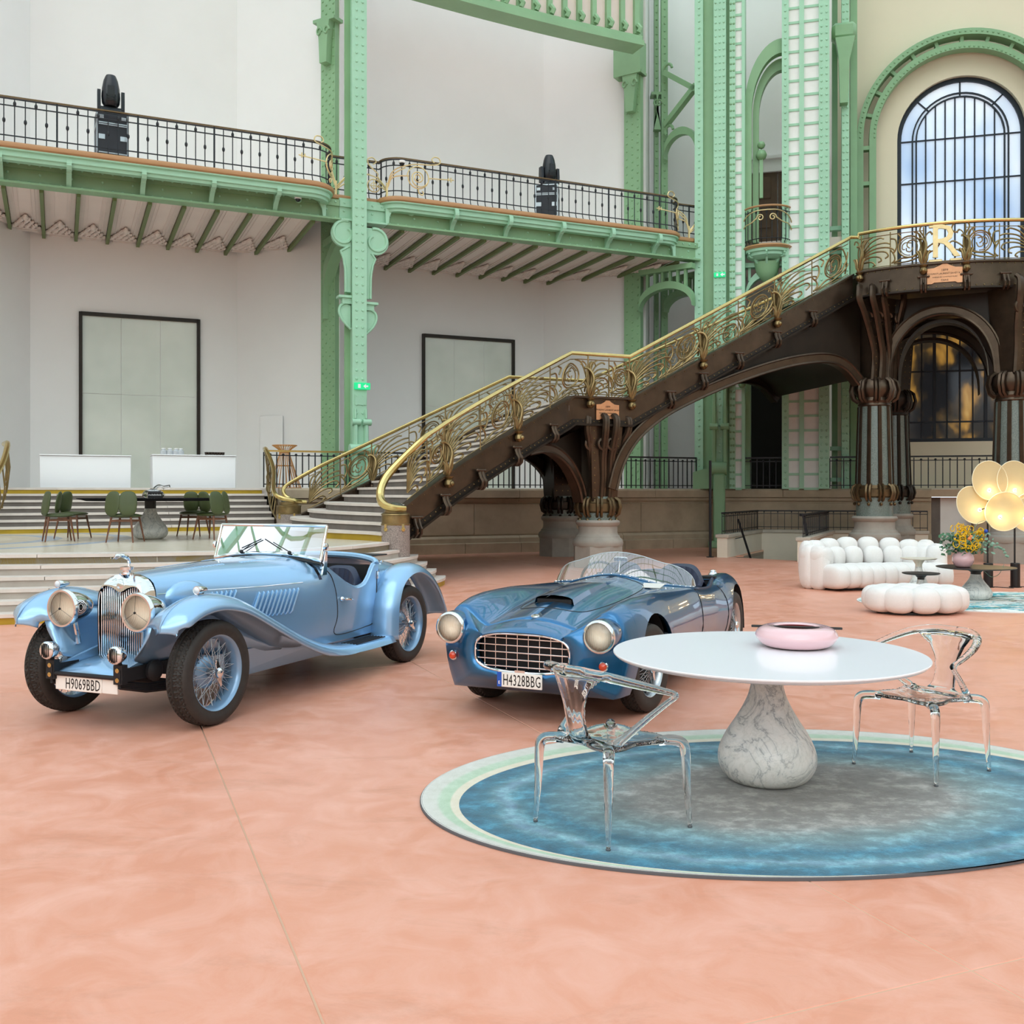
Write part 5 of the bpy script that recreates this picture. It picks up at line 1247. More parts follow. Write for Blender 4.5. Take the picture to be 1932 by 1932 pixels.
# arches between the big piers and towards the back
def pier_arch(a, b, m, z0=4.3, z1=5.92, yo=0):
    MT = frame(a, b - a, (0, 0, 1)); L = (b - a).length; c = [(L / 2 - (L / 2 - .38) * math.cos(t), z0 + (z1 - z0) * math.sin(t) ** .8 if math.sin(t) > 0 else z0) for t in [PI * i / 28 for i in range(29)]]
    arch_rib(MT, c, lambda x: ZP - .62, .2, 'arch_rib', m, yoff=yo, th=.34)
    c2 = [(L / 2 + (x - L / 2) * .86, z0 + (z - z0) * .9) for x, z in c]; MB(MT).strip([(x, z + .08) for x, z in c2], c2, .5, T(0, 0, yo - .6)).build('inner_rib', M['iron_dark_shaded'], gs)
pier_arch(cl_, cr_, 'iron'); pier_arch(V((9.7, 28.2, 0)), V((13.2, 27.0, 0)), 'iron_dark_shaded', 4.3, 6.0)
for (a, b, c_) in ((cl_, cb_, 1),):
    pier_arch(a, b, 'iron_dark_shaded')
# ---------------------------------------------------------------- materials for furniture
M['tabletop'] = plain('white_lacquer', 'f4f5f8', .28, coat=.2)
M['ivory'] = plain('ivory_lacquer', 'e6dfcf', .4)
M['pinkglaze'] = plain('pale_pink_glaze', 'e6bfc4', .12, coat=.6)
M['pinkinner'] = plain('dusty_pink_inside', 'b9686a', .4)
M['blackwood'] = plain('black_ash', '241f1d', .42, var=.2, scale=8)
M['blacksteel'] = plain('black_steel', '101012', .35)
M['upholstery'] = plain('white_bouclé'.replace('é', 'e'), 'e6e4e1', .95, var=.03, scale=60, bump=.25, bscale=220)
M['acrylic'] = glass('clear_acrylic', (.97, .985, .99, 1), 0.0, 1.47)
M['olive'] = plain('olive_leather', '454f2c', .5, var=.08, scale=4)
M['walnut'] = plain('walnut_wood', '6f4630', .45, var=.2, scale=10)
M['counter'] = plain('white_counter', 'fcfdff', .5)
k = NT('carrara_marble'); v = k.coord(); n1 = k.noise(v, 3.2, 9, .62, 1.6); n2 = k.noise(v, 7, 6, .6, 2.4); gg = k.noise(v, 1.6, 4)
vein = k.ramp(k.math('ABSOLUTE', k.math('SUBTRACT', n1, .5)), [(0, col('8e9396')), (.008, col('c2c5c5')), (.03, col('e2e3e0')), (.1, col('edece8'))]); vein2 = k.ramp(k.math('ABSOLUTE', k.math('SUBTRACT', n2, .5)), [(0, col('c9cccb')), (.015, col('eeeeeb')), (.06, (1, 1, 1, 1))])
k.l(k.mix(.4, k.mix(k.ramp(gg, [(.35, (.0, .0, .0, 1)), (.75, (.6, .6, .6, 1))]), vein, col('dcddd6')), vein2, 'MULTIPLY'), k.b.inputs['Base Color']); k.set(Roughness=.3); M['marble'] = k.m

# ---------------------------------------------------------------- round blue rug under the table
xc, yc, ra, rb_ = 1.45, 5.56, 1.915, 1.33
bxc, byc, ba, bb_ = 1.50, 5.405, 1.76, 1.165
def ell(cx, cy, a, b, t): return (cx + a * math.cos(t) + .2 * b * math.sin(t), cy + b * math.sin(t))
NA = 128; rows = []; att = []
for i in range(27):
    f = i / 26; rows.append([ell(bxc, byc, ba * max(f, .001), bb_ * max(f, .001), 2 * PI * q / NA) for q in range(NA)]); att += [f] * NA
for i in range(9):
    f = i / 8; rows.append([tuple(lerp(p, q_, f) for p, q_ in zip(ell(bxc, byc, ba, bb_, 2 * PI * q / NA), ell(xc, yc, ra, rb_, 2 * PI * q / NA))) for q in range(NA)]); att += [1.0001 + f] * NA
vs = [(p[0], p[1], .016) for r in rows for p in r]; vs += [(p[0], p[1], .0) for p in rows[-1]]; att += [2.0] * NA
fs = []
for i in range(len(rows)):
    if i == 26: continue
    for q in range(NA): fs.append((i * NA + q, i * NA + (q + 1) % NA, (i + 1) * NA + (q + 1) % NA, (i + 1) * NA + q))
me = bpy.data.meshes.new('rug'); me.from_pydata(vs, [], fs); me.update()
at_ = me.attributes.new('ring', 'FLOAT', 'POINT'); at_.data.foreach_set('value', att)
k = NT('hand_tufted_pile'); a_ = k.n('ShaderNodeAttribute'); a_.attribute_name = 'ring'; v = k.coord(); n1 = k.noise(v, 3.0, 7, .7, .5); n2 = k.noise(v, 14, 6, .75); n3 = k.noise(v, 160, 2, .6); ns = k.noise(k.coord((1, 1.5, 1), rot=(0, 0, .4)), 5.0, 8, .68, .3)
rr = k.math('ADD', a_.outputs['Fac'], k.math('MULTIPLY', k.math('SUBTRACT', n1, .5), .16))
fld = k.ramp(rr, [(0, col('97938b')), (.3, col('a5a39d')), (.48, col('b3b4b0')), (.60, col('93b5ba')), (.70, col('7db0be')), (.77, col('3e8aa6')), (.83, col('5d9fb4')), (.87, col('8fbfca')), (.93, col('4b93ac')), (1, col('2d7b99'))])
mot = k.ramp(k.math('ADD', k.math('MULTIPLY', ns, .6), k.math('MULTIPLY', n2, .4)), [(.34, col('4c4c4a')), (.5, col('868686')), (.66, col('dedede'))])
fld = k.mix(.72, fld, mot, 'OVERLAY')
brd = k.ramp(k.math('SUBTRACT', a_.outputs['Fac'], 1.0), [(0, col('ddd3be')), (.2, col('ded6c3')), (.25, col('b3cbb0')), (.5, col('b9cdb6')), (.6, col('cfd0c6')), (1, col('d3d1ca'))])
brd = k.mix(.3, brd, k.ramp(n2, [(.3, col('777777')), (.7, col('dddddd'))]), 'OVERLAY')
sel = k.math('GREATER_THAN', a_.outputs['Fac'], 1.00005)
k.l(k.mix(sel, fld, brd), k.b.inputs['Base Color']); k.set(Roughness=.9, Sheen_Weight=.25, Sheen_Roughness=.4); k.bump(n3, .35, .01)
me.materials.append(k.m); me.polygons.foreach_set('use_smooth', [True] * len(me.polygons)); me.set_sharp_from_angle(angle=rad(40))
rg = thing('rug', 'large oval rug in mottled blue and grey rings under the white table', 'rug', (0, 0, .001)); put('pile', me, rg)
MB().sweep([V((p[0], p[1], .006)) for p in rows[-1]], [(-.006, -.006), (.005, -.006), (.005, .006), (-.006, .0105)], closed=True).build('edge_binding', plain('grey_binding', '5f6064', .9), rg)

# ---------------------------------------------------------------- white dining table
drop = [(.0, .0), (.165, .0), (.225, .025), (.262, .085), (.272, .15), (.258, .22), (.222, .30), (.178, .375), (.138, .45), (.108, .52), (.092, .58), (.088, .62)]
dropc = cr(drop, 4)
tb = thing('dining_table', 'round white dining table on a drop shaped marble foot', 'table', (1.433, 5.66, .017))
TS = 1.0
MB().lathe([(max(.0005, r), z * .9) for r, z in dropc], 48).build('marble_foot', M['marble'], tb, sharp=60)
MB().lathe([(.088, .555), (.0885, .57), (.0885, .69)], 40).build('neck', M['ivory'], tb)
MB().lathe([(.0005, .683), (.80, .683), (.845, .695), (.859, .708), (.860, .714), (.857, .718), (.0005, .718)], 96, cap=False).build('table_top', M['tabletop'], tb, sharp=25)
bw = thing('bowl', 'glossy pale pink bowl with a dark bar across on the white table', 'bowl', (1.655, 5.86, .7365))
MB().lathe([(max(.0005, r), z) for r, z in cr([(0, 0), (.13, .0), (.19, .012), (.228, .05), (.232, .075), (.21, .108), (.17, .122), (.135, .12), (.125, .112)], 5)], 56, cap=False).build('shell', M['pinkglaze'], bw, sharp=70)
MB().lathe([(max(.0005, r), z) for r, z in cr([(.126, .112), (.15, .095), (.18, .07), (.15, .03), (.0, .02)], 5)], 48, cap=False).build('inner_wall', M['pinkinner'], bw, sharp=70)
MB().box((0, 0, .112), (.51, .022, .013), RZ(rad(-14)).to_3x3(), b=.003).build('bar', M['blackwood'], bw)

# ---------------------------------------------------------------- clear moulded chairs
def clear_chair_mesh():
    g = MB()
    for cx, cy in ((.235, -.235), (-.235, -.235), (.25, .25), (-.25, .25)):
        pts = cr([(cx * .66, cy * .66, .412), (cx * .82, cy * .82, .418), (cx * .98, cy * .98, .408), (cx * 1.03, cy * 1.03, .36), (cx * 1.05, cy * 1.05, .2), (cx * 1.09, cy * 1.09, .008)], 6)
        n = len(pts); g.tube(pts, [sinterp([(0, .026), (.4, .027), (.55, .026), (1, .0125)], i / (n - 1)) for i in range(n)], 10)
    # seat
    rows = []
    for i in range(2):
        pass
    def seat_r(t): return .228 + .042 * math.cos(4 * (t - PI / 4)) * -1 * -1
    top = [[V((seat_r(t) * f * math.cos(t), seat_r(t) * f * math.sin(t), .436 - .022 * (1 - f * f))) for t in [2 * PI * q / 40 for q in range(40)]] for f in (.02, .3, .6, .85, 1.0)]
    bot = [[p - V((0, 0, .022)) for p in r] for r in top[::-1]]
    g.grid(top + bot, cv=True); g.add(top[0], [tuple(range(40))]); g.add(bot[-1], [tuple(range(40))])
    # back ribbon
    sec = cr([(0, -.12, .428, .13), (0, -.175, .432, .11), (0, -.215, .47, .082), (0, -.235, .54, .074), (0, -.25, .62, .085), (0, -.268, .69, .118), (0, -.285, .745, .17), (0, -.298, .785, .21)], 5)
    rw = []
    for (_, y, z, hw) in sec:
        ring = []
        for q in range(16):
            a = 2 * PI * q / 16; xx = hw * math.cos(a); bend = .10 * (xx / .19) ** 2
            ring.append(V((xx, y + bend * (0 if z < .45 else 1) + .011 * math.sin(a), z + (.011 * math.sin(a) if z < .45 else .0))))
        rw.append(ring)
    g.grid(rw, cv=True); g.add(rw[0], [tuple(range(16))]); g.add(rw[-1], [tuple(range(16))])
    # top bar flowing into the arms and back to the seat
    for sg in (-1, 1):
        P = cr([(-.02 * sg, -.298, .785), (.12 * sg, -.275, .785), (.215 * sg, -.205, .765), (.27 * sg, -.09, .73), (.295 * sg, .03, .695), (.302 * sg, .12, .668), (.292 * sg, .155, .650), (.275 * sg, .115, .622), (.245 * sg, .02, .56), (.21 * sg, -.085, .485), (.185 * sg, -.15, .44)], 6)
        n = len(P); g.tube(P, [sinterp([(0, .026), (.2, .025), (.45, .018), (.6, .015), (.8, .017), (1, .024)], i / (n - 1)) for i in range(n)], 10)
    me = g.mesh('chair_body', None)
    o = bpy.data.objects.new('tmp', me); COL.objects.link(o)
    md = o.modifiers.new('r', 'REMESH'); md.mode = 'VOXEL'; md.voxel_size = .0065; md.use_smooth_shade = True
    sm = o.modifiers.new('s', 'SMOOTH'); sm.factor = .5; sm.iterations = 7
    dg = bpy.context.evaluated_depsgraph_get(); m2 = bpy.data.meshes.new_from_object(o.evaluated_get(dg)); bpy.data.objects.remove(o)
    m2.polygons.foreach_set('use_smooth', [True] * len(m2.polygons)); m2.materials.clear(); m2.materials.append(M['acrylic']); m2.name = 'chair_body'
    return m2
ccm = clear_chair_mesh()
gm = MB().lathe([(.011, 0), (.012, .006), (.008, .01)], 10).mesh('glide'); gm.materials.append(plain('grey_glide', '5a5e62', .4))
for lab, c, f in (('clear acrylic armchair in front of the table with the blue rug behind its legs', (.475, 4.90), (.78, .62)), ('clear acrylic armchair at the far right edge of the white table', (2.41, 5.91), (-.84, -.55))):
    t = thing('armchair', lab, 'chair', (c[0], c[1], .018), math.atan2(-f[0], f[1])); put('body', ccm, t)
    for cx, cy in ((.235, -.235), (-.235, -.235), (.25, .25), (-.25, .25)): put('foot_glide', gm, t, T(cx * 1.09, cy * 1.09, 0))

# ---------------------------------------------------------------- white bubble sofa and pouf
def lobe_mesh(nm, sx, sy, sz, e=.72):
    g = MB(); rows = []
    for i in range(13):
        ph = -PI / 2 + PI * i / 12; r = []
        for q in range(20):
            th = 2 * PI * q / 20; P = lambda x: math.copysign(abs(x) ** e, x)
            r.append(V((sx * P(math.cos(ph)) * P(math.cos(th)), sy * P(math.cos(ph)) * P(math.sin(th)), sz * P(math.sin(ph)))))
        rows.append(r)
    g.grid(rows, cv=True); me = g.mesh(nm, None); me.materials.append(M['upholstery']); return me
sofa = thing('sofa', 'white curved sofa of plump tufted bubbles beside the stair pier', 'sofa', (6.25, 17.35, 0), math.atan2(.20, 1.0))
MB().lathe([(.9, 0), (.9, .03)], 40, sx=1.2, sy=.45).build('base', M['blacksteel'], sofa)
la_ = lobe_mesh('seat_bubble', .165, .40, .205, .62); lb_ = lobe_mesh('back_bubble', .175, .15, .20, .78); lc_ = lobe_mesh('top_bubble', .18, .175, .17, .8); ld_ = lobe_mesh('outer_bubble', .185, .14, .38, .7)
# local frame: sofa faces -y
for i in range(9):
    x = -.98 + i * .245; y = -.16 + .13 * (x / 1.0) ** 2 * -1; put('seat_bubble', la_, sofa, T(x, y - .02, .235) @ RZ(-x * .12))
nbk = 12
for i in range(nbk):
    a = lerp(PI * 1.12, -PI * .12, i / (nbk - 1)); x, y = 1.17 * math.cos(a), .06 + .52 * math.sin(a); z = .50 + .02 * math.sin(a)
    put('outer_bubble', ld_, sofa, T(x * 1.03, y * 1.05, .40 + (.03 if math.sin(a) > .3 else -.03)) @ RZ(a - PI / 2))
    put('top_bubble', lc_, sofa, T(x, y, lerp(.56, .685, max(0, math.sin(a)))) @ RZ(a - PI / 2))
for i in range(8):
    a = lerp(PI * .93, PI * .07, i / 7); x, y = 1.0 * math.cos(a), -.02 + .42 * math.sin(a); put('back_bubble', lb_, sofa, T(x, y, .50) @ RZ(a - PI / 2))
pf = thing('pouf', 'white tufted oval pouf in front of the white sofa', 'pouf', (5.5, 13.75, .0), .1)
MB().lathe([(.5, .0), (.5, .03)], 36, sx=1.05, sy=.7).build('base', M['blacksteel'], pf)
lp_ = lobe_mesh('side_bubble', .2, .22, .175, .72); lq_ = lobe_mesh('top_bubble', .21, .2, .17, .75)
for i in range(10):
    a = 2 * PI * i / 10 + .2; put('side_bubble', lp_, pf, T(.50 * math.cos(a), .34 * math.sin(a), .195) @ RZ(a + PI / 2))
for x, y in ((-.28, .1), (0, .12), (.28, .1), (-.2, -.12), (.14, -.13)): put('top_bubble', lq_, pf, T(x, y, .215))
# patterned rug
k = NT('printed_floral_rug'); v = k.coord((1, 1, 1)); n1 = k.noise(k.coord((.7, 1.6, 1)), 1.4, 7, .68, 1.5); n2 = k.noise(k.coord((1, 2.2, 1), rot=(0, 0, .5)), 2.3, 8, .75, 1.2); n3 = k.noise(v, 4.5, 5, .7, 2)
a = k.ramp(n1, [(.40, col('eef0ec')), (.5, col('dfe6e2')), (.54, col('4fb3bd')), (.60, col('2a8fa0')), (.64, col('e9e7e2')), (.70, col('b9a6cf'))], 'EASE')
k.l(k.mix(k.ramp(n2, [(.53, (0, 0, 0, 1)), (.57, (.95, .95, .95, 1))]), a, k.ramp(n3, [(.35, col('2a2620')), (.5, col('5d4a3a')), (.62, col('7da24a')), (.72, col('e8e6e0'))])), k.b.inputs['Base Color']); k.set(Roughness=.95); M['rug2'] = k.m
r2 = thing('rug', 'pale rug with turquoise and purple painted pattern below the black coffee table', 'rug', (0, 0, .001))
MB().prism([(7.75 + 2.55 * math.cos(t), 15.0 + 1.45 * math.sin(t)) for t in [2 * PI * q / 72 for q in range(72)]], .012).build('pile', M['rug2'], r2)
MB().sweep([V((7.75 + 2.56 * math.cos(t), 15.0 + 1.46 * math.sin(t), .005)) for t in [2 * PI * q / 72 for q in range(72)]], [(-.01, -.005), (.008, -.005), (.008, .007), (-.01, .009)], closed=True).build('edge_binding', M['upholstery'], r2)
# coffee and side tables
def drop_table(label, x, y, z, r, h, top, foot, fr, nm='coffee_table', neck=None):
    t = thing(nm, label, 'table', (x, y, z)); s_ = h / .72
    MB().lathe([(max(.0005, q * fr / .272), zz * .9 * s_) for q, zz in dropc], 36).build('foot', foot, t, sharp=60)
    MB().lathe([(.07 * fr / .272 * 1.2, .5 * s_), (.085 * fr / .272, .6 * s_), (.14 * fr / .272 * 1.2, h - .02)], 30).build('neck', neck or top, t)
    MB().lathe([(.0005, h - .022), (r * .9, h - .022), (r * .985, h - .012), (r, h - .006), (r, h), (.0005, h)], 64, cap=False).build('table_top', top, t, sharp=25); return t
drop_table('low black topped coffee table on a marble drop foot carrying the pink vase', 7.07, 15.35, .013, .567, .49, M['blackwood'], M['marble'], .235)
drop_table('small white pedestal side table by the sofa', 6.36, 15.75, .013, .27, .60, M['ivory'], M['marble'], .16, 'side_table')
drop_table('small black pedestal side table between pouf and sofa', 6.03, 14.85, .013, .265, .44, M['blackwood'], M['marble'], .16, 'side_table')
va = thing('vase', 'round pale pink vase on the black coffee table', 'vase', (6.83, 15.25, .503))
MB().lathe([(max(.0005, r), z) for r, z in cr([(0, 0), (.075, 0), (.12, .03), (.152, .1), (.148, .16), (.12, .215), (.085, .24), (.075, .235)], 5)], 40, cap=False).build('shell', M['pinkglaze'], va, sharp=70)
MB().lathe([(.074, .235), (.06, .18), (.0005, .15)], 30, cap=False).build('inner_wall', M['pinkinner'], va)
bq = thing('bouquet', 'loose bouquet of eucalyptus and yellow flower sprays in the pink vase', 'flowers', (6.83, 15.25, .745))
leafm = plain('eucalyptus_leaf', '3f6b4a', .55, var=.3, scale=12); leaf2 = plain('pale_eucalyptus', '7da08a', .55, var=.2, scale=9); yel = plain('yellow_blossom', 'e8b80e', .6, var=.15, scale=20)
for mat_, nn, sd in ((leafm, 300, 1), (leaf2, 90, 2)):
    g = MB(); R = random.Random(sd)
    for i in range(nn):
        a = R.uniform(0, 2 * PI); rr = R.uniform(.05, .30) * (1.25 if sd == 2 else 1); p = V((rr * math.cos(a) * 1.1 + (.08 if sd == 2 else 0), rr * math.sin(a) * .7, R.uniform(.0, .30) - rr * .15)); u_ = V((R.uniform(-1, 1), R.uniform(-1, 1), R.uniform(-.4, .8))).normalized(); w_ = u_.orthogonal().normalized(); s_ = R.uniform(.035, .065)
        g.add([p, p + u_ * s_ * .6 + w_ * s_ * .5, p + u_ * s_ * 1.4, p + u_ * s_ * .6 - w_ * s_ * .5], [(0, 1, 2, 3)])
    o = g.build('foliage', mat_, bq, sharp=None, recalc=False); o['kind'] = 'stuff'
R = random.Random(5)
for (x, y, z, w_) in ((-.14, -.1, .30, .10), (-.02, -.1, .32, .09), (.14, -.05, .28, .12), (.05, -.22, .08, .09), (-.12, -.2, .16, .07), (.26, .0, .26, .09)):
    g = MB()
    for i in range(8):
        c = V((x + R.uniform(-w_, w_), y + R.uniform(-.03, .03), z + R.uniform(-.07, .07))); r_ = R.uniform(.028, .055); ax = R.uniform(0, 6); g.tube([c + V((r_ * math.cos(t + ax), .01 * math.sin(3 * t), r_ * math.sin(t + ax) * 1.3)) for t in [i_ * .55 for i_ in range(10)]], .0065, 5)
    g.build('flower_spray', yel, bq)
g = MB()
for i in range(9): g.ball((R.uniform(-.25, .25), R.uniform(-.25, -.1), R.uniform(.05, .28)), .018, 7, 5)
o = g.build('button_flowers', yel, bq); o['kind'] = 'stuff'
g = MB().ball((-.0, -.22, .2), .035, 8, 6, (1, 1, .8)).ball((.02, -.22, .23), .028, 8, 6); g.build('orange_bloom', plain('orange_petals', 'e58a4a', .6), bq)
MB().ball((.3, -.1, .31), .03, 8, 6).build('blue_bloom', plain('blue_petals', '2b4fb0', .6), bq)
g = MB(); g.tube(cr([(.05, 0, -.1), (.2, -.02, .1), (.42, -.03, .12), (.6, -.02, .02), (.66, 0, -.04)], 5), .004, 5).tube(cr([(.3, -.05, -.3), (.4, -.06, -.38), (.52, -.05, -.34), (.62, 0, -.2)], 5), .004, 5).tube(cr([(.1, 0, .1), (.2, 0, .4), (.34, 0, .46), (.42, 0, .38)], 5), .004, 5)
for i in range(16):
    q = i / 15; p = V((.3 + .36 * q, -.03 + R.uniform(-.03, .03), .13 - .2 * q * q + R.uniform(-.05, .05))); g.ball(p, .026, 6, 4, (1, .35, .75))
g.build('trailing_stem', leaf2, bq)
# lamps with pleated discs
M['pleat'] = plain('pleated_cream_fabric', 'e9d3a0', .8); M['bulb'] = emit('bulb_glow', (1.0, .82, .5, 1), 6.0); M['mirrorcap'] = plain('mirrored_bulb_cap', 'e8e8e8', .08, metal=1.0)
kf = NT('lit_pleated_fabric'); kf.set(Base_Color=col('efdcae'), Roughness=.8)
tr = kf.n('ShaderNodeBsdfTranslucent'); tr.inputs[0].default_value = col('f2dca6'); mx = kf.n('ShaderNodeMixShader'); mx.inputs[0].default_value = .4
kf.l(kf.b.outputs[0], mx.inputs[1]); kf.l(tr.outputs[0], mx.inputs[2]); kf.l(mx.outputs[0], kf.out.inputs[0]); M['pleat'] = kf.m
dm = MB(); rows = []
for f in (.002, .2, .4, .6, .8, .93, 1.0):
    rows.append([V((.305 * f * math.cos(t), .34 * f * math.sin(t), .03 * f * f + (.013 * f if q % 2 else 0))) for q, t in enumerate([2 * PI * q / 120 for q in range(120)])])
dm.grid(rows, cv=True); DM = dm.mesh('disc', None); DM.materials.append(M['pleat'])
DR = MB().tube([(.305 * math.cos(t), .34 * math.sin(t), .032) for t in [2 * PI * q / 60 for q in range(60)]], .008, 6, closed=True).mesh('rim'); DR.materials.append(plain('cream_piping', 'f0e4c4', .7))
def lamp(label, px, discs):
    Y = 17.4; x = (px - 966) / F * Y; t = thing('floor_lamp', label, 'lamp', (x, Y, 0))
    MB().lathe([(.0, 0), (.1, 0), (.1, .012), (.078, .014), (.078, .41), (.07, .42), (.0, .42)], 28).build('base', M['blacksteel'], t)
    zt = max(H - (d[1] - HZ) / F * Y for d in discs)
    MB().tube([(0, .02, .42), (0, .02, zt)], .016, 8).build('pole', M['blacksteel'], t)
    for (dx, dy, bxp, byp, yo, tilt) in discs:
        c = V(((dx - px) / F * Y, yo, H - (dy - HZ) / F * Y)); bpos = V(((bxp - px) / F * Y, yo - .055, H - (byp - HZ) / F * Y))
        m_ = Matrix.Translation(c) @ RZ(tilt[0]) @ RX(PI / 2 + tilt[1]) @ RZ(tilt[2]); o = put('shade', DM, t, m_); put('rim', DR, o)
        MB().ball(bpos + V((0, .02, 0)), .034, 12, 8).build('bulb', M['bulb'], t); MB().ball(bpos - V((0, .004, 0)), .026, 12, 8).build('bulb_cap', M['mirrorcap'], t)
        MB().tube([(0, .02, c.z - .05), bpos + V((0, .05, 0))], .01, 6).build('arm', M['blacksteel'], t)
        L = bpy.data.lights.new('lamp_light', 'POINT'); L.energy = 1.7; L.color = (1.0, .74, .40); L.shadow_soft_size = .05; lo = bpy.data.objects.new('lamp_light', L); COL.objects.link(lo); lo.parent = t; lo.location = bpos + V((0, -.075, 0))
lamp('black floor lamp with three glowing pleated fan shades behind the coffee table', 1864.5, [(1866, 907, 1865, 925, .0, (0, -.12, 0)), (1834, 953, 1846, 962, -.02, (.18, -.1, .8)), (1887, 965, 1878, 975, -.14, (-.2, -.1, -.5))])
lamp('second floor lamp with glowing pleated fan shades at the picture edge', 1915.5, [(1913, 907, 1913, 925, .0, (0, -.12, 0)), (1935, 967, 1927.5, 975, -.06, (.1, -.1, -.6))])
cb = MB().tube(cr([V((8.3, 17.35, .012)), V((8.55, 17.2, .008)), V((8.75, 17.45, .008)), V((9.3, 17.2, .008)), V((10.4, 17.3, .008))], 6), .007, 5).build('lamp_cable', M['blacksteel']); tag(cb, 'thin black cable on the floor between the lamp bases', 'cable')

# ---------------------------------------------------------------- podium table with green chairs
pt_ = thing('dining_table', 'large round black table on a pale stone foot on the podium', 'table', (-6.68, 18.6, PZ + .004))
MB().lathe([(max(.0005, r * 1.15), z * .9) for r, z in dropc], 36).build('stone_foot', M['marble'], pt_, sharp=60)
MB().lathe([(.1, .55), (.1, .7)], 24).build('neck', M['blackwood'], pt_); MB().lathe([(.0005, .70), (1.1, .70), (1.24, .735), (1.26, .742), (1.26, .75), (.0005, .75)], 80, cap=False).build('table_top', plain('matt_black', '17161a', .9, spec=.1), pt_, sharp=25)
def pod_mesh(sx, sy, sz, e, bulge):
    g = MB(); rows = []
    for i in range(11):
        ph = -PI / 2 + PI * i / 10; r = []
        for q in range(22):
            th = 2 * PI * q / 22; P = lambda x: math.copysign(abs(x) ** e, x)
            x, y, z = sx * math.cos(ph) * P(math.cos(th)), sy * math.cos(ph) * P(math.sin(th)), sz * math.sin(ph); r.append(V((x, y, z + bulge * (x * x))))
        rows.append(r)
    return g.grid(rows, cv=True)
def green_chair():
    t = thing('chair', '', 'chair')
    s_ = pod_mesh(.25, .25, .04, .7, -.2); s_.xf = None; o = s_.build('seat', M['olive'], t, sharp=None); o.location = (0, 0, .46)
    for sg in (-1, 1):
        b = pod_mesh(.15, .215, .034, .72, .6).build('backrest_half', M['olive'], t, sharp=None); b.matrix_local = T(sg * .132, -.235 + .035, .665) @ RZ(sg * .28) @ RX(PI / 2 - .16)
    for sx, sy in ((-1, -1), (1, -1), (-1, 1), (1, 1)):
        MB().tube([(sx * .17, sy * .17, .43), (sx * .235, sy * .235, .0)], [.02, .012], 8).build('leg', M['walnut'], t)
    for sy in (-1, 1): MB().beam((-.18, sy * .178, .37), (.18, sy * .178, .37), .025, .035).build('stretcher', M['walnut'], t)
    for sx in (-1, 1): MB().beam((sx * .178, -.18, .37), (sx * .178, .18, .37), .025, .035).build('stretcher', M['walnut'], t)
    return t
gc = green_chair()
spots = [((-7.95, 17.65), (.85, .5), 'olive leather chair with paired back pads, nearest at the left end of the podium table'), ((-8.22, 18.85), (1, -.1), 'olive chair half hidden behind another at the left end of the podium table'), ((-6.66, 17.35), (.05, 1), 'olive chair with its back to the room in front of the stone table foot'),
         ((-6.28, 19.85), (-.1, -1), 'olive chair on the far side of the podium table facing the room'), ((-5.5, 18.45), (-.9, .35), 'olive chair at the right end of the podium table seen from the side')]
for i, (p, f, lb) in enumerate(spots):
    c = gc if i == 0 else copy_tree(gc); c.location = (p[0], p[1], PZ + .004); c.rotation_euler = (0, 0, math.atan2(-f[0], f[1])); c['label'] = lb; c['group'] = 'green chairs around the podium table'
gv = thing('glass_vessel', 'small clear glass vessel with a bent spout on the podium table', 'vase', (-6.52, 18.3, PZ + .756)); MB().lathe([(max(.0005, r), z) for r, z in cr([(0, 0), (.14, 0), (.19, .06), (.15, .13), (.06, .16), (.05, .18)], 4)], 28, cap=False).build('bowl', M['acrylic'], gv, sharp=None); MB().tube(cr([(.02, 0, .17), (.1, 0, .22), (.2, 0, .2), (.3, 0, .215)], 5), [.03] * 16, 8).build('spout', M['acrylic'], gv)
cs = thing('table_sign', 'small black card sign with white lettering on the podium table', 'sign', (-6.36, 17.95, PZ + .756), .05); MB().box((0, 0, .055), (.26, .03, .11), b=.004).build('card', M['blacksteel'], cs); lettering('rochebobois', .045, M['white_l'], cs, T(0, -.017, .06) @ RX(PI / 2), .0006)
# counters and what stands on them
for lb, p0, p1 in (('plain white counter block, the bare one before the glass opening', 75, 247), ('plain white counter block carrying white jars and dark cups', 288, 445)):
    b = 2.0 - 1.9; t = thing('counter', lb, 'counter'); x0_, x1_ = FS(p0, b - .4), FS(p1, b - .4); zt = FZ((p0 + p1) / 2, 858, b - .4); MB(F0).box(((x0_ + x1_) / 2, (GZ + zt) / 2 - .015, b - .75), (x1_ - x0_, zt - GZ - .03, .66), b=.008).build('body', M['counter'], t); MB(F0).box(((x0_ + x1_) / 2, zt - .013, b - .74), (x1_ - x0_ + .02, .026, .72), b=.006).build('counter_top', M['counter'], t)
zc_ = FZ(366, 858, -.3); jar = None
jm = MB().lathe([(.0, 0), (.07, 0), (.075, .02), (.075, .09), (.06, .1), (.045, .1), (.045, .13), (.0, .135)], 18).mesh('jar'); jm.materials.append(plain('pale_grey_ceramic', 'c9d0d6', .4))
lidm = MB().lathe([(.0, .13), (.05, .13), (.05, .15), (.0, .155)], 18).mesh('lid'); lidm.materials.append(M['white_l'])
for i, px in enumerate((308.5, 320.5, 332, 341)):
    t = thing('jar', ('leftmost', 'second', 'third', 'rightmost')[i] + ' pale lidded jar in the short row on the white counter', 'jar', FP(FS(px, -.35), -.35, zc_), 0, 'jars on the white counter'); put('body', jm, t); put('lid', lidm, t)
cm2 = MB().lathe([(.0, 0), (.03, 0), (.042, .07), (.038, .07), (.028, .008), (.0, .008)], 14).mesh('cup'); cm2.materials.append(plain('dark_brown_cup', '2c211b', .4))
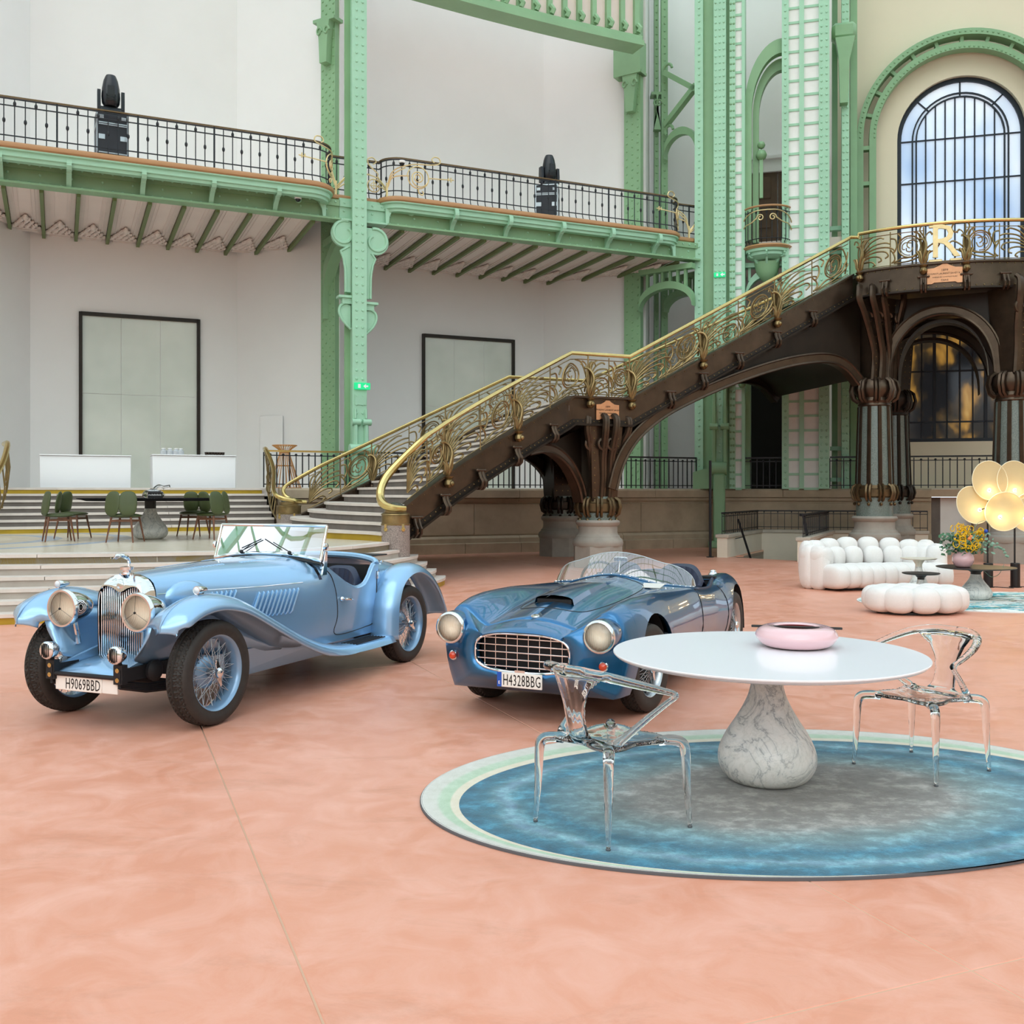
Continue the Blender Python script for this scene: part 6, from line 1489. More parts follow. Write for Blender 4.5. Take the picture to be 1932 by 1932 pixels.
for i in range(7):
    o = put('cup', cm2, None); o.location = FP(FS(389 + i * 5.3, -.32), -.32, zc_); tag(o, ['dark cup at the jar end of the cup row on the counter', 'second dark cup counted from the jars on the counter', 'third dark cup counted from the jars on the counter', 'middle dark cup of the row on the counter', 'third dark cup counted from the counter end', 'second dark cup counted from the counter end', 'dark cup at the outer end of the cup row on the counter'][i], 'cup', 'dark cups on the white counter')
# wicker stand behind the balustrade
wk = thing('wicker_stand', 'tall hourglass wicker basket stand behind the black balustrade', 'basket', FP(FS(537, -.7), -.7, GZ)); wm = plain('blond_rattan', 'c98f52', .6)
prof = [(.42, .0), (.3, .35), (.17, .75), (.13, .92), (.17, 1.0), (.31, 1.1)]
for i in range(26):
    a = 2 * PI * i / 26; MB().tube([(r * math.cos(a), r * math.sin(a), z) for r, z in cr(prof, 4)], .008, 5).build('cane', wm, wk)
for r, z in ((.42, .01), (.22, .58), (.31, 1.1), (.13, .92)): MB().tube([(r * math.cos(t), r * math.sin(t), z) for t in [2 * PI * q / 28 for q in range(28)]], .012, 5, closed=True).build('hoop', wm, wk)

# ---------------------------------------------------------------- moving head lights on flight cases on the balcony
M['case'] = plain('black_laminate', '23262e', .5, var=.1); M['alu'] = plain('aluminium_edge', 'c3c8ce', .3, metal=.8); M['bluebl'] = plain('black_plastic', '14181f', .3)
def flight_case(label, px, b, w, h, rz, two=False):
    t = thing('flight_case', label, 'case'); t.matrix_world = frame(FP(FS(px, b), b, BZ + .06), U, -N, (0, 0, 1)) @ RZ(rz)
    MB().box((0, 0, h / 2 + .06), (w, .6, h - .12), b=.01).build('body', M['case'], t)
    g = MB()
    for sx in (-1, 1):
        for sy in (-1, 1): g.box((sx * w / 2, sy * .3, h / 2 + .06), (.035, .035, h - .1))
    for z in (.12, h * .72, h * .76, h): 
        for sy in (-1, 1): g.box((0, sy * .3, z), (w, .03, .025))
        for sx in (-1, 1): g.box((sx * w / 2, 0, z), (.03, .6, .025))
    g.build('edge_trim', M['alu'], t)
    for sx in (-.24, .24): MB().box((sx * w / .66, -.305, h * .45), (.15, .02, .11)).build('handle', M['alu'], t); MB().box((sx * w / .66, -.305, h * .88), (.1, .02, .08)).build('latch', M['alu'], t)
    for sx in (-1, 1):
        for sy in (-1, 1): MB().tube([(sx * w * .4 - .02, sy * .24, .05), (sx * w * .4 + .02, sy * .24, .05)], .05, 10).build('caster', M['blacksteel'], t)
    return h
def moving_head(label, px, b, z, s=1.0, rz=0):
    t = thing('stage_light', label, 'stage light'); t.matrix_world = frame(FP(FS(px, b), b, z), U, -N, (0, 0, 1)) @ RZ(rz)
    MB().box((0, 0, .07 * s), (.42 * s, .34 * s, .14 * s), b=.03).build('base', M['bluebl'], t)
    for sx in (-1, 1): MB().prism([(-.07, .12), (.07, .12), (.09, .3), (.07, .54), (-.07, .54), (-.09, .3)], .07, T(sx * .24 * s - .035, 0, 0) @ Matrix(((0, 0, 1, 0), (1, 0, 0, 0), (0, 1, 0, 0), (0, 0, 0, 1))) @ Matrix.Scale(s, 4)).build('yoke_arm', M['bluebl'], t)
    MB().box((0, 0, .16 * s), (.54 * s, .16 * s, .06 * s), b=.02).build('yoke_base', M['bluebl'], t)
    MB().lathe([(.0, .2), (.14, .21), (.18, .28), (.19, .42), (.18, .6), (.15, .76), (.12, .84), (.1, .88), (.0, .88)], 20, M=Matrix.Scale(s, 3)).build('head', M['bluebl'], t)
    g = MB()
    for i in range(5): g.box((0, -.185 * s, (.3 + i * .03) * s), (.2 * s, .02, .012 * s))
    g.box((0, -.18 * s, .5 * s), (.14 * s, .02, .22 * s)); g.build('vent_grille', M['blacksteel'], t)
hh = flight_case('black flight case with metal edges on the left balcony', 210, .05, .66, 1.06, .05); moving_head('black moving head stage light on the left balcony case', 209, .05, BZ + .06 + hh, 1.08)
hh = flight_case('black double door flight case on the right balcony', 1033, -.5, .62, 1.0, -.55); moving_head('black moving head stage light on the right balcony case', 1036, -.5, BZ + .06 + hh, 1.05)
for lb, p in (('small white dome camera under the left balcony lip', FP(FS(563, gb1 - .3), gb1 - .35, BZ - .32)), ('small white dome camera on the right balcony railing', FP(FS(757, gb2), gb2 + .06, BZ + .92))):
    t = thing('dome_camera', lb, 'camera', p); MB().lathe([(.0, .06), (.09, .06), (.09, .02), (.075, .0)], 16).build('housing', M['white_l'], t); MB().ball((0, 0, .0), .07, 12, 8).build('dome', M['bluebl'], t)

# ---------------------------------------------------------------- parapets of the stair down to the basement
par = plain('cream_parapet', 'ded5c4', .8, var=.03); cap = plain('parapet_cap', 'b9b1a4', .8, var=.1)
def parapet(label, A, B, h=.5, th=.26, post=True, rail=True):
    A, B = V(A), V(B); d = B - A; L = d.length; t = thing('parapet', label, 'parapet'); t.matrix_world = frame(A, d, V((0, 0, 1)).cross(d), (0, 0, 1))
    MB().box((L / 2, 0, h / 2 - .55), (L, th, h + 1.1)).build('wall', par, t); MB().box((L / 2, 0, h + .04), (L + .06, th + .08, .09), b=.01).build('cap', cap, t)
    if rail:
        MB().box((L / 2, 0, h + .62), (L, .05, .04)).build('top_rail', M['blackiron'], t); MB().box((L / 2, 0, h + .54), (L, .02, .02)).build('rail_bar', M['blackiron'], t); MB().box((L / 2, 0, h + .16), (L, .02, .02)).build('rail_bar', M['blackiron'], t)
        n = int(L / .19)
        for i in range(n + 1): o = put('baluster', bar1 if i % 2 == 0 else bar2, t, T(L * i / n, 0, h + .08) @ Matrix.Scale(.62, 4))
    return t
parapet('cream parapet with black railing left of the basement stairs', (5.3, 25.4, 0), (7.05, 28.9, 0)); parapet('cream parapet with black railing right of the basement stairs', (6.85, 23.7, 0), (8.8, 28.0, 0)); parapet('long parapet with black railing behind the basement stairs', (7.05, 28.95, 0), (11.45, 27.75, 0))
hd = thing('stair_handrail', 'black sloping handrail going down between the cream parapets', 'handrail'); MB().tube([V((5.75, 25.6, .95)), V((6.4, 26.6, -.4))], .03, 8).build('rail', M['blackiron'], hd); MB().tube([V((5.95, 25.9, .5)), V((5.75, 25.95, .45))], .012, 6).build('wall_fixing', M['blackiron'], hd)
hd2 = thing('stair_handrail', 'black sloping handrail on the right parapet behind the sofa', 'handrail'); MB().tube([V((7.0, 24.2, 1.1)), V((7.25, 24.7, .5))], .035, 8).build('rail', M['blackiron'], hd2); MB().tube([V((7.0, 24.2, 1.1)), V((6.9, 24.1, 1.1))], .03, 8).build('rail_end', M['blackiron'], hd2)
# stairwell lining
MB().prism([(p.x, p.y) for p in hole], .1, T(0, 0, -1.3)).build('stairwell_floor', par, fl)
for a, b in zip(hole, hole[1:] + hole[:1]): MB().hexa([V((a.x, a.y, -1.3)), V((b.x, b.y, -1.3)), V((b.x, b.y, -1.28)), V((a.x, a.y, -1.28)), V((a.x, a.y, -.04)), V((b.x, b.y, -.04)), V((b.x, b.y, -.05)), V((a.x, a.y, -.05))]).build('stairwell_wall', par, fl)
bp = thing('black_post', 'thin black steel post standing beside the green pier foot', 'post', (5.02, 25.5, 0)); MB().tube([(0, 0, 0), (0, 0, 2.45)], .035, 8).build('tube', M['blackiron'], bp); MB().lathe([(.1, 0), (.1, .015), (.04, .02)], 14).build('foot', M['blackiron'], bp)
# ---------------------------------------------------------------- cars
def paint(name, c, metal=.35, flake=.0):
    k = NT(name); k.set(Base_Color=col(c), Metallic=metal, Roughness=.32, Coat_Weight=1.0, Coat_Roughness=.02)
    v = k.coord(); k.l(k.ramp(k.noise(v, 1.3, 3), [(.3, tuple(x * .95 for x in col(c)[:3]) + (1,)), (.7, col(c))]), k.b.inputs['Base Color']); return k.m
M['skyblue'] = paint('sky_blue_metallic', '95c2e8', .55); M['petrol'] = paint('petrol_blue_metallic', '1f6a9c', .85)
M['chrome'] = plain('chrome', 'e6e8ea', .05, metal=1.0); M['rubber'] = plain('tyre_rubber', '2e2b28', .65, var=.2, scale=20); M['wheelblue'] = paint('wheel_blue', '7fa6c9', .4); M['wheelsilver'] = plain('wheel_silver', 'b9bfc4', .25, metal=.9)
M['navy'] = plain('navy_leather', '1c2742', .45); M['under'] = plain('dark_chassis', '15161a', .6); M['lens'] = None
M['lens'] = pane_glass('clear_lens', (1, .98, .92, 1), 1.45, 1.2); k = NT('ribbed_headlamp_lens'); k.set(Base_Color=col('f6eeda'), Roughness=.12, Transmission_Weight=.75, IOR=1.3); wv = k.n('ShaderNodeTexWave'); wv.inputs['Scale'].default_value = 26; k.l(k.coord(), wv.inputs[0]); wv.bands_direction = 'Y'; k.set(Base_Color=col('fffaf0'), Transmission_Weight=0.0, Metallic=.0, Roughness=.25); k.bump(wv.outputs[1], .5, .004); M['reflector'] = k.m
M['amber'] = plain('amber_lens', 'd8431c', .15, coat=.6); M['plate'] = plain('plate_white', 'f0eee8', .45); M['ink'] = plain('plate_black', '111111', .5); M['eublue'] = plain('plate_blue', '1d56b8', .45); M['screen'] = pane_glass('windscreen_glass', (.9, .95, .97, 1), 1.5, 4.0, .10)
def wheel_parts(R, W, rim, tread=True):
    D = {}
    g = MB(); NA_ = 260 if tread else 90; prof = [(-.5, rim), (-.5, rim + .015), (-.56, lerp(rim, R, .35)), (-.55, lerp(rim, R, .62)), (-.5, lerp(rim, R, .84)), (-.42, R * .975)]
    n = 15; tr = [(-.38 + .76 * i / (n - 1)) for i in range(n)]
    rows = []
    for q in range(NA_):
        a = 2 * PI * q / NA_; r_ = []
        for w, r in prof: r_.append((w * W, r))
        for i, w in enumerate(tr):
            u = a / (2 * PI) * 58; d1 = (u + w * 5) % 1; d2 = (u - w * 5) % 1; gr = (d1 < .24) or (d2 < .24) if i not in (4, 5, 9, 10) else (i in (5, 9)); r_.append((w * W, R * (1 - .02 * (w / .4) ** 2) - (.012 if gr and tread else 0)))
        for w, r in prof[::-1]: r_.append((-w * W, r))
        rows.append([V((r * math.sin(a), w, r * math.cos(a))) for w, r in r_])
    g.grid(rows, cu=True); D['tyre'] = g.mesh('tyre', 50); D['tyre'].materials.append(M['rubber'])
    ax = RX(-PI / 2).to_3x3()   # lathe axis z -> +y
    D['rim'] = MB().lathe([(rim * 1.02, -.46 * W), (rim * 1.03, -.5 * W), (rim * .97, -.47 * W), (rim * .93, -.3 * W), (rim * .88, -.05 * W), (rim * .88, .1 * W), (rim * .93, .3 * W), (rim * .97, .47 * W), (rim * 1.03, .5 * W), (rim * 1.02, .46 * W)], 56, M=ax, cap=False).mesh('rim', 60)
    g = MB(); ns = 30
    for i in range(ns):
        a = 2 * PI * i / ns
        for (da, hy, ry, hr) in ((.42, .42 * W, .05 * W, .032), (-.42, .42 * W, .05 * W, .032)) if i % 2 else ((.5, -.35 * W, .18 * W, .045), (-.5, -.35 * W, .18 * W, .045)):
            g.tube([(hr * math.sin(a + da * 2), hy, hr * math.cos(a + da * 2)), (rim * .89 * math.sin(a), ry, rim * .89 * math.cos(a))], .0022, 4, cap=False)
    D['spokes'] = g.mesh('spokes', None)
    D['hub'] = MB().lathe([(.05, -.45 * W), (.05, -.3 * W), (.034, -.1 * W), (.034, .45 * W), (.028, .5 * W)], 20, M=ax).mesh('hub')
    D['drum'] = MB().lathe([(.0, .0), (.06, .0), (rim * .38, -.12 * W), (rim * .44, -.2 * W), (rim * .44, -.5 * W), (.0, -.5 * W)], 32, M=ax).mesh('drum')
    g = MB().lathe([(.036, .42 * W), (.04, .5 * W), (.034, .62 * W), (.02, .68 * W), (.0, .69 * W)], 18, M=ax)
    for sg in (-1, 1): g.prism([(-.018, .02), (.018, .02), (.02, .06), (.008, .098), (-.008, .098), (-.012, .06)], .012, RZ(0) @ Matrix(((1, 0, 0, 0), (0, 0, -1, .56 * W), (0, sg, 0, 0), (0, 0, 0, 1))))
    D['spinner'] = g.mesh('spinner'); return D
def put_wheel(root, D, x, y, r, mats, yaw=0.0, rot=0.0):
    M_ = T(x, y, r) @ RZ((0 if y > 0 else PI) + yaw) @ RY(rot)
    t = put('wheel', D['tyre'], root, M_)
    for nm in ('rim', 'spokes', 'hub', 'drum', 'spinner'):
        me = D[nm]
        if not me.materials: me.materials.append(mats[nm])
        o = put({'rim': 'rim', 'spokes': 'spokes', 'hub': 'hub', 'drum': 'brake_drum', 'spinner': 'spinner'}[nm], me, t)
        if nm == 'spokes': o['kind'] = 'stuff'
    return t
def pathz(tab): return lambda x: sinterp(tab, x)
def number_plate(root, txt, w, h, M_, blue=False, size=None, m='plate', ink='ink'):
    o = MB().box((0, 0, 0), (w, h, .012), b=.003).build('number_plate', M[m], root); o.matrix_local = M_
    if txt:
        l_ = lettering(txt, .1, M[ink], o, Matrix(), .001, 1.08); X_ = [v.co.x for v in l_.data.vertices]; Y_ = [v.co.y for v in l_.data.vertices]; wx = w * (.83 if blue else .92); sx, sy = wx / (max(X_) - min(X_)), h * .74 / (max(Y_) - min(Y_))
        l_.matrix_local = T(w * .055 if blue else 0, 0, .0065) @ Matrix.Diagonal((sx, sy, 1, 1)) @ T(-(max(X_) + min(X_)) / 2, -(max(Y_) + min(Y_)) / 2, 0)
    if blue: MB().box((-w / 2 + w * .05, 0, .0065), (w * .1, h * .98, .003)).build('country_strip', M['eublue'], o); lettering('E', h * .3, M['white_l'], o, T(-w / 2 + w * .05, -h * .22, .009), .0005)
    return o
XF = Matrix(((0, 0, 1, 0), (1, 0, 0, 0), (0, 1, 0, 0), (0, 0, 0, 1)))   # plate local x->car y, y->z, z->car x

# ================= pale blue pre-war sports tourer =================
car = thing('vintage_roadster', 'pale blue vintage open roadster with big chrome headlamps and wire wheels', 'car', (-2.723, 7.327, 0), math.atan2(-.927, -.375))
SB = M['skyblue']
wd = wheel_parts(.37, .155, .265); wm_ = dict(rim=M['wheelblue'], spokes=M['wheelsilver'], hub=M['wheelsilver'], drum=M['wheelblue'], spinner=M['chrome'])
for x, y, ro_ in ((0, .64, .2), (0, -.64, .5), (-2.87, .64, .9), (-2.87, -.64, .1)): put_wheel(car, wd, x, y, .37, wm_, 0, ro_)
# main body loft: half section from sill to centre line
hw = pathz([(-3.62, .40), (-3.4, .47), (-3.0, .545), (-2.5, .565), (-2.0, .57), (-1.5, .54), (-1.0, .44), (-.5, .325), (.0, .235), (.06, .225)])
zt_ = pathz([(-3.62, .62), (-3.5, .78), (-3.25, .93), (-2.9, 1.0), (-2.5, 1.02), (-1.75, 1.07), (-1.5, 1.09), (-1.0, 1.085), (-.5, 1.075), (0, 1.05), (.06, 1.045)])
zs_ = pathz([(-3.62, .5), (-3.4, .7), (-3.1, .84), (-2.5, .93), (-1.6, .93), (-1.0, .93), (0, .95), (.06, .95)])
zl_ = pathz([(-3.62, .42), (-3.2, .38), (-2.5, .33), (-1.5, .33), (-.6, .42), (.06, .46)])
door_top = pathz([(-2.52, .965), (-2.44, .955), (-2.36, .86), (-2.26, .785), (-2.14, .77), (-1.98, .815), (-1.84, .885), (-1.7, .96), (-1.6, 1.0)])
xs = sorted(set([.06, -.02] + [-.1 - .1 * i for i in range(15)] + [-1.52 - .04 * i for i in range(27)] + [-2.6, -2.7, -2.8, -2.9, -3.0, -3.1, -3.2, -3.3, -3.4, -3.48, -3.55, -3.62]), reverse=True)
def sec(x):
    w, zt, zs, zl = hw(x), zt_(x), zs_(x), zl_(x); out = []
    for f in (0, .25, .5, .75, 1.0): out.append((w * (1 - .05 * (1 - f) ** 2), lerp(zl, zs - .08, f)))
    out += [(w * .985, zs - .04), (w * .95, zs), (w * .88, lerp(zs, zt, .36)), (w * .74, lerp(zs, zt, .66)), (w * .5, lerp(zs, zt, .89)), (w * .25, lerp(zs, zt, .98)), (0, zt)]
    if -2.53 < x < -1.6:
        zd = door_top(x); out = [(w * (1 - .05 * (1 - f) ** 2), lerp(zl, zd - .0, f)) for f in (0, .2, .4, .6, .75, .86, .93, .97, 1.0)] + [(w * .97, zd + .012), (w * .94, zd + .006), (w * .93, zd - .03)]
    return out
def half_rows(sg): return [[V((x, sg * y, z)) for y, z in sec(x)] for x in xs]
def cockpit_skip(i, j): return False
brk = [i for i, x in enumerate(xs) if x <= -1.6][0]; brk2 = [i for i, x in enumerate(xs) if x <= -2.53][0]
g = MB(); gdoor = {}
for sg in (1, -1):
    R_ = half_rows(sg); g.grid(R_, skip=lambda i, j: (i == brk - 1 and j > 4) or (i == brk2 - 1 and j > 4))
o = g.build('body', SB, car, sharp=45)
# dashboard hoop and rear deck rim
MB().tube([V((-1.6, hw(-1.6) * math.cos(t) * .97, .98 + (.085) * math.sin(t))) for t in [PI * i / 20 for i in range(21)]], .014, 6).build('scuttle_rim', SB, car)
MB().tube(cr([V((-2.5, .55, .965)), V((-2.53, .5, 1.0)), V((-2.56, .3, 1.03)), V((-2.57, 0, 1.04)), V((-2.56, -.3, 1.03)), V((-2.53, -.5, 1.0)), V((-2.5, -.55, .965))], 5), .03, 8).build('cockpit_rim', SB, car)
for sg in (1, -1): MB().tube([V((x, sg * hw(x) * .955, door_top(x) + .012)) for x in [-1.6 - .04 * i for i in range(24)]], .012, 6).build('door_rim', SB, car)
MB().box((-2.05, 0, .42), (1.1, .98, .06)).box((-2.56, 0, .65), (.06, .98, .6)).box((-1.55, 0, .7), (.05, .94, .55)).build('interior', M['under'], car)
def bucket(y, x0=-2.22, m='navy'):
    g = MB(); rows = []
    for i in range(41):
        t = -1 + 2 * i / 40; yy = y + .24 * t; sc_ = .012 * abs(math.sin(i * PI / 5)); rows.append([V((x0 + .1 * t * t - sc_ * 1, yy, .45)), V((x0 + .1 * t * t - .05, yy, .62)), V((x0 + .1 * t * t - .09 + sc_, yy, .78 - .02 * t * t)), V((x0 - .12 + .1 * t * t, yy, .93 - .16 * t ** 4 - .02 * t * t)), V((x0 - .2 + .1 * t * t, yy, .95 - .16 * t ** 4)), V((x0 - .25 + .08 * t * t, yy, .86 - .1 * t ** 4)), V((x0 - .24, yy, .45))])
    g.grid(rows); o = g.build('seat', M[m], car_cur, sharp=30); MB().box((x0 + .22, y, .47), (.46, .44, .12), b=.04).build('seat_cushion', M[m], o)
car_cur = car; bucket(.25); bucket(-.25)
MB().tube([V((-1.82, -.25 + .19 * math.cos(t), .95 + .17 * math.sin(t))) for t in [2 * PI * q / 28 for q in range(28)]], .013, 6, closed=True).build('steering_wheel', M['under'], car)
# shut lines, door, handle, hinges
for sg in (1, -1):
    dl = [(-1.64, .97), (-1.72, .9), (-1.79, .75), (-1.82, .55), (-1.78, .42), (-1.9, .385), (-2.3, .40), (-2.46, .43), (-2.49, .6), (-2.49, .9)]
    MB().tube([V((x, sg * (hw(x) * (1 - .05 * (1 - max(0, min(1, (z - .33) / .6))) ** 2) + .001), z)) for x, z in cr(dl, 4)], .0045, 4).build('door_gap', M['under'], car)
    MB().tube([V((x, sg * (hw(x) * .984 + .002), zs_(x) - .045)) for x in [.05 - .1 * i for i in range(15)]], .004, 4).build('bonnet_hinge', M['chrome'], car)
    g = MB(); p = V((-1.87, sg * .57, .70)); g.lathe([(.0, .0), (.022, .0), (.018, .012), (.009, .02), (.009, .035)], 12, p, RX(-sg * PI / 2).to_3x3()).tube([p + V((.0, sg * .035, 0)), p + V((-.05, sg * .04, -.005)), p + V((-.13, sg * .035, -.02))], [.012, .011, .006], 8); g.build('door_handle', M['chrome'], car)
    for z in (.5, .86): MB().box((-2.5, sg * .572, z), (.03, .015, .07), b=.004).build('door_hinge', M['chrome'], car)
    # louvres
    lv = MB().tube([(-.05, 0, .10), (-.045, .012, .085), (.03, .014, -.08), (.045, .002, -.105)], [.006, .011, .011, .006], 6).mesh('louvre'); lv.materials.append(SB)
    for i in range(10): x = -.84 - i * .045; put('louvre', lv, car, T(x, sg * (hw(x) * .985 + .002), .745) @ RZ(-sg * .22) @ Matrix.Diagonal((1, sg, 1, 1)))
    for i in range(8): x = -.30 - i * .045; put('louvre', lv, car, T(x, sg * (hw(x) * .985 + .002), .80) @ RZ(-sg * .22) @ Matrix.Diagonal((1, sg, .8, 1)))
    lt = MB().ball((0, 0, 0), .02, 8, 5, (.35, 1.6, .5)).mesh('top_louvre'); lt.materials.append(SB)
    for i in range(12):
        for x0 in (-.35, -.95): x = x0 - i * .036; put('top_louvre', lt, car, T(x, sg * hw(x) * .42, zt_(x) - .018) @ RZ(.0))
    g = MB(); g.ball((-.2, sg * .272, .87), .11, 16, 10, (1.75, .55, 1.05), RZ(-sg * .2).to_3x3()); g.build('bonnet_blister', SB, car)
# radiator shell and slats
sh_o = [(-.215, .44), (-.222, .62), (-.222, .86), (-.205, .955), (-.16, 1.01), (-.09, 1.038), (0, 1.048), (.09, 1.038), (.16, 1.01), (.205, .955), (.222, .86), (.222, .62), (.215, .44)]
sh_i = [(-.198, .45), (-.203, .62), (-.203, .86), (-.185, .93), (-.14, .965), (-.07, .955), (0, .925), (.07, .955), (.14, .965), (.185, .93), (.203, .86), (.203, .62), (.198, .45)]
g = MB(); A = cr(sh_o, 4); B = cr(sh_i, 4); Mx = lambda x: Matrix(((0, 0, 1, x), (1, 0, 0, 0), (0, 1, 0, 0), (0, 0, 0, 1)))
rows = [[V((x_, y * s_, 1.048 - (1.048 - z) * s2)) for y, z in A] for x_, s_, s2 in ((.045, 1.0, 1.0), (.10, 1.0, 1.0), (.128, .99, .988))] + [[V((lerp(.128, .178, math.sin(PI / 2 * f)), lerp(a[0] * .99, b[0], f), lerp(1.048 - (1.048 - a[1]) * .988, b[1], f))) for a, b in zip(A, B)] for f in (.2, .4, .6, .8, .93)] + [[V((.178, y, z)) for y, z in B], [V((.12, y, z)) for y, z in B]]
g.grid(rows).build('radiator_shell', M['chrome'], car, sharp=45); MB().box((.08, 0, .70), (.02, .4, .5)).build('radiator_core', M['under'], car)
MB().box((.165, 0, .447), (.02, .42, .02)).build('radiator_sill', M['chrome'], car)
for i in range(21):
    y = -.19 + i * .019; zt = interp([(p[0], p[1]) for p in B], y) - .004; MB().box((.145, y, (.45 + zt) / 2), (.022, .0095, zt - .45), b=.003).build('grille_slat', M['chrome'], car)
g = MB().ball((.17, 0, .965), .03, 10, 6, (.3, 1.2, 1)); g.build('badge', M['chrome'], car)
g = MB().lathe([(.05, 1.045), (.052, 1.055), (.03, 1.06), (.03, 1.075), (.048, 1.08), (.048, 1.10), (.02, 1.105)], 18, (.11, 0, 0)); g.build('radiator_cap', M['chrome'], car)
g = MB().tube(cr([(.09, 0, 1.10), (.085, 0, 1.13), (.10, 0, 1.16), (.14, 0, 1.18), (.19, 0, 1.185), (.225, 0, 1.18)], 4), [.008] * 4 + [.012] * 5 + [.017] * 6 + [.014] * 4 + [.008] * 2, 8)
for e in (-.014, .014): g.tube([(.18, e, 1.18), (.225, e, 1.165), (.25, e, 1.172)], .005, 5)
g.build('mascot', M['chrome'], car)
# front and rear wings
def loft_wing(tab, prof, nm, xlist, sg, ends=True):
    """tab: top height over x; prof: list of (y, dz) across"""
    g = MB(); rows = []
    for x, z, (sc_, dy) in tab: rows.append([V((x, sg * (y + dy), z + dz * sc_)) for y, dz in prof])
    g.grid(rows); o = g.build(nm, SB, car, sharp=55); md = o.modifiers.new('shell', 'SOLIDIFY'); md.thickness = .008; md.offset = 0; return o
fw_path = cr([(.49, .70), (.475, .755), (.39, .835), (.25, .895), (.08, .918), (-.10, .90), (-.3, .842), (-.62, .69), (-.95, .535), (-1.25, .42), (-1.55, .342), (-1.8, .312), (-2.15, .305), (-2.46, .31)], 4)
for sg in (1, -1):
    prof_t = lambda x: [(lerp(.42, .50, max(0, min(1, (-x) / 1.6))), -.12 if x > -1.0 else lerp(-.12, -.005, min(1, (-x - 1.0) / .5))), (.50, -.045 if x > -1 else -.004), (.57, -.008), (.635, .006), (.70, -.004), (.755, -.028), (.785, -.06), (.792, -.095), (.785, -.105)]
    g = MB(); rows = []
    for x, z in fw_path:
        p = prof_t(x); tip = max(0, min(1, (x - .38) / .14)); fl_ = max(0, min(1, (-x - 1.3) / .5))
        rows.append([V((x - .5 * abs(y - .635) * tip, sg * lerp(y, .64, tip * .62), z + (1 - .96 * tip) * lerp(dz, max(dz, -.055) if i > 5 else dz * .3, fl_))) for i, (y, dz) in enumerate(p)])
    rows_w = rows; g.grid(rows); o = g.build('front_wing', SB, car, sharp=60); md = o.modifiers.new('shell', 'SOLIDIFY'); md.thickness = .01; md.offset = 0
    MB().tube([V((x + .004, sg * .635, z + .008)) for x, z in fw_path[:22]], .005, 5).build('wing_bead', SB, car)
    # inner apron from the wing down to the chassis
    g = MB(); rows = []
    wi = [r_[0] for r_ in rows_w]
    for p_ in wi[6::2]:
        x = p_.x
        if x < -1.2: break
        z = interp([(p[0], p[1]) for p in fw_path[::-1]], x); zin = z - .12; zb = interp([(-1.2, .36), (-.6, .40), (0, .42), (.3, .42), (.5, .44)], x); yi = interp([(-1.2, .48), (-.6, .36), (-.1, .29), (.2, .29), (.5, .32)], x); yo = lerp(.42, .50, max(0, min(1, -x / 1.6)))
        zin = p_.z; yo = abs(p_.y)
        if x > .2: zb = lerp(zb, max(zb, zin - .12), (x - .2) / .3 * .55)
        rows.append([V((x, sg * lerp(yo, yi, f ** 1.2), lerp(zin, zb, f ** .8))) for f in (0, .2, .4, .6, .8, 1.0)])
    g.grid(rows); o = g.build('inner_apron', SB, car, sharp=60); md = o.modifiers.new('shell', 'SOLIDIFY'); md.thickness = .008
    # rubber strips on the running board
    for i in range(6): MB().box((-2.08, sg * (.59 + i * .03), .316), (.5, .012, .008)).build('tread_strip', M['under'], car)
    rw = cr([(-2.43, .27), (-2.435, .45), (-2.46, .62), (-2.55, .80), (-2.71, .905), (-2.9, .94), (-3.08, .915), (-3.28, .82), (-3.46, .66), (-3.58, .50), (-3.64, .38)], 4)
    g = MB(); rows = []
    for i, (x, z) in enumerate(rw):
        a, b = rw[max(0, i - 1)], rw[min(len(rw) - 1, i + 1)]; dx, dz = b[0] - a[0], b[1] - a[1]; L = math.hypot(dx, dz); nx_, nz = -dz / L * -1, dx / L * -1; nx_, nz = dz / L, -dx / L
        rows.append([V((x + nx_ * h, sg * y, z + nz * h)) for y, h in ((.50, -.04), (.54, -.012), (.60, .006), (.66, .008), (.72, -.006), (.765, -.035), (.785, -.075), (.778, -.085))])
    g.grid(rows); o = g.build('rear_wing', SB, car, sharp=60); md = o.modifiers.new('shell', 'SOLIDIFY'); md.thickness = .01; md.offset = 0
    # headlamp
    hl = MB(); AX = RY(PI / 2).to_3x3(); c = (.36, sg * .335, .815)
    hl.lathe([(max(.001, r), z) for r, z in cr([(.0, -.26), (.03, -.25), (.075, -.19), (.105, -.11), (.12, -.03), (.128, .0)], 4)], 32, c, AX, cap=False); o = hl.build('headlamp', M['chrome'], car, sharp=60)
    MB().lathe([(.124, -.012), (.136, -.008), (.138, .012), (.13, .026), (.118, .026), (.114, .01)], 40, c, AX, cap=False).build('rim', M['chrome'], o); MB().lathe([(.115, .012), (.09, .022), (.05, .03), (.001, .033)], 32, c, AX, cap=False).build('lens', M['lens'], o); MB().lathe([(.115, .005), (.09, -.03), (.05, -.055), (.001, -.062)], 32, c, AX, cap=False).build('reflector', M['reflector'], o)
    g = MB()
    for a in (PI / 2, PI * 7 / 6, PI * 11 / 6): g.tube([V(c) + V((.036, .0, .0)), V(c) + V((.028, .115 * math.cos(a), .115 * math.sin(a)))], .0011, 5)
    g.ball(V(c) + V((.037, 0, 0)), .009, 8, 5); g.build('tripod_bar', M['ink'], o)
    MB().tube([(c[0] - .1, c[1], c[2] - .11), (c[0] - .12, c[1] + sg * .0, c[2] - .19), (c[0] - .14, sg * .34, .55)], .018, 8).build('bracket', M['chrome'], o)
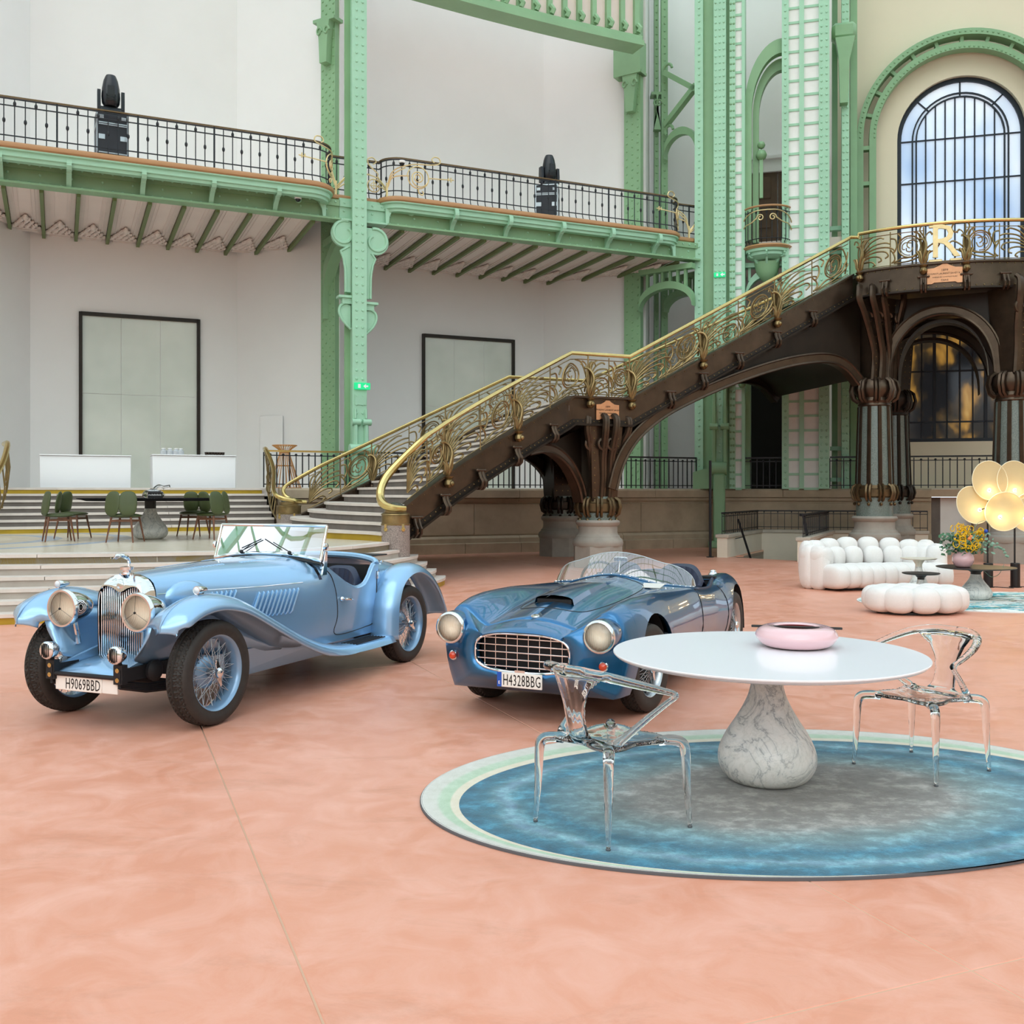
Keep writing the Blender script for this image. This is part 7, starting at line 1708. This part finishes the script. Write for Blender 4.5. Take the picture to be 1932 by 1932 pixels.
    # horn
    c = (.54, sg * .30, .545); AXh = AX; h_ = MB().lathe([(.0, -.09), (.03, -.085), (.055, -.05), (.062, -.01), (.062, .005), (.055, .014), (.0, .018)], 28, c, AX).build('horn', M['chrome'], car, sharp=60)
    for i in range(5): y = -.03 + i * .015; hgt = math.sqrt(max(0, .05 ** 2 - y * y)); MB().box((c[0] + .018, c[1] + y, c[2]), (.005, .0035, 2 * hgt)).build('slot', M['ink'], h_)
    MB().tube([(c[0] - .04, c[1], c[2] - .05), (c[0] - .05, c[1], .44)], .016, 8).box((c[0] - .05, c[1], .41), (.05, .075, .13)).build('horn_bracket', M['under'], h_)
    for z in (.375, .44): MB().lathe([(.016, 0), (.016, .006), (.0, .008)], 12, (c[0] - .024, c[1], z), AX).build('bolt', M['brass'], h_)
    # side lamp on the wing
    c = (.12, sg * .635, .955); s_ = MB().lathe([(max(.001, r), z) for r, z in cr([(.0, -.11), (.015, -.09), (.028, -.03), (.03, 0), (.029, .012)], 4)], 20, c, AX).build('side_lamp', M['chrome'], car, sharp=60); MB().lathe([(.027, .01), (.02, .018), (.001, .022)], 18, c, AX, cap=False).build('lens', plain('frosted_lens', 'e8eef2', .2), s_); MB().box((c[0] - .02, c[1], c[2] - .035), (.07, .02, .03)).build('foot', M['chrome'], s_)
    # chassis horn, damper and axle ends
    MB().beam((.52, sg * .30, .40), (-.2, sg * .3, .40), .05, .09).build('chassis_rail', M['under'], car); MB().lathe([(.0, 0), (.07, 0), (.075, .03), (.05, .05), (.03, .06), (.0, .06)], 20, (.22, sg * .33, .40), RX(-sg * PI / 2).to_3x3()).build('damper', M['under'], car)
    g = MB(); 
    for q in range(4): g.tube([(.5, sg * .3, .36 - q * .012), (.25, sg * .3, .30 - q * .014), (0, sg * .3, .28 - q * .016), (-.3, sg * .3, .31 - q * .012), (-.5, sg * .3, .37)], .014, 5)
    g.build('leaf_spring', M['under'], car)
MB().tube([(0, -.6, .33), (0, -.3, .27), (0, .3, .27), (0, .6, .33)], .03, 8).build('front_axle', M['under'], car); MB().tube([(-2.87, -.6, .37), (-2.87, .6, .37)], .05, 8).build('rear_axle', M['under'], car)
MB().box((-1.55, 0, .33), (2.5, .76, .16), b=.05).build('undertray', M['under'], car)
for sg in (1, -1): MB().hexa([V((-.25, sg * .36, .2)), V((-2.1, sg * .46, .22)), V((-2.1, sg * .36, .22)), V((-.25, sg * .3, .2)), V((-.25, sg * .40, .42)), V((-2.3, sg * .52, .4)), V((-2.3, sg * .42, .4)), V((-.25, sg * .34, .42))]).build('side_valance', SB, car)
# front apron, crossbar, plate
g = MB(); rows = []
for x, z, w in ((.06, .455, .26), (.15, .45, .275), (.3, .43, .285), (.42, .405, .29), (.5, .385, .29)):
    rows.append([V((x, w * f, z + .05 * (1 - abs(f)) * (1 if x < .45 else .3) - (.0 if abs(f) < .9 else .0))) for f in (-1, -.8, -.4, -.12, 0, .12, .4, .8, 1)])
g.grid(rows); o = g.build('front_apron', SB, car, sharp=25); md = o.modifiers.new('shell', 'SOLIDIFY'); md.thickness = .01
for sg in (1, -1):
    MB().hexa([V((.06, sg * .26, .45)), V((.5, sg * .29, .38)), V((.5, sg * .31, .38)), V((.06, sg * .29, .45)), V((.06, sg * .26, .53)), V((.5, sg * .29, .425)), V((.5, sg * .31, .425)), V((.06, sg * .29, .53))]).build('apron_flange', SB, car)
MB().tube([(.50, -.34, .385), (.50, .34, .385)], .016, 8).build('crossbar', M['under'], car)
number_plate(car, '', .55, .105, T(.485, 0, .325) @ XF)
number_plate(car, 'H9069BBD', .33, .10, T(.493, -.02, .322) @ XF, size=.078)
# windscreen
ws = thing('tmp', '', None); bpy.data.objects.remove(ws)
wl = [V((-1.56, y, 1.09 - .22 * (y / .55) ** 4 * .12 + .0)) for y in [-.55 + .11 * i for i in range(11)]]; wt = [V((-1.66, y, 1.345)) for y in [-.55 + .11 * i for i in range(11)]]
for i, p in enumerate(wl): p.z = 1.105 - .05 * abs(p.y / .55) ** 2.2
fr = MB().tube([wl[0]] + [wt[0]], .014, 8).tube([wl[-1], wt[-1]], .014, 8).tube(wt, .013, 8).tube(wl, .016, 8); wf = fr.build('windscreen_frame', M['chrome'], car)
MB().grid([wl, wt]).build('windscreen', M['screen'], wf)
for sg in (1, -1):
    MB().prism([(-.02, 0), (.05, 0), (.035, .04), (.015, .12), (-.01, .2), (-.03, .2)], .018, T(-1.6, sg * .565 + .009, .93) @ RX(PI / 2)).build('screen_pillar', M['chrome'], wf); MB().lathe([(.0, 0), (.03, 0), (.03, .02), (.0, .03)], 14, (-1.6, sg * .565, 1.17), RX(-sg * PI / 2).to_3x3()).build('pivot_knob', M['chrome'], wf)
    MB().tube([(-1.545, sg * .25, 1.12), (-1.575, sg * .1 - .04, 1.2)], .004, 5).tube([(-1.56, sg * .2 - .06, 1.145), (-1.595, sg * .02 - .06, 1.225)], .005, 5).ball((-1.54, sg * .25, 1.115), .018, 8, 5).build('wiper', M['ink'], wf)
MB().tube([wl[0] - V((0, 0, .03))] + [p - V((-.015, 0, .03)) for p in wl[1:-1]] + [wl[-1] - V((0, 0, .03))], .014, 6).build('screen_seal', M['ink'], wf)
# tail
for sg in (1, -1): t_ = MB().ball((-3.52, sg * .56, .70), .045, 12, 8, (1.5, .8, .8)).build('tail_lamp', M['chrome'], car)
number_plate(car, 'J 08', .3, .16, T(-3.72, .40, .52) @ RZ(0) @ XF @ RY(PI), m='ink', ink='white_l', size=.11); MB().beam((-3.55, .4, .5), (-3.71, .4, .5), .03, .03).build('plate_bracket', M['under'], car)
for x in (-2.62, -2.75): MB().lathe([(.0, .02), (.012, .015), (.014, 0)], 8, (x, .47, zt_(x) - .045)).build('tonneau_stud', M['chrome'], car)
MB().box((-2.95, 0, 1.005), (.62, .5, .012), b=.004).build('tonneau_strap', M['under'], car)

# ================= petrol blue sports car =================
car2 = thing('sports_car', 'dark metallic blue low sports car with oval egg-crate grille', 'car', (.404, 7.79, 0), math.atan2(-.9029, -.43)); car_cur = car2
PB = M['petrol']; L2 = 2.7; RW = .33; AR = .405
wd2 = wheel_parts(RW, .15, .215); wm2 = dict(rim=M['wheelsilver'], spokes=M['wheelsilver'], hub=M['wheelsilver'], drum=M['under'], spinner=M['chrome'])
for x, y, ro_ in ((0, .635, .3), (0, -.635, .8), (-L2, .635, .5), (-L2, -.635, .2)): put_wheel(car2, wd2, x, y, RW, wm2, -.12 if x == 0 else 0, ro_)
W2 = pathz([(-3.55, .22), (-3.48, .38), (-3.35, .54), (-3.1, .68), (-2.7, .765), (-2.3, .76), (-1.8, .735), (-1.2, .735), (-.6, .75), (0, .765), (.3, .755), (.55, .725), (.62, .70)])
ZC = pathz([(-3.55, .50), (-3.45, .62), (-3.3, .72), (-3.05, .80), (-2.7, .835), (-2.4, .82), (-2.15, .775), (-1.9, .755), (-1.6, .77), (-1.2, .815), (-.7, .84), (-.2, .86), (.1, .86), (.35, .845), (.55, .81), (.62, .79)])
YC = pathz([(-3.55, .1), (-3.3, .36), (-2.7, .575), (-2.3, .60), (-1.9, .66), (-1.4, .66), (-1.0, .62), (0, .595), (.62, .575)])
ZV = pathz([(-3.55, .505), (-3.3, .725), (-2.7, .80), (-2.3, .80), (-1.3, .845), (-.8, .82), (-.3, .775), (.1, .735), (.4, .69), (.62, .655)])
Z0 = pathz([(-3.55, .51), (-3.4, .68), (-3.1, .79), (-2.7, .85), (-2.35, .885), (-1.3, .925), (-.9, .905), (-.4, .875), (0, .835), (.3, .79), (.5, .75), (.62, .722)])
def zbot(x):
    z = .20 + (.06 if x < -3.2 else 0) * ((-x - 3.2) / .35)
    for xw in (0, -L2):
        d = x - xw
        if abs(d) < AR: z = max(z, RW + math.sqrt(AR ** 2 - d * d))
    return z
xs2 = set([.62, .55, .5, .45]); 
for xw in (0, -L2):
    for q in range(19): xs2.add(round(xw + AR * math.cos(PI * q / 18), 4))
    xs2.add(round(xw + AR + .004, 4)); xs2.add(round(xw - AR - .004, 4))
for i in range(36): xs2.add(round(-.5 - i * .055, 4)) if -.5 - i * .055 > -2.28 else None
for x in (-3.15, -3.2, -3.25, -3.3, -3.35, -3.4, -3.45, -3.5, -3.55): xs2.add(x)
xs2 = sorted(xs2, reverse=True)
def yside(x, z):
    w, zc, yc_ = W2(x), ZC(x), YC(x)
    if z >= .5: t = min(1, (z - .5) / max(.02, zc - .5)); return yc_ + (w - yc_) * math.sqrt(max(0, 1 - t * t))
    return w - .075 * ((.5 - z) / .3) ** 1.6
def sec2(x):
    zb, zc = zbot(x), ZC(x); zb = min(zb, zc - .03); out = [(yside(x, zb) - .03, zb - .0)]
    for f in (.0, .08, .2, .35, .5, .63, .75, .85, .92, .97, 1.0): z = lerp(zb, zc, f); out.append((yside(x, z), z))
    yc_, zv, z0 = YC(x), ZV(x), Z0(x); yv = yc_ * .60
    for f in (.2, .45, .7, .9): e = (1 - math.cos(PI * f)) / 2; out.append((lerp(yc_, yv, f), lerp(zc, zv, e) if zv < zc else lerp(zc, zv, f)))
    out.append((yv, zv))
    for f in (.15, .35, .6, .8, 1.0): e = math.sin(PI / 2 * f); out.append((yv * (1 - f), lerp(zv, z0, e)))
    return out
NJ = len(sec2(0)); JC = 11
g = MB()
ck0, ck1 = -1.36, -2.30
for sg in (1, -1):
    R_ = [[V((x, sg * y, z)) for y, z in sec2(x)] for x in xs2]
    g.grid(R_, skip=lambda i, j: j >= JC + 1 and ck1 <= (xs2[i] + xs2[i + 1]) / 2 <= ck0)
R_ = [sec2(xs2[-1])]; 
g.add([V((xs2[-1], y, z)) for y, z in sec2(xs2[-1])] + [V((xs2[-1], -y, z)) for y, z in sec2(xs2[-1])[::-1]], [tuple(range(2 * NJ))])
o = g.build('body', PB, car2, sharp=50, recalc=True)
md = o.modifiers.new('shell', 'SOLIDIFY'); md.thickness = .006; md.offset = -1
# blunt nose lofted from the first section to the oval grille
s0 = sec2(.62); loop = [(y, z) for y, z in s0] + [(-y, z) for y, z in s0[::-1][1:]]
botp = [(-s0[0][0] + (2 * s0[0][0]) * i / 12, s0[0][1]) for i in range(1, 12)]
loop = loop + botp
gc_, ga, gb_ = .50, .365, .135
rows = []
for f, x in ((0, .62), (.08, .645), (.18, .668), (.32, .70), (.48, .74), (.66, .785), (.84, .805), (.95, .795), (1.0, .775), (1.02, .74)):
    r = []
    for (y, z) in loop:
        a = math.atan2((z - gc_) / .30, y / .62); e = .62; cc, ss = math.cos(a), math.sin(a); ey, ez = ga * math.copysign(abs(cc) ** e, cc), gc_ + gb_ * math.copysign(abs(ss) ** e, ss)
        if f > 1: ey *= .98; ez = gc_ + (ez - gc_) * .96
        ff = min(1, f); r.append(V((x, lerp(y, ey, ff), lerp(z, ez, ff) - .0)))
    rows.append(r)
MB().grid(rows, cv=True).build('nose', PB, car2, sharp=60)
ge = [(ga * math.copysign(abs(math.cos(t)) ** .62, math.cos(t)), gc_ + gb_ * math.copysign(abs(math.sin(t)) ** .62, math.sin(t))) for t in [2 * PI * q / 60 for q in range(60)]]
MB().tube([V((.785, y, z)) for y, z in ge], .010, 8, closed=True).build('grille_rim', M['chrome'], car2); MB().prism(ge, .01, T(.68, 0, 0) @ XF).build('grille_shadow', M['under'], car2)
def inside_e(y, z): return abs(y / ga) ** (2 / .62) + abs((z - gc_) / gb_) ** (2 / .62) < 1
for i in range(5):
    z = gc_ - gb_ + (i + .7) * 2 * gb_ / 5.4; y = ga * (1 - abs((z - gc_) / gb_) ** (2 / .62)) ** (.31); MB().box((.765, 0, z), (.02, 2 * y, .010), b=.002).build('grille_bar', M['chrome'], car2)
for i in range(8):
    y = -ga + (i + .75) * 2 * ga / 8.5; h = gb_ * (1 - abs(y / ga) ** (2 / .62)) ** (.31); MB().box((.755, y, gc_), (.014, .005, 2 * h)).build('grille_bar', M['chrome'], car2)
AX = RY(PI / 2).to_3x3()
for sg in (1, -1):
    c = (.765, sg * .575, .65)
    MB().lathe([(max(.001, r), z) for r, z in cr([(.08, -.3), (.105, -.2), (.118, -.08), (.116, .0)], 4)], 32, c, AX, cap=False).build('headlamp_pod', PB, car2, sharp=60)
    h_ = MB().lathe([(.112, -.01), (.118, .005), (.112, .026), (.1, .03), (.096, .02)], 40, c, AX, cap=False).build('headlamp', M['chrome'], car2, sharp=60); MB().lathe([(.098, .02), (.08, .034), (.045, .044), (.001, .048)], 32, c, AX, cap=False).build('lens', M['lens'], h_); MB().lathe([(.098, .018), (.075, .004), (.04, -.008), (.001, -.012)], 32, c, AX, cap=False).build('reflector', M['reflector'], h_)
    c = (.715, sg * .585, .44); i_ = MB().lathe([(.034, -.03), (.036, .0), (.03, .006)], 20, c, AX).build('indicator', M['chrome'], car2); MB().lathe([(.028, .004), (.026, .018), (.014, .028), (.001, .03)], 20, c, AX, cap=False).build('lens', M['amber'], i_)
    # wheel housings
    for xw in (0, -L2): MB().grid([[V((xw + (AR + .015) * math.cos(t), sg * .70, RW - .08 + (AR + .085) * math.sin(t))), V((xw + (AR + .015) * math.cos(t), sg * .38, RW - .08 + (AR + .085) * math.sin(t))), V((xw, sg * .38, RW - .08))] for t in [PI * q / 20 for q in range(21)]]).build('wheel_housing', M['under'], car2)
    MB().tube([V((x, sg * (yside(x, z) + .0005), z)) for x, z in cr([(-1.32, .80), (-1.36, .6), (-1.36, .35), (-1.37, .22)], 4)], .004, 4).build('door_gap', M['ink'], car2); MB().tube([V((x, sg * (yside(x, z) + .0005), z)) for x, z in cr([(-2.12, .76), (-2.2, .6), (-2.2, .35), (-2.15, .22)], 4)], .004, 4).build('door_gap', M['ink'], car2)
    MB().tube([V((x, sg * (YC(x) - .025), ZC(x) + .006)) for x in [-1.4 - .05 * i for i in range(19)]], .016, 6).build('cockpit_trim', M['navy'], car2)
def top2(x, y):
    """height of the bodywork above (x,y)"""
    pts = [(p[0], p[1]) for p in sec2(x)[JC:]][::-1]; return interp(pts, abs(y))
# badge, scoop, bonnet shut line
MB().lathe([(.0, .008), (.03, .006), (.034, 0)], 20, (.55, 0, top2(.55, 0)), Matrix.Rotation(.25, 3, 'Y'), sx=.8).build('badge', M['chrome'], car2)
g = MB(); rows = []
for i in range(11):
    x = .20 - i * .11; w = lerp(.15, .115, i / 10); hh_ = .05 * (1 - (i / 10) ** 1.5) + .002; rows.append([V((x, -w - .012, top2(x, w) - .002)), V((x, -w, top2(x, w) + hh_ * .85))] + [V((x, w * f, top2(x, w * f) + hh_)) for f in (-.8, -.4, 0, .4, .8)] + [V((x, w, top2(x, w) + hh_ * .85)), V((x, w + .012, top2(x, w) - .002))])
g.grid(rows).build('bonnet_scoop', PB, car2, sharp=40); MB().hexa([V((.196, -.14, top2(.2, .14) + .004)), V((.196, .14, top2(.2, .14) + .004)), V((.15, .14, top2(.15, .14) + .004)), V((.15, -.14, top2(.15, .14) + .004)), V((.196, -.14, top2(.2, .14) + .036)), V((.196, .14, top2(.2, .14) + .036)), V((.15, .14, top2(.15, .14) + .036)), V((.15, -.14, top2(.15, .14) + .036))]).build('scoop_mouth', M['ink'], car2)
bl_ = cr([(-1.02, 0), (-1.0, .25), (-.92, .34), (-.6, .36), (-.1, .33), (.22, .27), (.33, .16), (.36, 0)], 5); bl_ = bl_ + [(x, -y) for x, y in bl_[::-1][1:-1]]
MB().tube([V((x, y, top2(x, y) + .0005)) for x, y in bl_], .0035, 4, closed=True).build('bonnet_gap', M['ink'], car2)
# wraparound screen
sb = []; stp = []
for i in range(25):
    t = -1 + 2 * i / 24; y = .66 * math.sin(t * PI / 2 * .98); x = -1.08 - .34 * (1 - math.cos(t * PI / 2)); zb = top2(x, min(abs(y), .6)) + .004; sb.append(V((x, y, zb))); h = .175 * (1 - abs(t) ** 3.2) + .012; stp.append(V((x - h * .85, y * (1 - .02), zb + h)))
o = MB().grid([sb, [a.lerp(b, .5) + V((.006, 0, .004)) for a, b in zip(sb, stp)], stp]).build('windscreen', M['screen'], car2, sharp=None)
MB().tube(stp, .0035, 5).build('screen_edge', plain('clear_edge', 'cfe0e6', .1), o); MB().sweep(sb, [(-.012, -.005), (.02, -.012), (.02, .002), (-.012, .012)]).build('screen_base', PB, o)
g = MB()
for i in range(1, 24): g.ball(sb[i] + V((.012, 0, .006)), .0065, 6, 4)
q = g.build('screen_screws', M['chrome'], o); q['kind'] = 'stuff'
MB().tube([(-1.2, .02, .93), (-1.24, .02, 1.03)], .006, 6).box((-1.25, .02, 1.045), (.02, .13, .04), b=.008).build('mirror', M['chrome'], car2)
tp = MB().box((-.98, .36, top2(-.98, .36) + .012), (.16, .26, .004), Matrix.Rotation(.15, 3, 'Y')).build('windscreen_card', plain('white_card', 'd8d6d0', .5), car2)
MB().box((-1.85, 0, .35), (1.0, 1.2, .05)).box((-2.34, 0, .58), (.06, 1.2, .5)).box((-1.36, 0, .62), (.05, 1.16, .42)).build('interior', M['under'], car2)
bucket(.29, -2.06); bucket(-.29, -2.06)
MB().tube([V((-1.58, -.29 + .19 * math.cos(t), .82 + .17 * math.sin(t))) for t in [2 * PI * q / 28 for q in range(28)]], .012, 6, closed=True).build('steering_wheel', M['under'], car2)
MB().lathe([(.0, .05), (.03, .05), (.034, .035), (.03, .03), (.045, .012), (.05, 0)], 18, (-2.95, .42, top2(-2.95, .42) - .006)).build('fuel_cap', M['chrome'], car2)
number_plate(car2, 'H4328BBG', .345, .105, T(.815, .0, .315) @ XF, True, size=.083)
MB().box((.80, 0, .375), (.03, .08, .02)).build('plate_bracket', M['chrome'], car2)
MB().box((-1.35, 0, .24), (3.4, 1.2, .1), b=.03).build('undertray', M['under'], car2)
for x in (0, -L2): MB().tube([(x, -.6, .33), (x, .6, .33)], .03, 8).build('axle', M['under'], car2)
